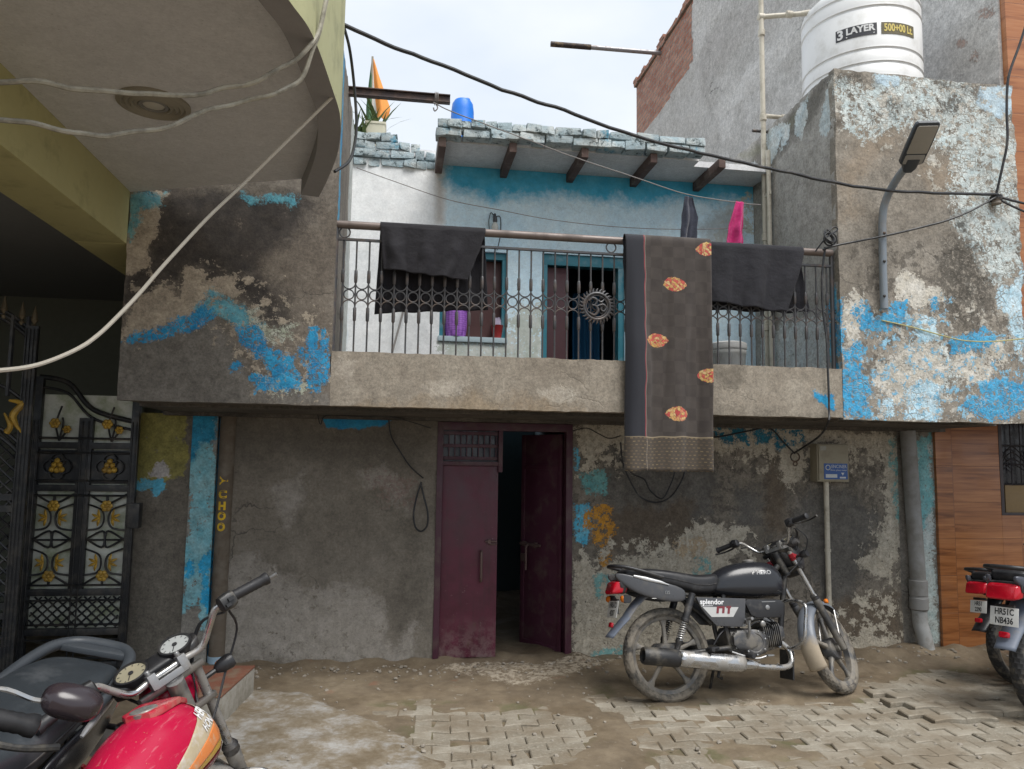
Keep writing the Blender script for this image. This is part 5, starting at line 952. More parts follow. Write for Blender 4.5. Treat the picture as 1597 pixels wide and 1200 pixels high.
fy = 6.5; f0, f1 = W(576,222,y=fy), W(581,92,y=fy); fl_ = thing('flag', 'limp tricolour flag of saffron, white and green on a thin pole on the roof edge', 'flag', f0)
mb = MB(); mb.tube([f0+V(0,0,-.2), f1+V(0,0,.02)], .009, 8); mb.build('pole', mat('bamboo', (.30,.26,.20), .7, 0, .3, 20), fl_)
t = NT('tricolour cloth'); u = t.attr('u'); col = t.ramp(u, [(0,(.05,.13,.06)),(.36,(.07,.16,.08)),(.37,(.6,.6,.58)),(.55,(.62,.62,.6)),(.56,(.72,.26,.05)),(1,(.80,.33,.08))]); cr2 = t.n('Mix', data_type='RGBA', blend_type='MULTIPLY'); M_flag = t.out(col, .8, t.bump(t.noise(20,3), .3, .01))
Lf = [W(x,y,y=fy) for x,y in ((580,93),(575,130),(571,165),(571,188),(573,200))]; Mf = [W(x,y,y=fy) for x,y in ((581,93),(581,130),(582,160),(584,182),(584,192))]; Rf = [W(x,y,y=fy) for x,y in ((583,92),(591,118),(600,142),(609,166),(606,175))]
mb = MB(); uu = []
def fg(u, v):
    k = v*4; i = min(int(k), 3); f = k-i; a, b, c = Lf[i].lerp(Lf[i+1], f), Mf[i].lerp(Mf[i+1], f), Rf[i].lerp(Rf[i+1], f); p = a.lerp(b, u*2) if u < .5 else b.lerp(c, u*2-1); uu.append(u*.9+.08*v*(u-.3)); p.y += .05*math.sin(u*12+v*3)*v; p.z -= .03*abs(math.sin(u*9))*v; return p
mb.grid(fg, 24, 30); mb.attrs = dict(u=uu); mb.build('cloth', M_flag, fl_, recalc=False, angle=180, solid=.003)
p0, p1 = W(570,214,y=6.25), W(601,214,y=6.25); pz1 = W(585,196,y=6.25).z; pl_ = thing('planter', 'square cream planter holding spiky leaves on the broken roof parapet', 'planter', ((p0.x+p1.x)/2, 6.25, 3.95))
mb = MB(); mb.loft([((( p0.x+p1.x)/2, 6.25, z), (1,0,0), (0,1,0), w_, w_, 12) for z, w_ in ((3.95,.07),(pz1-.02,(p1.x-p0.x)/2),(pz1-.018,(p1.x-p0.x)/2+.006),(pz1,(p1.x-p0.x)/2+.006))], 24); mb.build('pot', mat('cream pot', (.55,.52,.40), .6, 0, .15, 9), pl_)
mb = MB(); R2 = random.Random(4)
for k in range(64):
    a = R2.uniform(0, 6.28); left = k < 38; c = V((p0.x+p1.x)/2+(-.13+R2.uniform(-.08,.05) if left else R2.uniform(-.06,.06)), 6.25+R2.uniform(-.06,.08), pz1-.05-(.10 if left else 0)); l = R2.uniform(.16,.30); sp_ = R2.uniform(.15,.7); w_ = R2.uniform(.014,.024); d = V(math.cos(a)*sp_, math.sin(a)*sp_, 1).normalized(); tn = V(-math.sin(a), math.cos(a), 0)
    p = [c+d*l*s_+V(math.cos(a), math.sin(a), -.25)*(l*.5*s_*s_) for s_ in (0,.35,.7,1)]
    for i in range(3): w1, w2 = w_*(1-i/3.2), w_*(1-(i+1)/3.05); mb.add([p[i]-tn*w1, p[i]+tn*w1, p[i+1]+tn*w2, p[i+1]-tn*w2], [(0,1,2,3)])
mb.build('leaves', (lambda t: t.out(t.mix((.045,.085,.022), (.13,.17,.05), t.rng(t.noise(22,3), .35, .65)), .55))(NT('agave leaf')), pl_, recalc=False)
# ------------------------------------------------------------------ white water tank on the block
TY = 5.55; ta, tb = W(1250,90,y=TY), W(1440,90,y=TY); g1_, g2_ = math.atan2(ta.x, TY), math.atan2(tb.x, TY); gm_ = (g1_+g2_)/2; R_ = TY/math.cos(gm_)*math.sin((g2_-g1_)/2); TC = V(TY*math.tan(gm_), TY, 4.258); tz = lambda px, py: W(px, py, y=TY-R_).z-TC.z
tank = thing('water_tank', 'white ribbed plastic water tank on top of the stained wall block', 'water tank', TC)
zg = [tz(1345,y) for y in (95,78,55)]; zt0 = tz(1345,52); M_tank = mat('white tank plastic', (.72,.72,.71), .38, 0, .05, 3, .05, dirt=(.52,.51,.48), damt=.25, dsc=5)
prof = [(R_*.98,0),(R_,.02)]; top = W(1345,8,y=TY-R_).z-TC.z
ribs = [.10,.24,.38,.52,.66, .98, 1.10]; ztop = W(1253,24,y=TY).z-TC.z
for z in [tz(1345,y) for y in (118,104,92,74,62)]+[tz(1345,y) for y in (22,12)]:
    pass
zz = .12
while zz < ztop:
    nearlabel = tz(1345,52) < zz < tz(1345,24)
    if not nearlabel: prof += [(R_,zz-.014),(R_-.007,zz-.005),(R_-.007,zz+.004),(R_+.003,zz+.012),(R_,zz+.03)]
    zz += .115
prof += [(R_,ztop),(R_*.97,ztop+.05),(R_*.86,ztop+.10),(R_*.5,ztop+.17),(R_*.32,ztop+.19),(R_*.32,ztop+.22),(.01,ztop+.23)]
mb = MB(); mb.lathe(prof, TC, (0,0,1), 72); mb.build('body', M_tank, tank, angle=50)
def wrap(mb, n0, ac, zc, r):   # bend flat lettering (x, y) round the tank; ac = azimuth of its middle
    for i in range(n0, len(mb.v)):
        p = mb.v[i]; a = ac+p.x/r; mb.v[i] = V(TC.x+math.sin(a)*(r+p.z), TC.y-math.cos(a)*(r+p.z), TC.z+zc+p.y)
def az(px):
    lo, hi = -1.2, 1.2
    for _ in range(40):
        m = (lo+hi)/2
        if PR((TC.x+math.sin(m)*R_, TC.y-math.cos(m)*R_, W(1345,45,y=TY-R_).z))[0] < px: lo = m
        else: hi = m
    return lo
def patch(mb, w_, h_, z):
    n = 16; n0 = len(mb.v); mb.add([V(-w_/2+w_*i/n, s*h_/2, z) for s in (-1,1) for i in range(n+1)], [(i, i+1, n+2+i, n+1+i) for i in range(n)]); return n0
zl = tz(1345,39)
blk, yel = mat('label black', (.045,.045,.05), .5), mat('label yellow', (.62,.50,.14), .5)
a1, a2 = az(1335), az(1403); w1, w2 = (az(1367)-az(1303))*R_, (az(1427)-az(1379))*R_
mb = MB(); wrap(mb, patch(mb, w1, .095, .003), a1, zl, R_); pb = mb.build('label_plate', blk, tank, recalc=False)
mb = MB(); n0 = len(mb.v); text_mb(mb, '3', frame_M(V(-w1*.385,0,.004),(1,0,0),(0,1,0)), .105, .001, bold=.0035); text_mb(mb, 'LAYER', frame_M(V(w1*.10,.010,.004),(1,0,0),(0,1,0)), .074, .001, bold=.0028, sx=w1/.31); mb.box2((-w1*.24,-.036,.003),(w1*.44,-.029,.005)); wrap(mb, n0, a1, zl, R_); mb.build('lettering', M_tank, pb)
mb = MB(); wrap(mb, patch(mb, w2, .095, .003), a2, zl, R_); pb = mb.build('label_plate', mat('label brown', (.12,.10,.05), .5), tank, recalc=False)
mb = MB(); n0 = len(mb.v); text_mb(mb, '500+00 Lt.', frame_M(V(0,0,.004),(1,0,0),(0,1,0)), .085, .001, bold=.0025, sx=w2/.43); wrap(mb, n0, a2, zl, R_); mb.build('lettering', yel, pb)
# supply pipes on the side wall
pp_ = thing('water_pipe', 'cream plastic water pipes climbing the cement side wall and feeding the tank', 'pipe', W(1190,300,x=XC-.04))
PX = XC-.04; v0, v1 = W(1196,384,x=PX), W(1191,235,x=PX); yv = v1.y; ztp = W(1181,-20,x=PX).z
mb = MB(); mb.tube([(PX, yv, 2.0), (PX, yv, ztp)], .021, 10); [mb.lathe([(.021,-.03),(.029,-.025),(.029,.025),(.021,.03)], (PX,yv,z), (0,0,1), 12) for z in (2.6, 3.35, W(1189,185,x=PX).z, W(1185,55,x=PX).z)]; mb.build('riser', M_pvc, pp_)
mb = MB(); mb.tube([(PX, yv-.075, 2.0), (PX, yv-.075, W(1192,240,x=PX).z)], .019, 10); [mb.box((PX, yv-.04, z), (.012,.13,.03)) for z in (2.75, 3.25, 3.7)]; mb.build('riser', M_pvc, pp_)
za = W(1187,27,x=PX).z; mb = MB(); mb.tube([(PX,yv,za),(TC.x-R_-.02,yv-.1,za+.0)], .021, 10); mb.lathe([(.021,-.03),(.030,-.025),(.030,.025),(.021,.03)], V(PX,yv,za), (1,0,0), 12); mb.lathe([(.021,-.03),(.030,-.025),(.030,.025),(.021,.03)], V(TC.x-R_-.12,yv-.075,za), (1,0,0), 12); mb.tube([(TC.x-R_-.02,yv-.1,za),(TC.x-R_*.6,yv-.2,za)], .024, 10); mb.build('branch', M_pvc, pp_)
zb2 = W(1190,181,x=PX).z; mb = MB(); mb.tube([(PX,yv,zb2),(PX+.2,yv,zb2)], .018, 10); mb.lathe([(.018,-.02),(.026,-.018),(.026,.018),(.018,.02)], V(PX+.18,yv,zb2), (1,0,0), 12); mb.build('branch', M_pvc, pp_)
q = W(1196,206,x=XC); mb = MB(); mb.tube([q+V(.1,0,0), q+V(-.13,0,0)], .013, 8); tag(mb.build('iron_stub', M_iron, None), 'short dark iron stub poking out of the side wall beside the pipes', 'iron bar')
# ------------------------------------------------------------------ street lamp on the block
sl_ = thing('street_lamp', 'grey LED street lamp on a bent arm bolted to the peeling wall', 'street lamp', W(1378,482,y=YF))
M_pole = mat('grey lamp paint', (.22,.25,.28), .45, .2, .15, 6, .15, dirt=(.24,.22,.20), damt=.25); M_lampd = mat('dark lamp housing', (.045,.052,.06), .45, .2, .2, 9, .2)
ya = YF-.045; pts = [W(1379,482,y=ya), W(1377,420,y=ya), W(1376,350,y=ya), W(1378,325,y=ya-.015), W(1386,302,y=ya-.06), W(1399,279,y=ya-.14), W(1412,262,y=ya-.22)]
mb = MB(); mb.tube(pts[:3], .026, 14); mb.tube(spline(pts[2:], 5), .026, 14); arm = mb.build('arm', M_pole, sl_)
for yy in (364, 408, 462):
    mb = MB(); q = W(1379,yy,y=ya-.026); mb.lathe([(.010,0),(.010,.006),(.004,.010)], q, (0,-1,0), 8); mb.build('bolt', M_iron, arm)
A_, B_ = W(1419,256,y=ya-.26), W(1448,190,y=ya-.52); ax = (B_-A_); Lh = ax.length; ax.normalize(); sx = V(1,0,0)-ax*ax.x; sx.normalize(); sx = (sx+V(0,.0,-.10)); sx = (sx-ax*sx.dot(ax)).normalized(); up = sx.cross(ax).normalized()
if up.z < 0: up = -up
mb = MB(); mb.tube([pts[-1], A_-ax*.02], .030, 12); mb.loft([(A_-ax*.05, sx, up, .03, .03, 3), (A_-ax*.02, sx, up, .045, .034, 4), (A_+ax*.05, sx, up, .05, .03, 4)], 20); mb.build('neck', M_lampd, sl_)
HW = .078
mb = MB(); mb.loft([(A_+ax*(Lh*f), sx, up, HW*w_, .022*h_, 7) for f, w_, h_ in ((-.02,.45,.6),(.03,.9,.9),(.06,1,1),(.5,1.02,1),(.9,1,.9),(.97,.95,.8),(1.0,.8,.5))], 28); hd = mb.build('head', M_lampd, sl_)
def plate(f0, f1, w_, off, th, name, m, par):
    mb = MB(); P = []
    for f, w__ in ((f0,w_*.94),(f0+.03,w_),(f1-.03,w_),(f1,w_*.9)): P.append((f, w__))
    ol = [A_+ax*(Lh*f)+sx*(HW*w__)-up*off for f, w__ in P]+[A_+ax*(Lh*f)-sx*(HW*w__)-up*off for f, w__ in reversed(P)]
    mb.prism(ol, -up*th); return mb.build(name, m, par, bevel=.0015)
plate(.30, .95, .84, .0215, .004, 'lens', mat('frosted lamp lens', (.30,.285,.25), .35, 0, .12, 6), hd); plate(.05, .27, .82, .0215, .004, 'driver_cover', mat('lamp cover', (.26,.25,.23), .45), hd)
# ------------------------------------------------------------------ meter box and its conduit
m0, m1 = W(1274,692,y=YG-.11), W(1325,752,y=YG-.11)
mbx = thing('meter_box', 'cream electricity meter box with a blue sticker on the ground floor wall', 'meter box', ((m0.x+m1.x)/2, YG, m1.z)); M_box = mat('cream grey box paint', (.30,.27,.195), .55, 0, .12, 5, .15, dirt=(.2,.17,.12), damt=.3)
mb = MB(); mb.box2((m0.x, YG-.105, m1.z), (m1.x, YG+.02, m0.z)); mb.build('body', M_box, mbx, bevel=.008)
mb = MB(); mb.box2((m0.x+.010, YG-.116, m1.z+.010), (m1.x-.010, YG-.104, m0.z-.010)); lid = mb.build('lid', M_box, mbx, bevel=.004)
mb = MB(); mb.box2((m0.x+.02, YG-.1185, m0.z-.055), (m0.x+.075, YG-.1155, m0.z-.02)); mb.build('window', mat('meter window', (.26,.25,.2), .3), lid)
s0, s1 = W(1285,723,y=YG-.118), W(1322,748,y=YG-.118); mb = MB(); mb.box2((s0.x, YG-.1195, s1.z), (s1.x, YG-.1155, s0.z)); stk = mb.build('sticker', mat('blue sticker', (.02,.09,.32), .4, 0, .1, 20), lid)
mb = MB(); sw, shh = s1.x-s0.x, s0.z-s1.z; yy = YG-.1198
text_mb(mb, 'ENCINER', frame_M(V(s0.x+sw*.635, yy, s0.z-shh*.20),(1,0,0),(0,0,1)), shh*.30, .0004, sx=.86); text_mb(mb, 'three phase meter', frame_M(V(s0.x+sw*.62, yy, s0.z-shh*.42),(1,0,0),(0,0,1)), shh*.15, .0004)
mb.ring((s0.x+sw*.16, yy, s0.z-shh*.26), (0,1,0), shh*.15, shh*.03, 20, 5); mb.box2((s0.x+sw*.06, yy-.0004, s1.z+shh*.10), (s0.x+sw*.55, yy, s1.z+shh*.32)); mb.prism([(s0.x+sw*.72,yy,s1.z+shh*.42),(s0.x+sw*.86,yy,s1.z+shh*.42),(s0.x+sw*.79,yy,s1.z+shh*.24)], (0,-.0004,0)); mb.box2((s0.x+sw*.66, yy-.0004, s1.z+shh*.06), (s0.x+sw*.92, yy, s1.z+shh*.16)); mb.build('lettering', mat('sticker white', (.55,.58,.60), .5), stk)
cx0 = W(1289,760,y=YG-.05).x; cb = W(1294,968,y=YG-.05); mb = MB(); mb.tube([(cx0, YG-.045, m1.z+.01), (cb.x, YG-.045, cb.z), (cb.x+.004, YG-.045, -.03)], .021, 12); [mb.lathe([(.021,-.012),(.026,-.01),(.026,.01),(.021,.012)], V(cx0+(cb.x-cx0)*.35, YG-.045, cb.z+(m1.z-cb.z)*.5), (0,0,1), 12)]
cd = tag(mb.build('conduit_pipe', M_pvc, None), 'cream conduit pipe running from the meter box down to the ground', 'pipe')
# ------------------------------------------------------------------ drain pipe in the corner, brown pipe with yellow letters
dp = thing('drain_pipe', 'grey drain pipe with socket joints running down the corner beside the tiles', 'drain pipe', W(1432,1010,y=YG-.05)); M_dp = mat('grey drain pvc', (.27,.27,.265), .6, 0, .2, 4, .25, dirt=(.16,.15,.13), damt=.45, dsc=4)
ydp = YG-.055; d = [W(x,y,y=ydp) for x,y in ((1420,668),(1432,908))]; dx_ = d[1].x
mb = MB(); mb.tube([(dx_-.045, ydp, ZU-.03), (dx_, ydp, d[1].z)], .060, 20); mb.build('pipe', M_dp, dp)
mb = MB(); zj = d[1].z; mb.lathe([(.060,.02),(.070,.012),(.070,-.10),(.066,-.105),(.066,-.12),(.071,-.125),(.071,-.21),(.062,-.22)], (dx_, ydp, zj), (0,0,1), 24); mb.build('socket', M_dp, dp)
zl2 = zj-.2; mb = MB(); mb.tube([(dx_, ydp, zl2), (dx_+.004, ydp, zl2-.12), (dx_+.012, ydp-.02, zl2-.2), (dx_+.03, ydp-.05, .0)], .058, 20, smooth=5); mb.build('elbow', mat('pale drain pvc', (.36,.37,.37), .5, 0, .12, 4, .2, dirt=(.2,.18,.15), damt=.35), dp)
bp = thing('old_pipe', 'brown wall pipe with yellow hand painted letters beside the blue pier', 'pipe', W(345,1030,y=YG-.02)); bx = W(345,850,y=YG-.03).x; BR = .056; BY = YG+.005
mb = MB(); mb.tube([(bx+.0, BY, -.05), (bx-.0, BY, ZU-.01)], BR, 24); mb.build('pipe', mat('brown cement pipe', (.125,.10,.075), .85, 0, .3, 5, .6, dirt=(.20,.18,.15), damt=.35, dsc=6), bp)
mb = MB(); M_yel = mat('yellow hand paint', (.72,.47,.02), .7, 0, .2, 40, dirt=(.35,.22,.03), damt=.3)
for ch, y, sx_ in (('A',750,1),('C',772,1.1),('H',790,1),('O',806,.95),('O',823,.9)):
    n0 = len(mb.v); text_mb(mb, ch, frame_M(V(0,0,0),(1,0,0),(0,1,0)) if ch != 'A' else frame_M(V(0,0,0),(0,-1,0),(1,0,0)), .092, .0008, bold=.005, sx=sx_); zc_ = W(344,y,y=BY-BR).z
    for i in range(n0, len(mb.v)): p = mb.v[i]; a = p.x/BR*.8-.08; mb.v[i] = V(bx+math.sin(a)*(BR+.001+p.z), BY-math.cos(a)*(BR+.001+p.z), zc_+p.y*.82)
mb.build('lettering', M_yel, bp)
mb = MB(); mb.tube([(bx, BY-.0, .02), (bx, BY-.0, .09)], BR+.006, 24); mb.build('patch', mat('pale blue dab', (.30,.42,.52), .8, 0, .3, 9), bp)
# ------------------------------------------------------------------ things on the balcony
wy = YB+.05
b0_, b1_ = W(693,526,y=wy), W(728,526,y=wy); bt_ = W(710,484,y=wy).z; r_ = (b1_.x-b0_.x)/2; c = V((b0_.x+b1_.x)/2, wy, wz0); h_ = bt_-wz0
t = NT('purple woven plastic'); sp_ = t.n('SeparateXYZ'); t.lk(t.co, sp_.inputs[0]); vr = t.voro(36, vec=t.map((1,1,1.6)), rnd=.25); M_pur = t.out(t.mix((.44,.18,.66), (.20,.06,.36), t.rng(vr, .3, .75)), .45, t.bump(vr, -.9, .012))
bk = thing('basket', 'purple woven plastic basket standing on the window sill', 'basket', c); mb = MB(); mb.lathe([(r_*.84,0),(r_*.92,h_*.15),(r_,h_*.5),(r_*.99,h_*.93),(r_*1.03,h_*.95),(r_*1.03,h_),(r_*.95,h_),(r_*.9,h_*.9),(.02,h_*.5)], c, (0,0,1), 32); mb.build('body', M_pur, bk)
mb = MB(); mb.ring(c+V(0,0,h_), (0,0,1), r_, .007, 32, 8); mb.build('rim', mat('purple rim', (.44,.18,.66), .4), bk)
q = W(775,524,y=wy-.02); tb_ = thing('red_tub', 'small red tub with pale cloths heaped behind it at the right of the sill', 'tub', V(q.x, wy-.02, wz0)); mb = MB(); mb.lathe([(.035,0),(.048,.10),(.051,.105),(.046,.105),(.03,.03),(.004,.02)], V(q.x, wy-.02, wz0), (0,0,1), 20); mb.build('tub', mat('red plastic', (.30,.03,.03), .4, 0, .15), tb_)
mb = MB(); mb.lathe([(.05,0),(.058,.07),(.045,.13),(.02,.16),(.004,.165)], V(q.x+.02, wy+.035, wz0+.02), (0,.1,1), 22, wob=lambda j,k: .010*math.sin(k*1.3+j)); mb.build('cloth', mat('pale lilac cloth', (.50,.44,.56), .85, 0, .2, 20), tb_)
q = W(1136,560,y=5.3); wb = thing('white_bucket', 'white lidded plastic bucket on the balcony floor behind the railing', 'bucket', V(q.x, 5.3, 1.93)); zt_ = W(1136,537,y=5.3).z; h_ = zt_-1.93; R3 = .125
mb = MB(); mb.lathe([(R3*.85,0),(R3,h_*.8),(R3*1.04,h_*.82),(R3*1.04,h_*.88),(R3,h_*.9)], V(q.x,5.3,1.93), (0,0,1), 32); mb.build('body', mat('white bucket plastic', (.6,.6,.57), .45, 0, .1, 6, dirt=(.4,.38,.33), damt=.3), wb); mb = MB(); mb.lathe([(R3*1.07,h_*.9),(R3*1.09,h_*.93),(R3*1.07,h_),(R3*.9,h_*1.02),(R3*.85,h_*.99),(.01,h_*.98)], V(q.x,5.3,1.93), (0,0,1), 32); mb.build('lid', mat('white lid', (.66,.66,.64), .4), wb)
q = W(771,342,y=YB-.03); lb = thing('bulb_lamp', 'bare bulb in a holder with dangling wire on the sky blue wall', 'lamp', q+V(0,.03,0))
mb = MB(); mb.tube([q+V(0,.04,.02), q+V(0,-.03,.03), q+V(0,-.05,.0)], .010, 8, smooth=4); mb.lathe([(.016,0),(.019,-.03),(.016,-.045)], q+V(0,-.05,0), (0,0,1), 14); mb.build('holder', mat('dark holder', (.05,.05,.055), .4), lb)
mb = MB(); mb.lathe([(.012,-.04),(.024,-.062),(.029,-.085),(.022,-.108),(.004,-.118)], q+V(0,-.05,0), (0,0,1), 18); mb.build('bulb', mat('frosted bulb glass', (.6,.6,.56), .2), lb)
mb = MB(); mb.tube([q+V(.0,.03,.04), q+V(-.03,-.0,.05), q+V(-.045,0,-.02), q+V(-.035,.02,-.10)], .0035, 6, smooth=5); mb.tube([q+V(.01,.03,.03), q+V(.05,.01,.02), q+V(.055,.02,-.12), q+V(.03,.02,-.25)], .0035, 6, smooth=5); mb.build('wire', M_cable, lb)
mb = MB(); q0, q1 = W(632,488,y=5.9), W(596,545,y=5.9); mb.tube([(q1.x, 5.8, 1.95), (q0.x, 5.985, q0.z+.1)], .008, 7); tag(mb.build('stick', mat('thin bamboo stick', (.20,.19,.18), .7), None), 'thin stick leaning on the white balcony wall below the black cloth', 'stick')
# ------------------------------------------------------------------ motorbikes (x forward, y left, z up, origin at the rear contact point)
M_tyre = mat('dusty tyre rubber', (.045,.042,.039), .85, 0, .3, 25, .5, dirt=(.20,.175,.14), damt=.62, dsc=16)
M_tyred = mat('tyre rubber', (.025,.025,.026), .8, 0, .3, 25, .5, dirt=(.16,.14,.11), damt=.35, dsc=16)
M_alloy = mat('dusty grey alloy', (.10,.10,.10), .55, .3, .25, 14, .3, dirt=(.22,.195,.16), damt=.55, dsc=10)
M_chrome = mat('worn chrome', (.46,.46,.46), .2, 1, .2, 9, .0, dirt=(.20,.18,.15), damt=.46, dsc=12, rvar=.08)
M_steel = mat('dull steel', (.28,.28,.28), .38, .8, .25, 14, .2, dirt=(.17,.15,.12), damt=.4)
M_eng = mat('engine casting', (.085,.085,.088), .5, .5, .3, 14, .3, dirt=(.19,.17,.14), damt=.42)
M_plas = mat('black plastic', (.016,.016,.018), .42, 0, .25, 12, .15, dirt=(.11,.10,.09), damt=.25)
M_vinyl = mat('black seat vinyl', (.014,.014,.016), .48, 0, .25, 9, .25, dirt=(.075,.072,.07), damt=.2, bsc=220)
M_vinylb = mat('slate seat vinyl', (.030,.036,.042), .45, 0, .2, 9, .25, dirt=(.09,.095,.10), damt=.25, bsc=220)
M_red = mat('red lamp plastic', (.42,.006,.018), .18, 0, .2, 30, .1); M_amber = mat('amber lamp', (.62,.16,.01), .2, 0, .15, 30)
M_frame = mat('black frame paint', (.018,.018,.019), .5, .1, .3, 14, .2, dirt=(.13,.115,.09), damt=.35)
M_plate = mat('white number plate', (.62,.62,.60), .45, 0, .1, 12, dirt=(.35,.33,.29), damt=.3); M_ink = mat('plate ink', (.02,.02,.022), .6)
M_glass = mat('lamp glass', (.45,.46,.46), .08, 0, .1); M_dial = mat('dial face', (.27,.245,.17), .5, 0, .12, 20, dirt=(.32,.27,.18), damt=.35)
def rotax(p, d, a):
    return Matrix.Translation(p)@Matrix.Rotation(a, 4, d)@Matrix.Translation(-Vector(p))
RK = rad(26.5); SA = V(1.205,0,.30); SD = V(-math.sin(RK),0,math.cos(RK))
X_, Y_, Z_ = V(1,0,0), V(0,1,0), V(0,0,1)
def motorbike(label, loc, heading, lean, steer, scale, st, group='motorbikes parked along the lane'):
    root = thing('motorbike', label, 'motorbike', loc, group); root.rotation_euler = (-lean, 0, heading); root.scale = (scale,)*3
    FM = rotax(SA, SD, steer); body, body2 = st['body'], st.get('body2', st['body']); tyre = st.get('tyre', M_tyre)
    def put(mb, name, m, par=root, front=False, **kw):
        if front: mb.xf(FM)
        return mb.build(name, m, par, local=True, **kw)
    # ---- wheels
    def wheel(c, R, w_, front):
        c = Vector(c); mb = MB()
        mb.lathe([(R-.070,-.026),(R-.052,-.032),(R-.048,-.020),(R-.058,-.012),(R-.058,.012),(R-.048,.020),(R-.052,.032),(R-.070,.026),(R-.080,.02),(R-.080,-.02)], c, (0,1,0), 64, closed=True)
        for k in range(5):
            a = 2*math.pi*k/5+.35; d = V(math.cos(a),0,math.sin(a)); t_ = V(-math.sin(a),0,math.cos(a))
            mb.loft([(c+d*.035, t_, Y_, .026, .028, 3), (c+d*.09, t_, Y_, .0155, .018, 3), (c+d*(R-.12), t_, Y_, .013, .012, 3), (c+d*(R-.072), t_, Y_, .030, .018, 3)], 14)
        wh = put(mb, 'wheel', M_alloy, front=front)
        mb = MB(); kn = lambda j, k: (-.006 if (k+(j//2)) % 3 == 0 and 2 <= j <= 8 else 0)
        pr = []
        for i in range(11):
            a = math.pi*(i/10-.5)*1.0; pr.append((R-.040+.040*abs(math.cos(a))**.75, math.sin(a)*w_/2*1.02))
        pr = [(R-.058,-w_*.36)]+pr+[(R-.058,w_*.36)]
        kn2 = lambda j, k: (-.0065 if ((k*1+ (j%2)*2) % 4 == 0) and 3 <= j <= 9 else 0)
        mb.lathe(pr, c, (0,1,0), 132, wob=kn2, closed=True); put(mb, 'tyre', tyre, wh, front, angle=24)
        mb = MB(); mb.lathe([(.02,-.075),(.028,-.07),(.028,-.045),(.068,-.04),(.075,-.03),(.075,.03),(.066,.04),(.03,.045),(.026,.07),(.018,.075)], c, (0,1,0), 30); mb.lathe([(.010,-.10),(.010,.10)], c, (0,1,0), 10); put(mb, 'hub', M_eng, wh, front)
        return wh
    wheel((0,0,.302), .302, .092, False); wheel((1.235,0,.298), .298, .078, True)
    # ---- front fork
    for s in (-1, 1):
        a = SA+V(.035,s*.085,0); mb = MB(); mb.tube([a+SD*.36, a+SD*.74], .0155, 14); leg = put(mb, 'fork_leg', M_chrome, front=True)
        mb = MB(); mb.lathe([(.012,-.03),(.022,-.02),(.024,.05),(.025,.30),(.027,.31),(.027,.36),(.018,.375)], a, SD, 16); put(mb, 'slider', st.get('slider', M_eng), leg, True)
        if st.get('gaiter'): mb = MB(); mb.lathe([(.020,.345)]+[(.026+.003*(k%2), .35+k*.01) for k in range(4)]+[(.02,.395)], a, SD, 16); put(mb, 'dust_cover', M_plas, leg, True)
    mb = MB()
    for t_, hw in ((.60,.105),(.735,.105)): c = SA+SD*t_; mb.loft([(c+V(.035,s*hw,0), V(1,0,0), SD, .030 if abs(s) > .5 else .045, .014, 4) for s in (-1,-.6,0,.6,1)], 14)
    mb.tube([SA+SD*.56+V(-.01,0,0), SA+SD*.74+V(-.01,0,0)], .028, 14); put(mb, 'triple_clamp', M_steel if st.get('bare') else M_frame, front=True)
    # ---- handlebar
    hb = SA+SD*.75+V(.015,0,.03); hx, hz = hb.x, hb.z
    bars = [(hx-.135,.36,hz+.085),(hx-.115,.27,hz+.092),(hx-.08,.20,hz+.088),(hx-.045,.165,hz+.05),(hx-.012,.12,hz+.002),(hx,.06,hz),(hx,0,hz)]
    P = bars+[(x,-y,z) for x,y,z in reversed(bars[:-1])]
    mb = MB(); mb.tube(P, .0112, 12, smooth=5); hbo = put(mb, 'handlebar', M_chrome, front=True)
    mb = MB()
    for s in (-1,1): mb.box((hx-.002, s*.05, hz-.006), (.045,.026,.05)); mb.lathe([(.009,0),(.009,.012),(.005,.016)], V(hx+.010,s*.05,hz+.018), (0,0,1), 8)
    mb.box((hx-.004, 0, hz-.022), (.040,.11,.022)); put(mb, 'bar_clamp', M_steel, hbo, True, bevel=.005)
    for s in (-1,1):
        d = V(bars[0][0]-bars[1][0], s*.09, bars[0][2]-bars[1][2]).normalized(); a = V(bars[0][0], s*.36, bars[0][2])
        mb = MB(); mb.lathe([(.013,-.125),(.024,-.122),(.024,-.112)]+[(.0175+.0012*(k%2), -.108+k*.008) for k in range(13)]+[(.021,.0),(.021,.012),(.012,.016)], a, d, 16); put(mb, 'grip', M_black, hbo, True)
        b = V(bars[1][0], s*.235, bars[1][2]-.002)
        mb = MB(); mb.loft([(b+V(0,s*o,0), V(1,0,0), V(0,0,1), w_, h_, 4) for o, w_, h_ in ((-.035,.016,.016),(-.03,.024,.026),(.0,.027,.030),(.018,.022,.022),(.02,.014,.014))], 16); mb.box(b+V(-.028,0,.004), (.010,.02,.012)); mb.box(b+V(-.028,-s*.016,-.010), (.010,.016,.010)); put(mb, 'switch_housing', M_plas if not st.get('bare') else M_frame, hbo, True)
        mb = MB(); l0 = b+V(.03,s*.02,-.004); mb.tube([l0, l0+V(.03,s*.03,-.005), l0+V(.022,s*.10,-.012), l0+V(-.01,s*.165,-.012)], [.008,.0075,.006,.0075], 8, smooth=5); mb.loft([(l0+V(-.02,-s*.02,0), X_, Z_, .016,.012,3), (l0+V(.012,s*.008,0), X_, Z_, .012,.010,3)], 10); put(mb, 'lever', M_steel if st.get('bare') else M_frame, hbo, True)
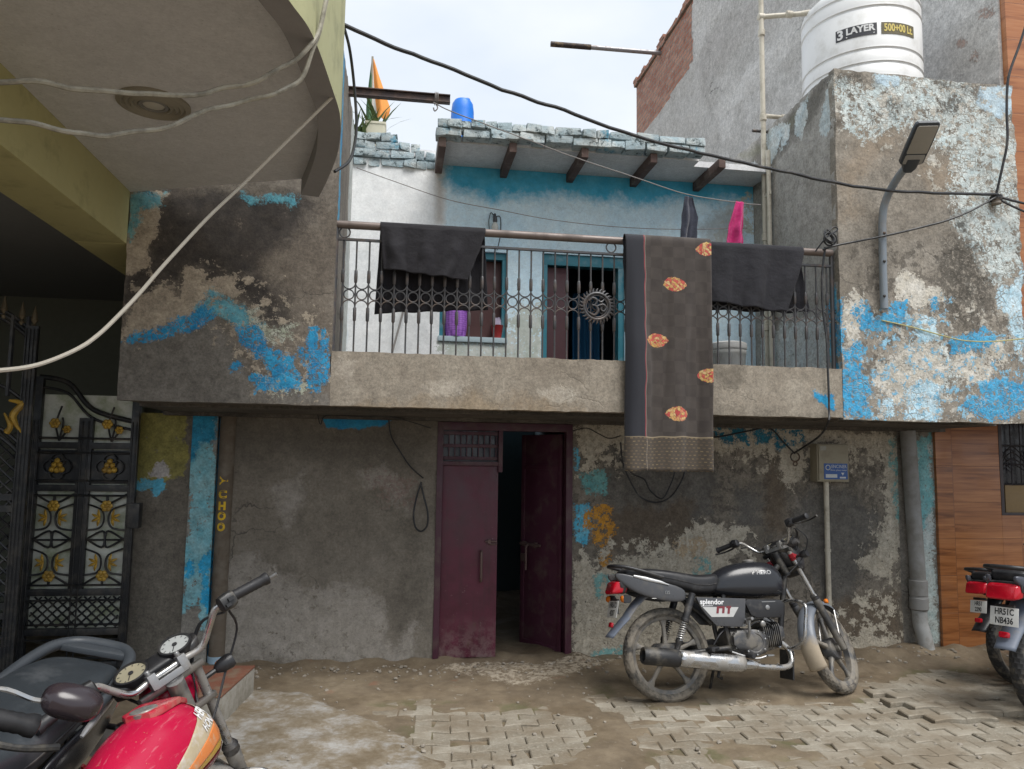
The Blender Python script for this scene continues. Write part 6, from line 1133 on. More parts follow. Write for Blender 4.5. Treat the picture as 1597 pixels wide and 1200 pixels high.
        if s in st.get('mirror', ()):
            q = b+V(.0,-s*.01,.02); mo = q+st.get('mirror_off', V(.045,s*.05,.15)); mb = MB(); mb.tube([q, q+(mo-q)*.4+V(.0,0,.02), q+(mo-q)*.8, mo], .0048, 8, smooth=5); mr = put(mb, 'mirror', M_chrome, hbo, True)
            mb = MB(); mb.loft([(mo+V(o,s*.03,.005), Y_, Z_, w_*st.get('mirror_sc',1), h_*st.get('mirror_sc',1), 2.6) for o, w_, h_ in ((.040,.01,.008),(.034,.050,.026),(.018,.068,.040),(.0,.073,.044),(-.006,.070,.041))], 28); put(mb, 'mirror_shell', st.get('mirror_mat', M_plas), mr, True)
            mb = MB(); mb.loft([(mo+V(-.0065,s*.03,.005), Y_, Z_, .05, .028, 2.6), (mo+V(-.008,s*.03,.005), Y_, Z_, .05,.028,2.6)], 28); put(mb, 'mirror_glass', mat('mirror glass', (.7,.72,.74), .03, 1, .02), mr, True)
    # cables from the bar to the head
    mb = MB()
    for s, o in ((-1,0),(-1,.02),(1,0),(1,.025)): mb.tube([V(hx-.06,s*.22,hz+.06), V(hx+.06+o,s*.17,hz+.06), V(hx+.11+o,s*.10,hz-.04), V(hx+.06,s*.03,hz-.18)], .0042, 6, smooth=5)
    mb.tube([V(hx-.06,-.235,hz+.055), V(hx+.02,-.25,hz-.02), V(hx+.05,-.16,hz-.12), V(hx+.0,-.06,hz-.2), V(hx-.02,.0,hz-.24)], .0042, 6, smooth=5); put(mb, 'control_cables', M_black, front=True)
    # ---- lamp cowl and clocks
    lc = SA+SD*.665+V(.13,0,.012)
    mb = MB()
    if st.get('cowl', True):
        mb.loft([(lc+V(o,0,z), Y_, V(.25,0,1).normalized(), w_, h_, 3, h2) for o, z, w_, h_, h2 in ((.055,-.012,.070,.070,.080),(.050,-.01,.092,.098,.098),(.02,.0,.105,.122,.105),(-.05,.02,.100,.130,.085),(-.11,.04,.080,.115,.055),(-.15,.06,.05,.075,.03))], 28); put(mb, 'headlamp_cowl', st.get('cowl_mat', M_plas), front=True)
    else:
        mb.loft([(lc+V(o,0,0), Y_, Z_, w_, w_, 2) for o, w_ in ((.035,.086),(.02,.092),(-.03,.085),(-.07,.062),(-.085,.03))], 28); put(mb, 'headlamp_shell', body, front=True)
    mb = MB(); mb.loft([(lc+V(.058,0,-.012), Y_, V(.25,0,1).normalized(), .066,.066,3), (lc+V(.070,0,-.012), Y_, V(.25,0,1).normalized(), .045,.045,3)], 24); put(mb, 'headlight', M_glass, front=True)
    cl = V(hx+.085,0,hz+.045); tl_ = V(-.55,0,1).normalized(); fw_ = V(1,0,.55).normalized()
    mb = MB(); mb.loft([(cl+Y_*s*.115-tl_*.03, fw_, tl_, w_, .026, 4) for s, w_ in ((-1.25,.02),(-1,.045),(0,.040),(1,.045),(1.25,.02))], 18)
    for s in (-1,1): mb.lathe([(.038,-.055),(.048,-.04),(.053,-.005),(.053,.006),(.047,.008),(.045,.0)], cl+Y_*s*.075, tl_, 32)
    ip = put(mb, 'instrument_panel', M_plas, front=True)
    for s, m_ in ((1, M_dial), (-1, st.get('dial2', M_dial))):
        mb = MB(); mb.lathe([(.0455,-.001),(.0455,.0015),(.001,.002)], cl+Y_*s*.075, tl_, 32); dl = put(mb, 'dial', m_, ip, True)
        mb = MB(); c = cl+Y_*s*.075+tl_*.003; mb.lathe([(.008,0),(.008,.003),(.002,.004)], c, tl_, 12); mb.tube([c+tl_*.002, c+tl_*.002+Y_*.02-fw_*.028], .0014, 5)
        for k in range(9): a = rad(-40+k*32); d = Y_*math.cos(a)+fw_*math.sin(a); mb.tube([c+d*.034, c+d*.041], .0011, 4)
        put(mb, 'dial_marks', M_ink, dl, True)
    if st.get('red_tape'):
        for s in (-1,1): mb = MB(); a = SA+V(.035,s*.085,0); mb.tube([a+SD*.655, a+SD*.705], .020, 12); mb.box(a+SD*.68+V(.0,s*.012,.0), (.05,.03,.03)); put(mb, 'red_tape', mat('red tape', (.30,.012,.02), .5, 0, .25, 30), front=True, bevel=.004)
    # ---- front mudguard
    fc = V(1.235,0,.298); mb = MB(); secs = []
    for i in range(0):
        a = rad(50+i*8.6); d = V(math.cos(a),0,math.sin(a)); e_ = 1 if i < 15 else 1-.10*(i-14); secs.append((fc+d*.325, Y_, d, .058*e_+.004, .024, 2.4, -.008))
    def arcgrid(u, v):
        a = rad(48+u*158); d = V(math.cos(a),0,math.sin(a)); th = (v-.5)*math.pi*.98; w_ = .062*(1-.25*max(0, (.12-u)/.12))*(1+.1*max(0,u-.6)); return fc+d*(.292+.046*math.cos(th))+Y_*w_*math.sin(th)
    mb.grid(arcgrid, 44, 14); mud = put(mb, 'front_mudguard', st['fender'], front=True, recalc=False, solid=.003, angle=180)
    mb = MB(); 
    for s in (-1,1): mb.tube([fc+V(0,s*.075,.02), fc+V(-.10,s*.066,.26)], .006, 7); mb.tube([fc+V(.02,s*.075,.02), fc+V(.11,s*.066,.26)], .006, 7)
    put(mb, 'mudguard_stay', M_steel, mud, True)
    mb = MB(); mb.loft([(V(1.165,-.115,.60)+V(0,o,0), X_, Z_, w_, w_*.8, 2.2) for o, w_ in ((.012,.016),(0,.021),(-.008,.018),(-.012,.006))], 16); put(mb, 'reflector', M_amber, front=True)
    # ---- tank
    tm = st['tank']; secs = []
    for x, hw, zt_, zb_, e_ in ((.335,.055,.765,.69,2.2),(.36,.085,.805,.675,2.5),(.42,.108,.850,.663,2.8),(.50,.125,.880,.655,3.0),(.60,.137,.898,.65,3.1),(.70,.142,.902,.648,3.2),(.78,.138,.894,.65,3.2),(.838,.120,.868,.655,3.0),(.868,.090,.815,.68,2.5),(.878,.04,.765,.735,2)):
        zc_ = zb_+(zt_-zb_)*.38; secs.append((V(x,0,zc_), Y_, Z_, hw*st.get('tank_w',1), zt_-zc_, e_*st.get('tank_e',.86), zc_-zb_))
    mb = MB(); mb.loft(secs, 40); 
    tk = put(mb, 'fuel_tank', tm, angle=60, subs=1)
    mb = MB(); mb.lathe([(.040,-.01),(.042,.008),(.036,.015),(.012,.018),(.001,.018)], V(.66,0,.898), (0,0,1), 24); put(mb, 'filler_cap', st.get('cap', M_steel), tk)
    if st.get('cap_panel'):
        mb = MB(); mb.loft([(V(x,0,.899+dz), Y_, Z_, w_, .012, 5) for x, w_, dz in ((.62,.035,-.002),(.65,.060,.0),(.76,.066,-.004),(.81,.060,-.022),(.825,.05,-.032))], 20); put(mb, 'tank_lid', st['cap_panel'], tk)
    if st.get('decal'): st['decal'](put, tk)
    tk.location.z = st.get('tank_lift', 0)
    # ---- seat
    seat = MB(); sc = []
    for x, hw, zt_, th in ((-.295,.075,.842,.045),(-.28,.098,.856,.065),(-.22,.118,.864,.085),(-.10,.130,.862,.105),(.02,.134,.850,.118),(.12,.132,.832,.125),(.20,.124,.818,.135),(.29,.112,.814,.14),(.36,.098,.820,.13),(.395,.075,.826,.10)): sc.append((V(x,0,zt_-th*.45), Y_, Z_, hw, th*.45, 3.6, th*.55))
    seat.loft(sc, 32); so_ = put(seat, 'seat', st.get('seat', M_vinyl), subs=1, angle=70)
    mb = MB(); ring = []
    for s in (-1, 1):
        pts = [V(x,s*(hw*.985),zt_-th*.5) for x, hw, zt_, th in ((-.28,.098,.856,.065),(-.22,.118,.864,.085),(-.10,.130,.862,.105),(.02,.134,.850,.118),(.12,.132,.832,.125),(.20,.124,.818,.135),(.29,.112,.814,.14),(.36,.098,.820,.13))]; mb.tube(pts, .004, 6, smooth=3)
    put(mb, 'piping', M_plas, so_)
    # ---- tail cowl both sides, lamp, plate, rear guard
    for s in (-1, 1):
        mb = MB(); mb.loft([(V(x, s*y, z), Y_, Z_, .012, h_, 3) for x, y, z, h_ in ((.125,.118,.680,.032),(.06,.132,.690,.056),(-.06,.136,.710,.062),(-.18,.126,.738,.058),(-.27,.108,.774,.050),(-.335,.085,.808,.026),(-.355,.075,.818,.012))], 18); tcw = put(mb, 'tail_cowl', body2, angle=60, subs=1)
        mb = MB(); mb.loft([(V(x, s*(y+.009), z), Y_, V(.25,0,1).normalized(), .008, h_, 3) for x, y, z, h_ in ((-.005,.134,.750,.003),(-.06,.135,.768,.010),(-.16,.126,.792,.012),(-.24,.113,.812,.007))], 12); put(mb, 'trim_strip', st.get('strip', mat('silver strip', (.5,.5,.5), .35, .4, .1)), tcw)
        mb = MB(); mb.loft([(V(-.10,s*.143,.665)+V(o,0,0), Y_, Z_, .002, h_, 3) for o, h_ in ((-.03,.002),(0,.002))], 6)
        text_mb(mb, 'i3S', frame_M(V(-.02,s*.1485,.700), (-s*1.0 if s > 0 else 1,0,.0), (0,0,1)), .030, .0008, bold=.0006) if st.get('badge') else None
        if st.get('badge'): put(mb, 'badge', M_steel, tcw)
    mb = MB(); mb.box((-.25,0,.765), (.16,.20,.06)); put(mb, 'tail_core', M_plas, bevel=.02)
    tl = MB(); tl.loft([(V(x,0,z), Y_, V(.35,0,1).normalized(), w_, h_, 7) for x, z, w_, h_ in ((-.275,.742,.088,.042),(-.330,.742,.092,.048),(-.362,.738,.086,.044),(-.370,.738,.078,.036))], 24); tlo = put(tl, 'tail_light', M_red)
    mb = MB(); mb.loft([(V(-.28,0,.742), Y_, V(.35,0,1).normalized(), .092, .048, 5), (V(-.30,0,.742), Y_, V(.35,0,1).normalized(), .092, .048, 5)], 20); put(mb, 'lamp_bezel', M_plas, tlo)
    gr = MB(); rp = [(V(-.04,.142,.800)), V(-.16,.140,.835), V(-.28,.120,.868), V(-.345,.075,.878), V(-.358,0,.880)]
    gr.tube(rp+[V(p.x,-p.y,p.z) for p in reversed(rp[:-1])], .013 if not st.get('bigrail') else .017, 10, smooth=6, flat=(0,0,1)); put(gr, 'grab_rail', st.get('rail', M_plas))
    if st.get('bigrail'): mb = MB(); mb.loft([(V(-.33,y,.868), X_, Z_, .030, .012, 4) for y in (-.10,-.07,0,.07,.10)], 16); put(mb, 'grab_plate', st.get('rail', M_plas))
    mb = MB()
    def rguard(u, v):
        t_ = u; x = -.10-.245*t_-.055*max(0,t_-.7)*3; z = .69-.02*t_-.25*t_**1.7; th = (v-.5)*math.pi; w_ = .070-.012*t_; n_ = V(-.75,0,.6+.1*t_).normalized() if t_ < .8 else V(-.9,0,.3).normalized(); return V(x,0,z)+Y_*w_*math.sin(th)+n_*(.030*math.cos(th)-.01)
    mb.grid(rguard, 26, 12); rg_ = put(mb, 'rear_mudguard', st.get('guard', M_plas), recalc=False, solid=.004, angle=180)
    pn = V(-.96,0,.22).normalized(); pu = V(.22,0,.96).normalized(); pc = V(-.355,0,.60); pw, ph_ = st.get('plate_size', (.10,.055))
    mb = MB(); mb.prism([pc-Y_*s1*pw*1.0+pu*s2*ph_ for s1,s2 in ((-1,-1),(1,-1),(1,1),(-1,1))], pn*.003); pl_ = put(mb, 'number_plate', M_plate, bevel=.001)
    mb = MB(); mb.box(pc-pn*.02, (.02,.06,.05)); mb.tube([pc-pn*.01+pu*.06+Y_*.05, pc-pn*.01+pu*.06-Y_*.05], .010, 8); put(mb, 'plate_bracket', M_plas)
    mb = MB()
    for k, tx in enumerate(st.get('plate', ('HR61', '4207'))): text_mb(mb, tx, frame_M(pc+pn*.0032+pu*(.026-.052*k)*(ph_/.055), (0,-1,0), pu), .052*(ph_/.055), .0006, bold=.0012, sx=.92*pw/.10)
    put(mb, 'lettering', M_ink, pl_)
    mb = MB(); mb.loft([(V(-.375,0,.50)+pn*o, Y_, pu, w_, w_*.6, 5) for o, w_ in ((-.008,.028),(.006,.028),(.010,.022))], 16); put(mb, 'rear_reflector', M_red)
    for s in (-1, 1):
        for (x, y, z, fr_) in () if st.get('no_signals') else ((-.31, .145, .665, False), (hx+.06, .165, hz-.10, True)):
            q = V(x, s*y, z); mb = MB(); mb.tube([q-Y_*s*.075, q-Y_*s*.02], .009, 8); mb.loft([(q+Y_*s*o, X_, Z_, w_, w_*.85, 3) for o, w_ in ((-.028,.014),(-.01,.026),(.02,.031),(.032,.028))], 16); sn = put(mb, 'turn_signal', M_plas, front=fr_)
            mb = MB(); mb.loft([(q+Y_*s*.006+X_*(.030 if fr_ else -.030)*k, Y_, Z_, .026*w_, .022*w_, 3) for k, w_ in ((.6,1),(1.0,.95),(1.25,.6))], 14); put(mb, 'turn_lens', st.get('front_lens', M_amber) if fr_ else M_amber, sn, fr_)
    # ---- rear suspension, swingarm, frame
    for s in (-1, 1):
        a, b = V(.155,s*.135,.675), V(.022,s*.130,.335); d = (b-a); L_ = d.length; d.normalize(); mb = MB()
        mb.lathe([(.022,-.02),(.022,.025),(.024,.03),(.024,L_*.42),(.027,L_*.43),(.027,L_*.47),(.011,L_*.48),(.011,L_*.80),(.026,L_*.81),(.024,L_*.86),(.019,L_*.88),(.018,L_)], a, d, 16); shk = put(mb, 'shock_absorber', M_chrome if st.get('bare') else M_plas)
        mb = MB(); n = 9; mb.tube([a+d*(L_*(.46+.36*i/(n*12)))+(basis(d)[0]*math.cos(i/12*6.283)+basis(d)[1]*math.sin(i/12*6.283))*.022 for i in range(n*12//2+1+n*6)][:int(n*12)], .0045, 6); put(mb, 'spring', M_chrome, shk)
        mb = MB(); mb.lathe([(.016,0),(.018,.01),(.012,.018)], a, (0,s,0), 12); mb.tube([a+d*L_*.80, b+d*.03], .014, 10); put(mb, 'shock_end', M_chrome, shk)
    mb = MB()
    for s in (-1, 1): mb.tube([V(-.05,s*.105,.302), V(.15,s*.10,.315), V(.42,s*.085,.335)], .019, 10)
    mb.tube([V(.42,-.10,.335), V(.42,.10,.335)], .022, 10); mb.box((-.01,-.105,.302), (.07,.012,.04)); mb.box((-.01,.105,.302), (.07,.012,.04)); put(mb, 'swingarm', M_frame)
    mb = MB(); mb.loft([(V(x,.125,z), Y_, Z_, .018, h_, 5) for x, z, h_ in ((-.07,.305,.03),(-.03,.305,.062),(.18,.315,.055),(.40,.33,.055),(.44,.33,.03))], 16); put(mb, 'chain_case', M_plas)
    mb = MB(); top = SA+SD*.66
    mb.tube([top, V(.70,0,.72), V(.42,0,.69), V(.10,0,.70), V(-.24,0,.735)], .022, 10, smooth=4); mb.tube([SA+SD*.58+V(-.01,0,0), V(.865,0,.50), V(.845,0,.345)], .020, 10, smooth=4)
    for s in (-1, 1): mb.tube([V(.42,s*.06,.69), V(.40,s*.085,.50), V(.43,s*.085,.32)], .016, 9, smooth=4); mb.tube([V(.16,s*.11,.68), V(.02,s*.112,.70), V(-.24,s*.10,.735)], .014, 9, smooth=3); mb.tube([V(.38,s*.085,.48), V(.26,s*.105,.60), V(.15,s*.115,.675)], .014, 9)
    put(mb, 'frame', M_frame)
    # ---- engine
    mb = MB(); mb.loft([(V(x,0,z), Y_, Z_, hw, h_, 4.5) for x, z, hw, h_ in ((.415,.385,.075,.045),(.43,.38,.10,.080),(.50,.372,.112,.090),(.60,.365,.112,.088),(.68,.362,.10,.075),(.71,.362,.075,.050))], 24); en = put(mb, 'engine', M_eng)
    for s in (-1, 1):
        mb = MB(); mb.lathe([(.085,0),(.086,.018),(.070,.030),(.060,.030),(.055,.026),(.02,.030),(.004,.030)], V(.585,s*.105,.365), (0,s,0), 32); mb.loft([(V(x,s*.118,z), Y_, Z_, .022, h_, 4) for x, z, h_ in ((.43,.385,.03),(.46,.385,.062),(.56,.385,.066),(.60,.38,.04))], 14); put(mb, 'crankcase_cover', st.get('cover', M_eng), en)
    cd_ = V(1,0,.10).normalized(); cu_ = V(-.10,0,1).normalized(); mb = MB(); c0_ = V(.665,0,.40)
    mb.loft([(c0_, Y_, cu_, .055,.055,5), (c0_+cd_*.16, Y_, cu_, .052,.055,5), (c0_+cd_*.19, Y_, cu_, .045,.045,5)], 20)
    for k in range(9): q = c0_+cd_*(.018+k*.0145); mb.loft([(q, Y_, cu_, .088,.082,5), (q+cd_*.0045, Y_, cu_, .088,.082,5)], 24)
    put(mb, 'cylinder_fins', M_eng, en, smooth=True, angle=30)
    mb = MB(); mb.loft([(V(x,-.0,.505+.006*k), Y_, Z_, w_, h_, 3) for k, (x, w_, h_) in enumerate(((.50,.035,.025),(.54,.045,.04),(.60,.045,.04),(.66,.032,.024),(.72,.028,.020)))], 16); mb.tube([V(.72,0,.51),V(.79,0,.49),V(.80,0,.45)], .022, 10, smooth=4); put(mb, 'carburettor', M_steel, en)
    for s in (-1, 1):
        mb = MB()
        for k in range(7): a = k*.9+.3; mb.lathe([(.007,0),(.007,.006),(.003,.008)], V(.585+math.cos(a)*.077, s*.130, .365+math.sin(a)*.077), (0,s,0), 8)
        for x, z in ((.445,.43),(.445,.335),(.50,.445),(.655,.43),(.69,.40)): mb.lathe([(.006,0),(.006,.02),(.003,.024)], V(x, s*.11, z), (0,s,0), 8)
        put(mb, 'cover_bolts', M_steel, en)
    mb = MB(); mb.tube([V(.76,-.05,.47), V(.74,-.10,.50), V(.66,-.11,.55), V(.60,-.06,.60)], .006, 7, smooth=5); mb.tube([V(.50,-.09,.46), V(.46,-.11,.50), V(.43,-.10,.58), V(.45,-.06,.64)], .007, 7, smooth=5); mb.tube([V(.56,-.10,.46), V(.62,-.12,.50), V(.72,-.10,.48), V(.78,-.07,.40)], .005, 7, smooth=5); mb.tube([V(.40,-.09,.46), V(.34,-.11,.42), V(.30,-.10,.36)], .006, 7, smooth=4); put(mb, 'hoses', M_black, en)
    mb = MB(); mb.loft([(V(.50,-.0,.50), X_, Z_, .05,.035,4),(V(.50,-.11,.50), X_, Z_, .045,.032,4)], 16); mb.tube([V(.545,-.115,.505), V(.545,-.14,.50)], .018, 12); mb.box((.44,-.10,.49), (.03,.03,.05)); mb.lathe([(.02,0),(.02,.025),(.012,.03)], V(.66,-.10,.485), (0,-1,0), 12); put(mb, 'starter_motor', M_steel, en, bevel=.003)
    # ---- side panels
    for s in (-1, 1):
        ol = [(.185,.668),(.545,.652),(.525,.52),(.50,.468),(.315,.480),(.255,.545),(.215,.60)]
        mb = MB(); mb.prism([V(x,s*.118,z) for x,z in ol], (0,s*.018,0)); sp = put(mb, 'side_panel', body2, bevel=.008)
        if st.get('graphic') and s < 0:
            g_ = [(.225,.604),(.485,.597),(.44,.535),(.285,.538)]; mb = MB(); mb.prism([V(x,s*.1365,z) for x,z in g_], (0,s*.0012,0)); put(mb, 'panel_graphic', mat('silver grey decal', (.46,.46,.45), .4, 0, .1, 20, dirt=(.3,.28,.25), damt=.2), sp)
            mb = MB(); text_mb(mb, 'splendor', frame_M(V(.295,s*.1376,.634), (1,0,-.03), (0,0,1)), .046, .0006, bold=.0012, sx=1.05); mb.box2((.215,s*.1376,.6085),(.30,s*.1384,.6115)); put(mb, 'script', mat('white decal', (.7,.7,.7), .4), sp)
            mb = MB()
            for x0, x1, z0, z1 in ((.325,.342,.560,.606),(.342,.366,.592,.606),(.366,.383,.560,.606),(.394,.428,.592,.606),(.405,.422,.556,.592)): mb.prism([V(x+.18*(z-.59),s*.138,z) for x,z in ((x0,z0),(x1,z0),(x1,z1),(x0,z1))], (0,s*.0008,0))
            put(mb, 'monogram', mat('oxblood decal', (.16,.022,.03), .4), sp)
        ol2 = [(.535,.632),(.56,.648),(.80,.640),(.83,.615),(.82,.55),(.795,.522),(.62,.524),(.575,.54)]
        mb = MB(); mb.prism([V(x,s*.100,z) for x,z in ol2], (0,s*.032,0)); ap_ = put(mb, 'tank_shroud', M_plas, bevel=.014)
        mb = MB(); mb.box((.71,s*.1335,.628), (.10,.002,.006)); mb.lathe([(.016,0),(.016,.003),(.010,.005),(.002,.005)], V(.70,s*.132,.59), (0,s,0), 16); put(mb, 'shroud_trim', M_steel, ap_)
    # ---- exhaust on the right, footpegs, guard, stand
    mb = MB(); mb.tube([V(.815,-.045,.36), V(.862,-.06,.31), V(.855,-.095,.235), V(.79,-.125,.205), V(.66,-.155,.212), V(.52,-.172,.228)], .019, 12, smooth=6); ex = put(mb, 'exhaust_pipe', M_chrome)
    md = V(-.40,-.012,.045); mb = MB(); m0_ = V(.56,-.174,.228); md.normalize(); secs = [(.0,.020),(.04,.030),(.14,.040),(.24,.047),(.50,.052),(.62,.054),(.78,.051)]
    mb.lathe([(r, t_) for t_, r in secs]+[(.046,.785),(.020,.70),(.004,.70)], m0_, md, 28); mf = put(mb, 'muffler', M_chrome)
    mb = MB(); mb.lathe([(.0535,.56),(.0565,.565),(.0565,.79),(.050,.805),(.036,.80),(.030,.74),(.004,.73)], m0_, md, 28); put(mb, 'muffler_tip', M_frame if not st.get('bare') else M_chrome, mf)
    mb = MB(); 
    def shield(u, v): 
        t_ = .10+.46*u; r = .049+.008*math.sin(min(1,u*3)*1.57); a = rad(-75+150*v)*(1-.25*u); uu_, ww_ = V(0,-1,0), V(.1,0,1).normalized(); return m0_+md*t_+(uu_*math.cos(a)+ww_*math.sin(a))*r
    mb.grid(shield, 16, 12); put(mb, 'heat_shield', M_chrome, mf, recalc=False, solid=.003)
    for s in (-1, 1):
        mb = MB(); mb.tube([V(.50,s*.09,.285), V(.50,s*.17,.290)], .010, 8); mb.lathe([(.012,0),(.016,.006),(.016,.085),(.012,.09)], V(.50,s*.165,.290), (0,s,0), 12); put(mb, 'foot_peg', M_black); mb = MB(); mb.tube([V(.33,s*.10,.34), V(.22,s*.165,.335), V(.22,s*.19,.34)], .011, 8, smooth=3); mb.lathe([(.011,0),(.015,.006),(.015,.07),(.011,.075)], V(.22,s*.185,.34), (0,s,0), 12); put(mb, 'foot_peg', M_black)
    mb = MB(); mb.tube([V(.53,-.135,.40), V(.535,-.16,.44), V(.535,-.165,.50), V(.53,-.165,.52)], .009, 8, smooth=3); mb.tube([V(.53,-.165,.52), V(.53,-.225,.525)], .010, 8); put(mb, 'kick_starter', M_steel); mb = MB(); mb.tube([V(.40,-.15,.315), V(.55,-.165,.27), V(.64,-.17,.285)], .007, 8, smooth=3); mb.box((.655,-.175,.288), (.045,.04,.010)); put(mb, 'brake_pedal', M_steel)
    mb = MB()
    for s in (-1, 1): mb.tube([V(.868,s*.03,.625), V(.905,s*.12,.632), V(.925,s*.225,.60), V(.905,s*.235,.48), V(.885,s*.225,.38), V(.865,s*.12,.325), V(.85,s*.03,.33)], .0115, 10, smooth=7)
    put(mb, 'crash_guard', st.get('guard_bar', M_chrome))
    mb = MB(); mb.box((.872,0,.21), (.012,.17,.19), Matrix.Rotation(rad(6), 3, 'Y')); put(mb, 'mud_flap', M_black, bevel=.004)
    mb = MB(); mb.tube([V(.44,.09,.30), V(.40,.16,.17), V(.385,.215+.55*math.tan(lean)*0,.035)], .010, 8); mb.box((.385,.225,.028), (.05,.05,.008)); put(mb, 'side_stand', M_frame)
    mb = MB(); mb.tube([V(.36,-.10,.30), V(.30,-.12,.16), V(.33,-.115,.15)], .011, 8); mb.tube([V(.36,.10,.30), V(.30,.12,.16)], .011, 8); mb.tube([V(.31,-.11,.20), V(.31,.11,.20)], .009, 8); put(mb, 'centre_stand', M_frame)
    return root
# ---- black bike by the wall
M_bb = mat('satin black tank paint', (.018,.019,.023), .24, 0, .15, 4, .05, dirt=(.07,.068,.066), damt=.1, dsc=6, rvar=.06)
M_bg = mat('graphite side paint', (.062,.063,.068), .36, .1, .15, 6, .05, dirt=(.10,.092,.08), damt=.25)
t = NT('grey mudguard caked with mud'); sz = t.n('SeparateXYZ'); t.lk(t.co, sz.inputs[0]); f = t.rng(t.math('ADD', sz.outputs[2], t.math('MULTIPLY', t.noise(14,5), .12)), .40, .46, 1, 0); M_fend = t.out(t.mix(t.mix((.17,.19,.22), (.10,.11,.13), t.noise(8)), t.mix((.36,.30,.22), (.28,.23,.17), t.noise(22,4)), f), t.rng(f, 0, 1, .4, .9), t.bump(t.noise(50,4), .3, .003))
TSEC = ((.335,.055,.765,.69,2.2),(.36,.085,.805,.675,2.5),(.42,.108,.850,.663,2.8),(.50,.125,.880,.655,3.0),(.60,.137,.898,.65,3.1),(.70,.142,.902,.648,3.2),(.78,.138,.894,.65,3.2),(.838,.120,.868,.655,3.0),(.868,.090,.815,.68,2.5))
def tank_pt(x, z, s, lift=.0015, em=.64, wm=1.08):
    for a, b in zip(TSEC, TSEC[1:]):
        if a[0] <= x <= b[0]:
            k = (x-a[0])/(b[0]-a[0]); hw, zt_, zb_, e_ = [a[i]+(b[i]-a[i])*k for i in (1,2,3,4)]; break
    else: hw, zt_, zb_, e_ = TSEC[-1][1:]
    zc_ = zb_+(zt_-zb_)*.38; h_ = zt_-zc_ if z > zc_ else zc_-zb_; e_ *= em; hw *= wm; q = min(.999, abs(z-zc_)/h_); return V(x, s*(hw*(1-q**e_)**(1/e_)-.002+lift), z)
def decal_black(put, tk):
    for s in (-1,):
        mb = MB(); text_mb(mb, 'HERO', frame_M(V(.70,0,.822),(1,0,0),(0,0,1)), .038, .0, bold=.001, sx=1.1)
        mb.prism([V(.615+dx,0,.822+dz) for dx,dz in ((0,-.012),(.006,-.012),(.006,-.003),(.016,-.003),(.016,.014),(.010,.014),(.010,.003),(.0,.003))], (0,.0001,0))
        for i, v in enumerate(mb.v): mb.v[i] = tank_pt(v.x, v.z, s, .0012+abs(v.y), .86, 1.0)
        put(mb, 'lettering', M_steel, tk, recalc=False)
st_b = dict(body=M_bb, body2=M_bg, tank=M_bb, fender=M_fend, guard=mat('blue grey rear guard', (.12,.14,.18), .5, 0, .15, 6, dirt=(.2,.18,.15), damt=.3), graphic=True, badge=True, decal=decal_black, gaiter=True, mirror=(), plate=('HR61D', '4207'), front_lens=mat('blue lens', (.03,.16,.26), .25), red_tape=True)
b_black = motorbike('black motorbike leaning by the peeling wall with muddy tyres and a chrome exhaust', (1.721,4.689,.0), rad(2.54), rad(10.35), rad(35.5), .9484, st_b)
# red reflective clock pods and blue reflector of the photo
# ---- red bike in the foreground
t = NT('scratched red tank paint'); n1, n2 = t.noise(5,5,.6), t.noise(26,6,.75); sc_ = t.rng(n2, .63, .67); col = t.mix((.46,.008,.05), (.36,.006,.035), n1); col = t.mix(col, (.42,.30,.16), t.math('MULTIPLY', sc_, .8))
wvx = t.noise(1,4,.6, vec=t.map((6,60,60))); col = t.mix(col, (.50,.12,.16), t.math('MULTIPLY', t.rng(wvx, .60, .68), .5)); M_rt = t.out(col, t.rng(n1, .3, .7, .16, .34), t.bump(n2, .08, .004), Coat_Weight=.4) if False else t.out(col, t.rng(n1, .3, .7, .16, .34), t.bump(n2, .08, .004))
M_or, M_ye, M_be, M_mr = mat('orange decal', (.60,.20,.06), .35, 0, .15, 20, dirt=(.45,.36,.25), damt=.3, dsc=30), mat('mustard decal', (.42,.26,.04), .35, 0, .15, 20, dirt=(.4,.34,.24), damt=.3, dsc=30), mat('faded beige decal', (.40,.33,.22), .45, 0, .2, 20, dirt=(.5,.46,.42), damt=.35, dsc=30), mat('maroon decal', (.12,.012,.02), .35)
def strip(put, tk, s, lo, hi, x0, x1, m_, nm, lift):
    mb = MB(); mb.grid(lambda u, v: tank_pt(x0+(x1-x0)*u, lo(u)+(hi(u)-lo(u))*v, s, lift), 24, 8); put(mb, nm, m_, tk, recalc=False, solid=.0008)
def decal_red(put, tk):
    for s in (-1, 1):
        strip(put, tk, s, lambda u: .725+.055*u, lambda u: .765+.122*u, .50, .848, M_be, 'tank_decal', .0025)
        strip(put, tk, s, lambda u: .715+.045*u, lambda u: .735+.085*u, .50, .852, M_or, 'tank_decal', .0045)
        strip(put, tk, s, lambda u: .700+.035*u, lambda u: .712+.048*u, .47, .85, M_ye, 'tank_decal', .0035)
        strip(put, tk, s, lambda u: .682+.022*u, lambda u: .698+.032*u, .50, .85, M_mr, 'tank_decal', .0045)
        strip(put, tk, s, lambda u: .668+.012*u, lambda u: .684+.030*u, .46, .84, M_or, 'tank_decal', .003)
        mb = MB(); text_mb(mb, 'HERO', frame_M(V(.765,0,.848),(-s,0,0),(0,0,1)), .034, .0, bold=.0008); text_mb(mb, 'HONDA', frame_M(V(.765,0,.816),(-s,0,0),(0,0,1)), .032, .0, bold=.0008)
        for i, v in enumerate(mb.v): mb.v[i] = tank_pt(min(.86, v.x), v.z+(v.x-.765)*.12, s, .0065)
        put(mb, 'lettering', mat('white decal', (.7,.7,.7), .4), tk, recalc=False)
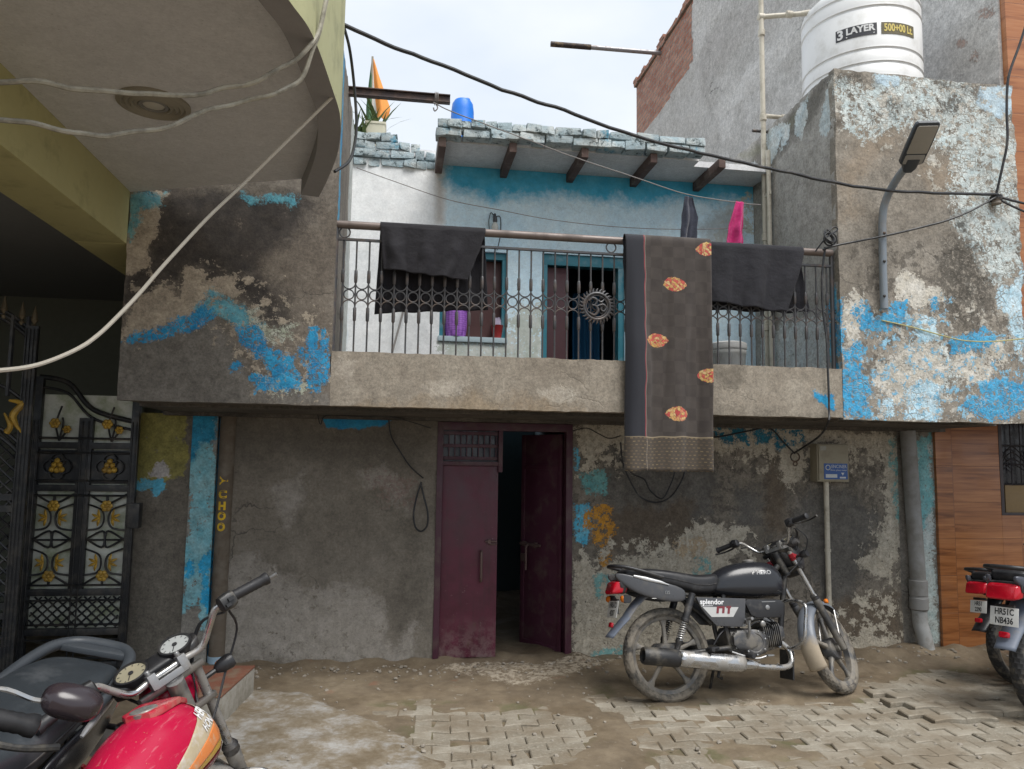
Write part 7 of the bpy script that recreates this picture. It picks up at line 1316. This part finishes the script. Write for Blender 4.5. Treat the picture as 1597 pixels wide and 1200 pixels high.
M_redf = mat('faded red fork paint', (.35,.02,.04), .4, 0, .2, 12, dirt=(.3,.27,.22), damt=.45)
st_r = dict(body=M_rt, body2=M_rt, tank=M_rt, fender=M_chrome, slider=M_steel, bare=True, gaiter=True, cowl=False, decal=decal_red, tank_lift=.03, tank_e=.64, tank_w=1.08, cap_panel=mat('red tank lid', (.42,.012,.035), .3, 0, .15, 20, dirt=(.35,.2,.15), damt=.25), dial2=mat('white dial', (.36,.37,.36), .4, 0, .1, 15), tyre=M_tyred, plate=('HR05', '2318'))
b_red = motorbike('red motorbike with scratched orange striped tank and two round dials in the foreground', (-.53,1.565,0), rad(82.5), rad(13), rad(43), .906, st_r)
# ---- black bike left of it, heading towards the viewer
st_s = dict(body=M_bb, body2=M_bb, tank=M_bb, fender=M_plas, seat=M_vinylb, bigrail=True, rail=mat('slate grab rail', (.045,.052,.060), .45, 0, .15, 8, .1), mirror=(1,), mirror_off=V(.0,.155,.035), mirror_sc=.72, tyre=M_tyred, mirror_mat=mat('black and maroon mirror', (.030,.022,.026), .3, 0, .2, 4), plate=('HR61', '7730'))
b_seat = motorbike('black motorbike at the left edge with a slate seat, wide grab rail and one mirror', (-1.101,2.295,0), rad(-95.4), rad(9.74), rad(26), 1.03, st_s)
# ---- bike at the right edge
st_e = dict(body=M_bb, body2=mat('gunmetal tail paint', (.075,.08,.10), .3, .2, .15, 6, dirt=(.13,.12,.11), damt=.2), tank=M_bb, fender=M_plas, guard=mat('blue grey rear guard', (.12,.14,.18), .5, 0, .15, 6, dirt=(.2,.18,.15), damt=.3), plate=('HR51C', 'NB436'), plate_size=(.078,.052), tyre=M_tyred, mirror=(), no_signals=True)
b_edge = motorbike('dark motorbike cut by the right edge with a white plate and a red tail lamp', (3.93,4.20,0), rad(20), rad(3), rad(10), 1.03, st_e)
st_f = dict(st_e); st_f.update(plate=('HR51', '2290'), plate_size=(.07,.046), guard=M_plas)
motorbike('motorbike mostly hidden behind the one at the right edge with its tail lamp showing', (4.31,4.80,0), rad(10), rad(6), rad(10), .9, st_f)
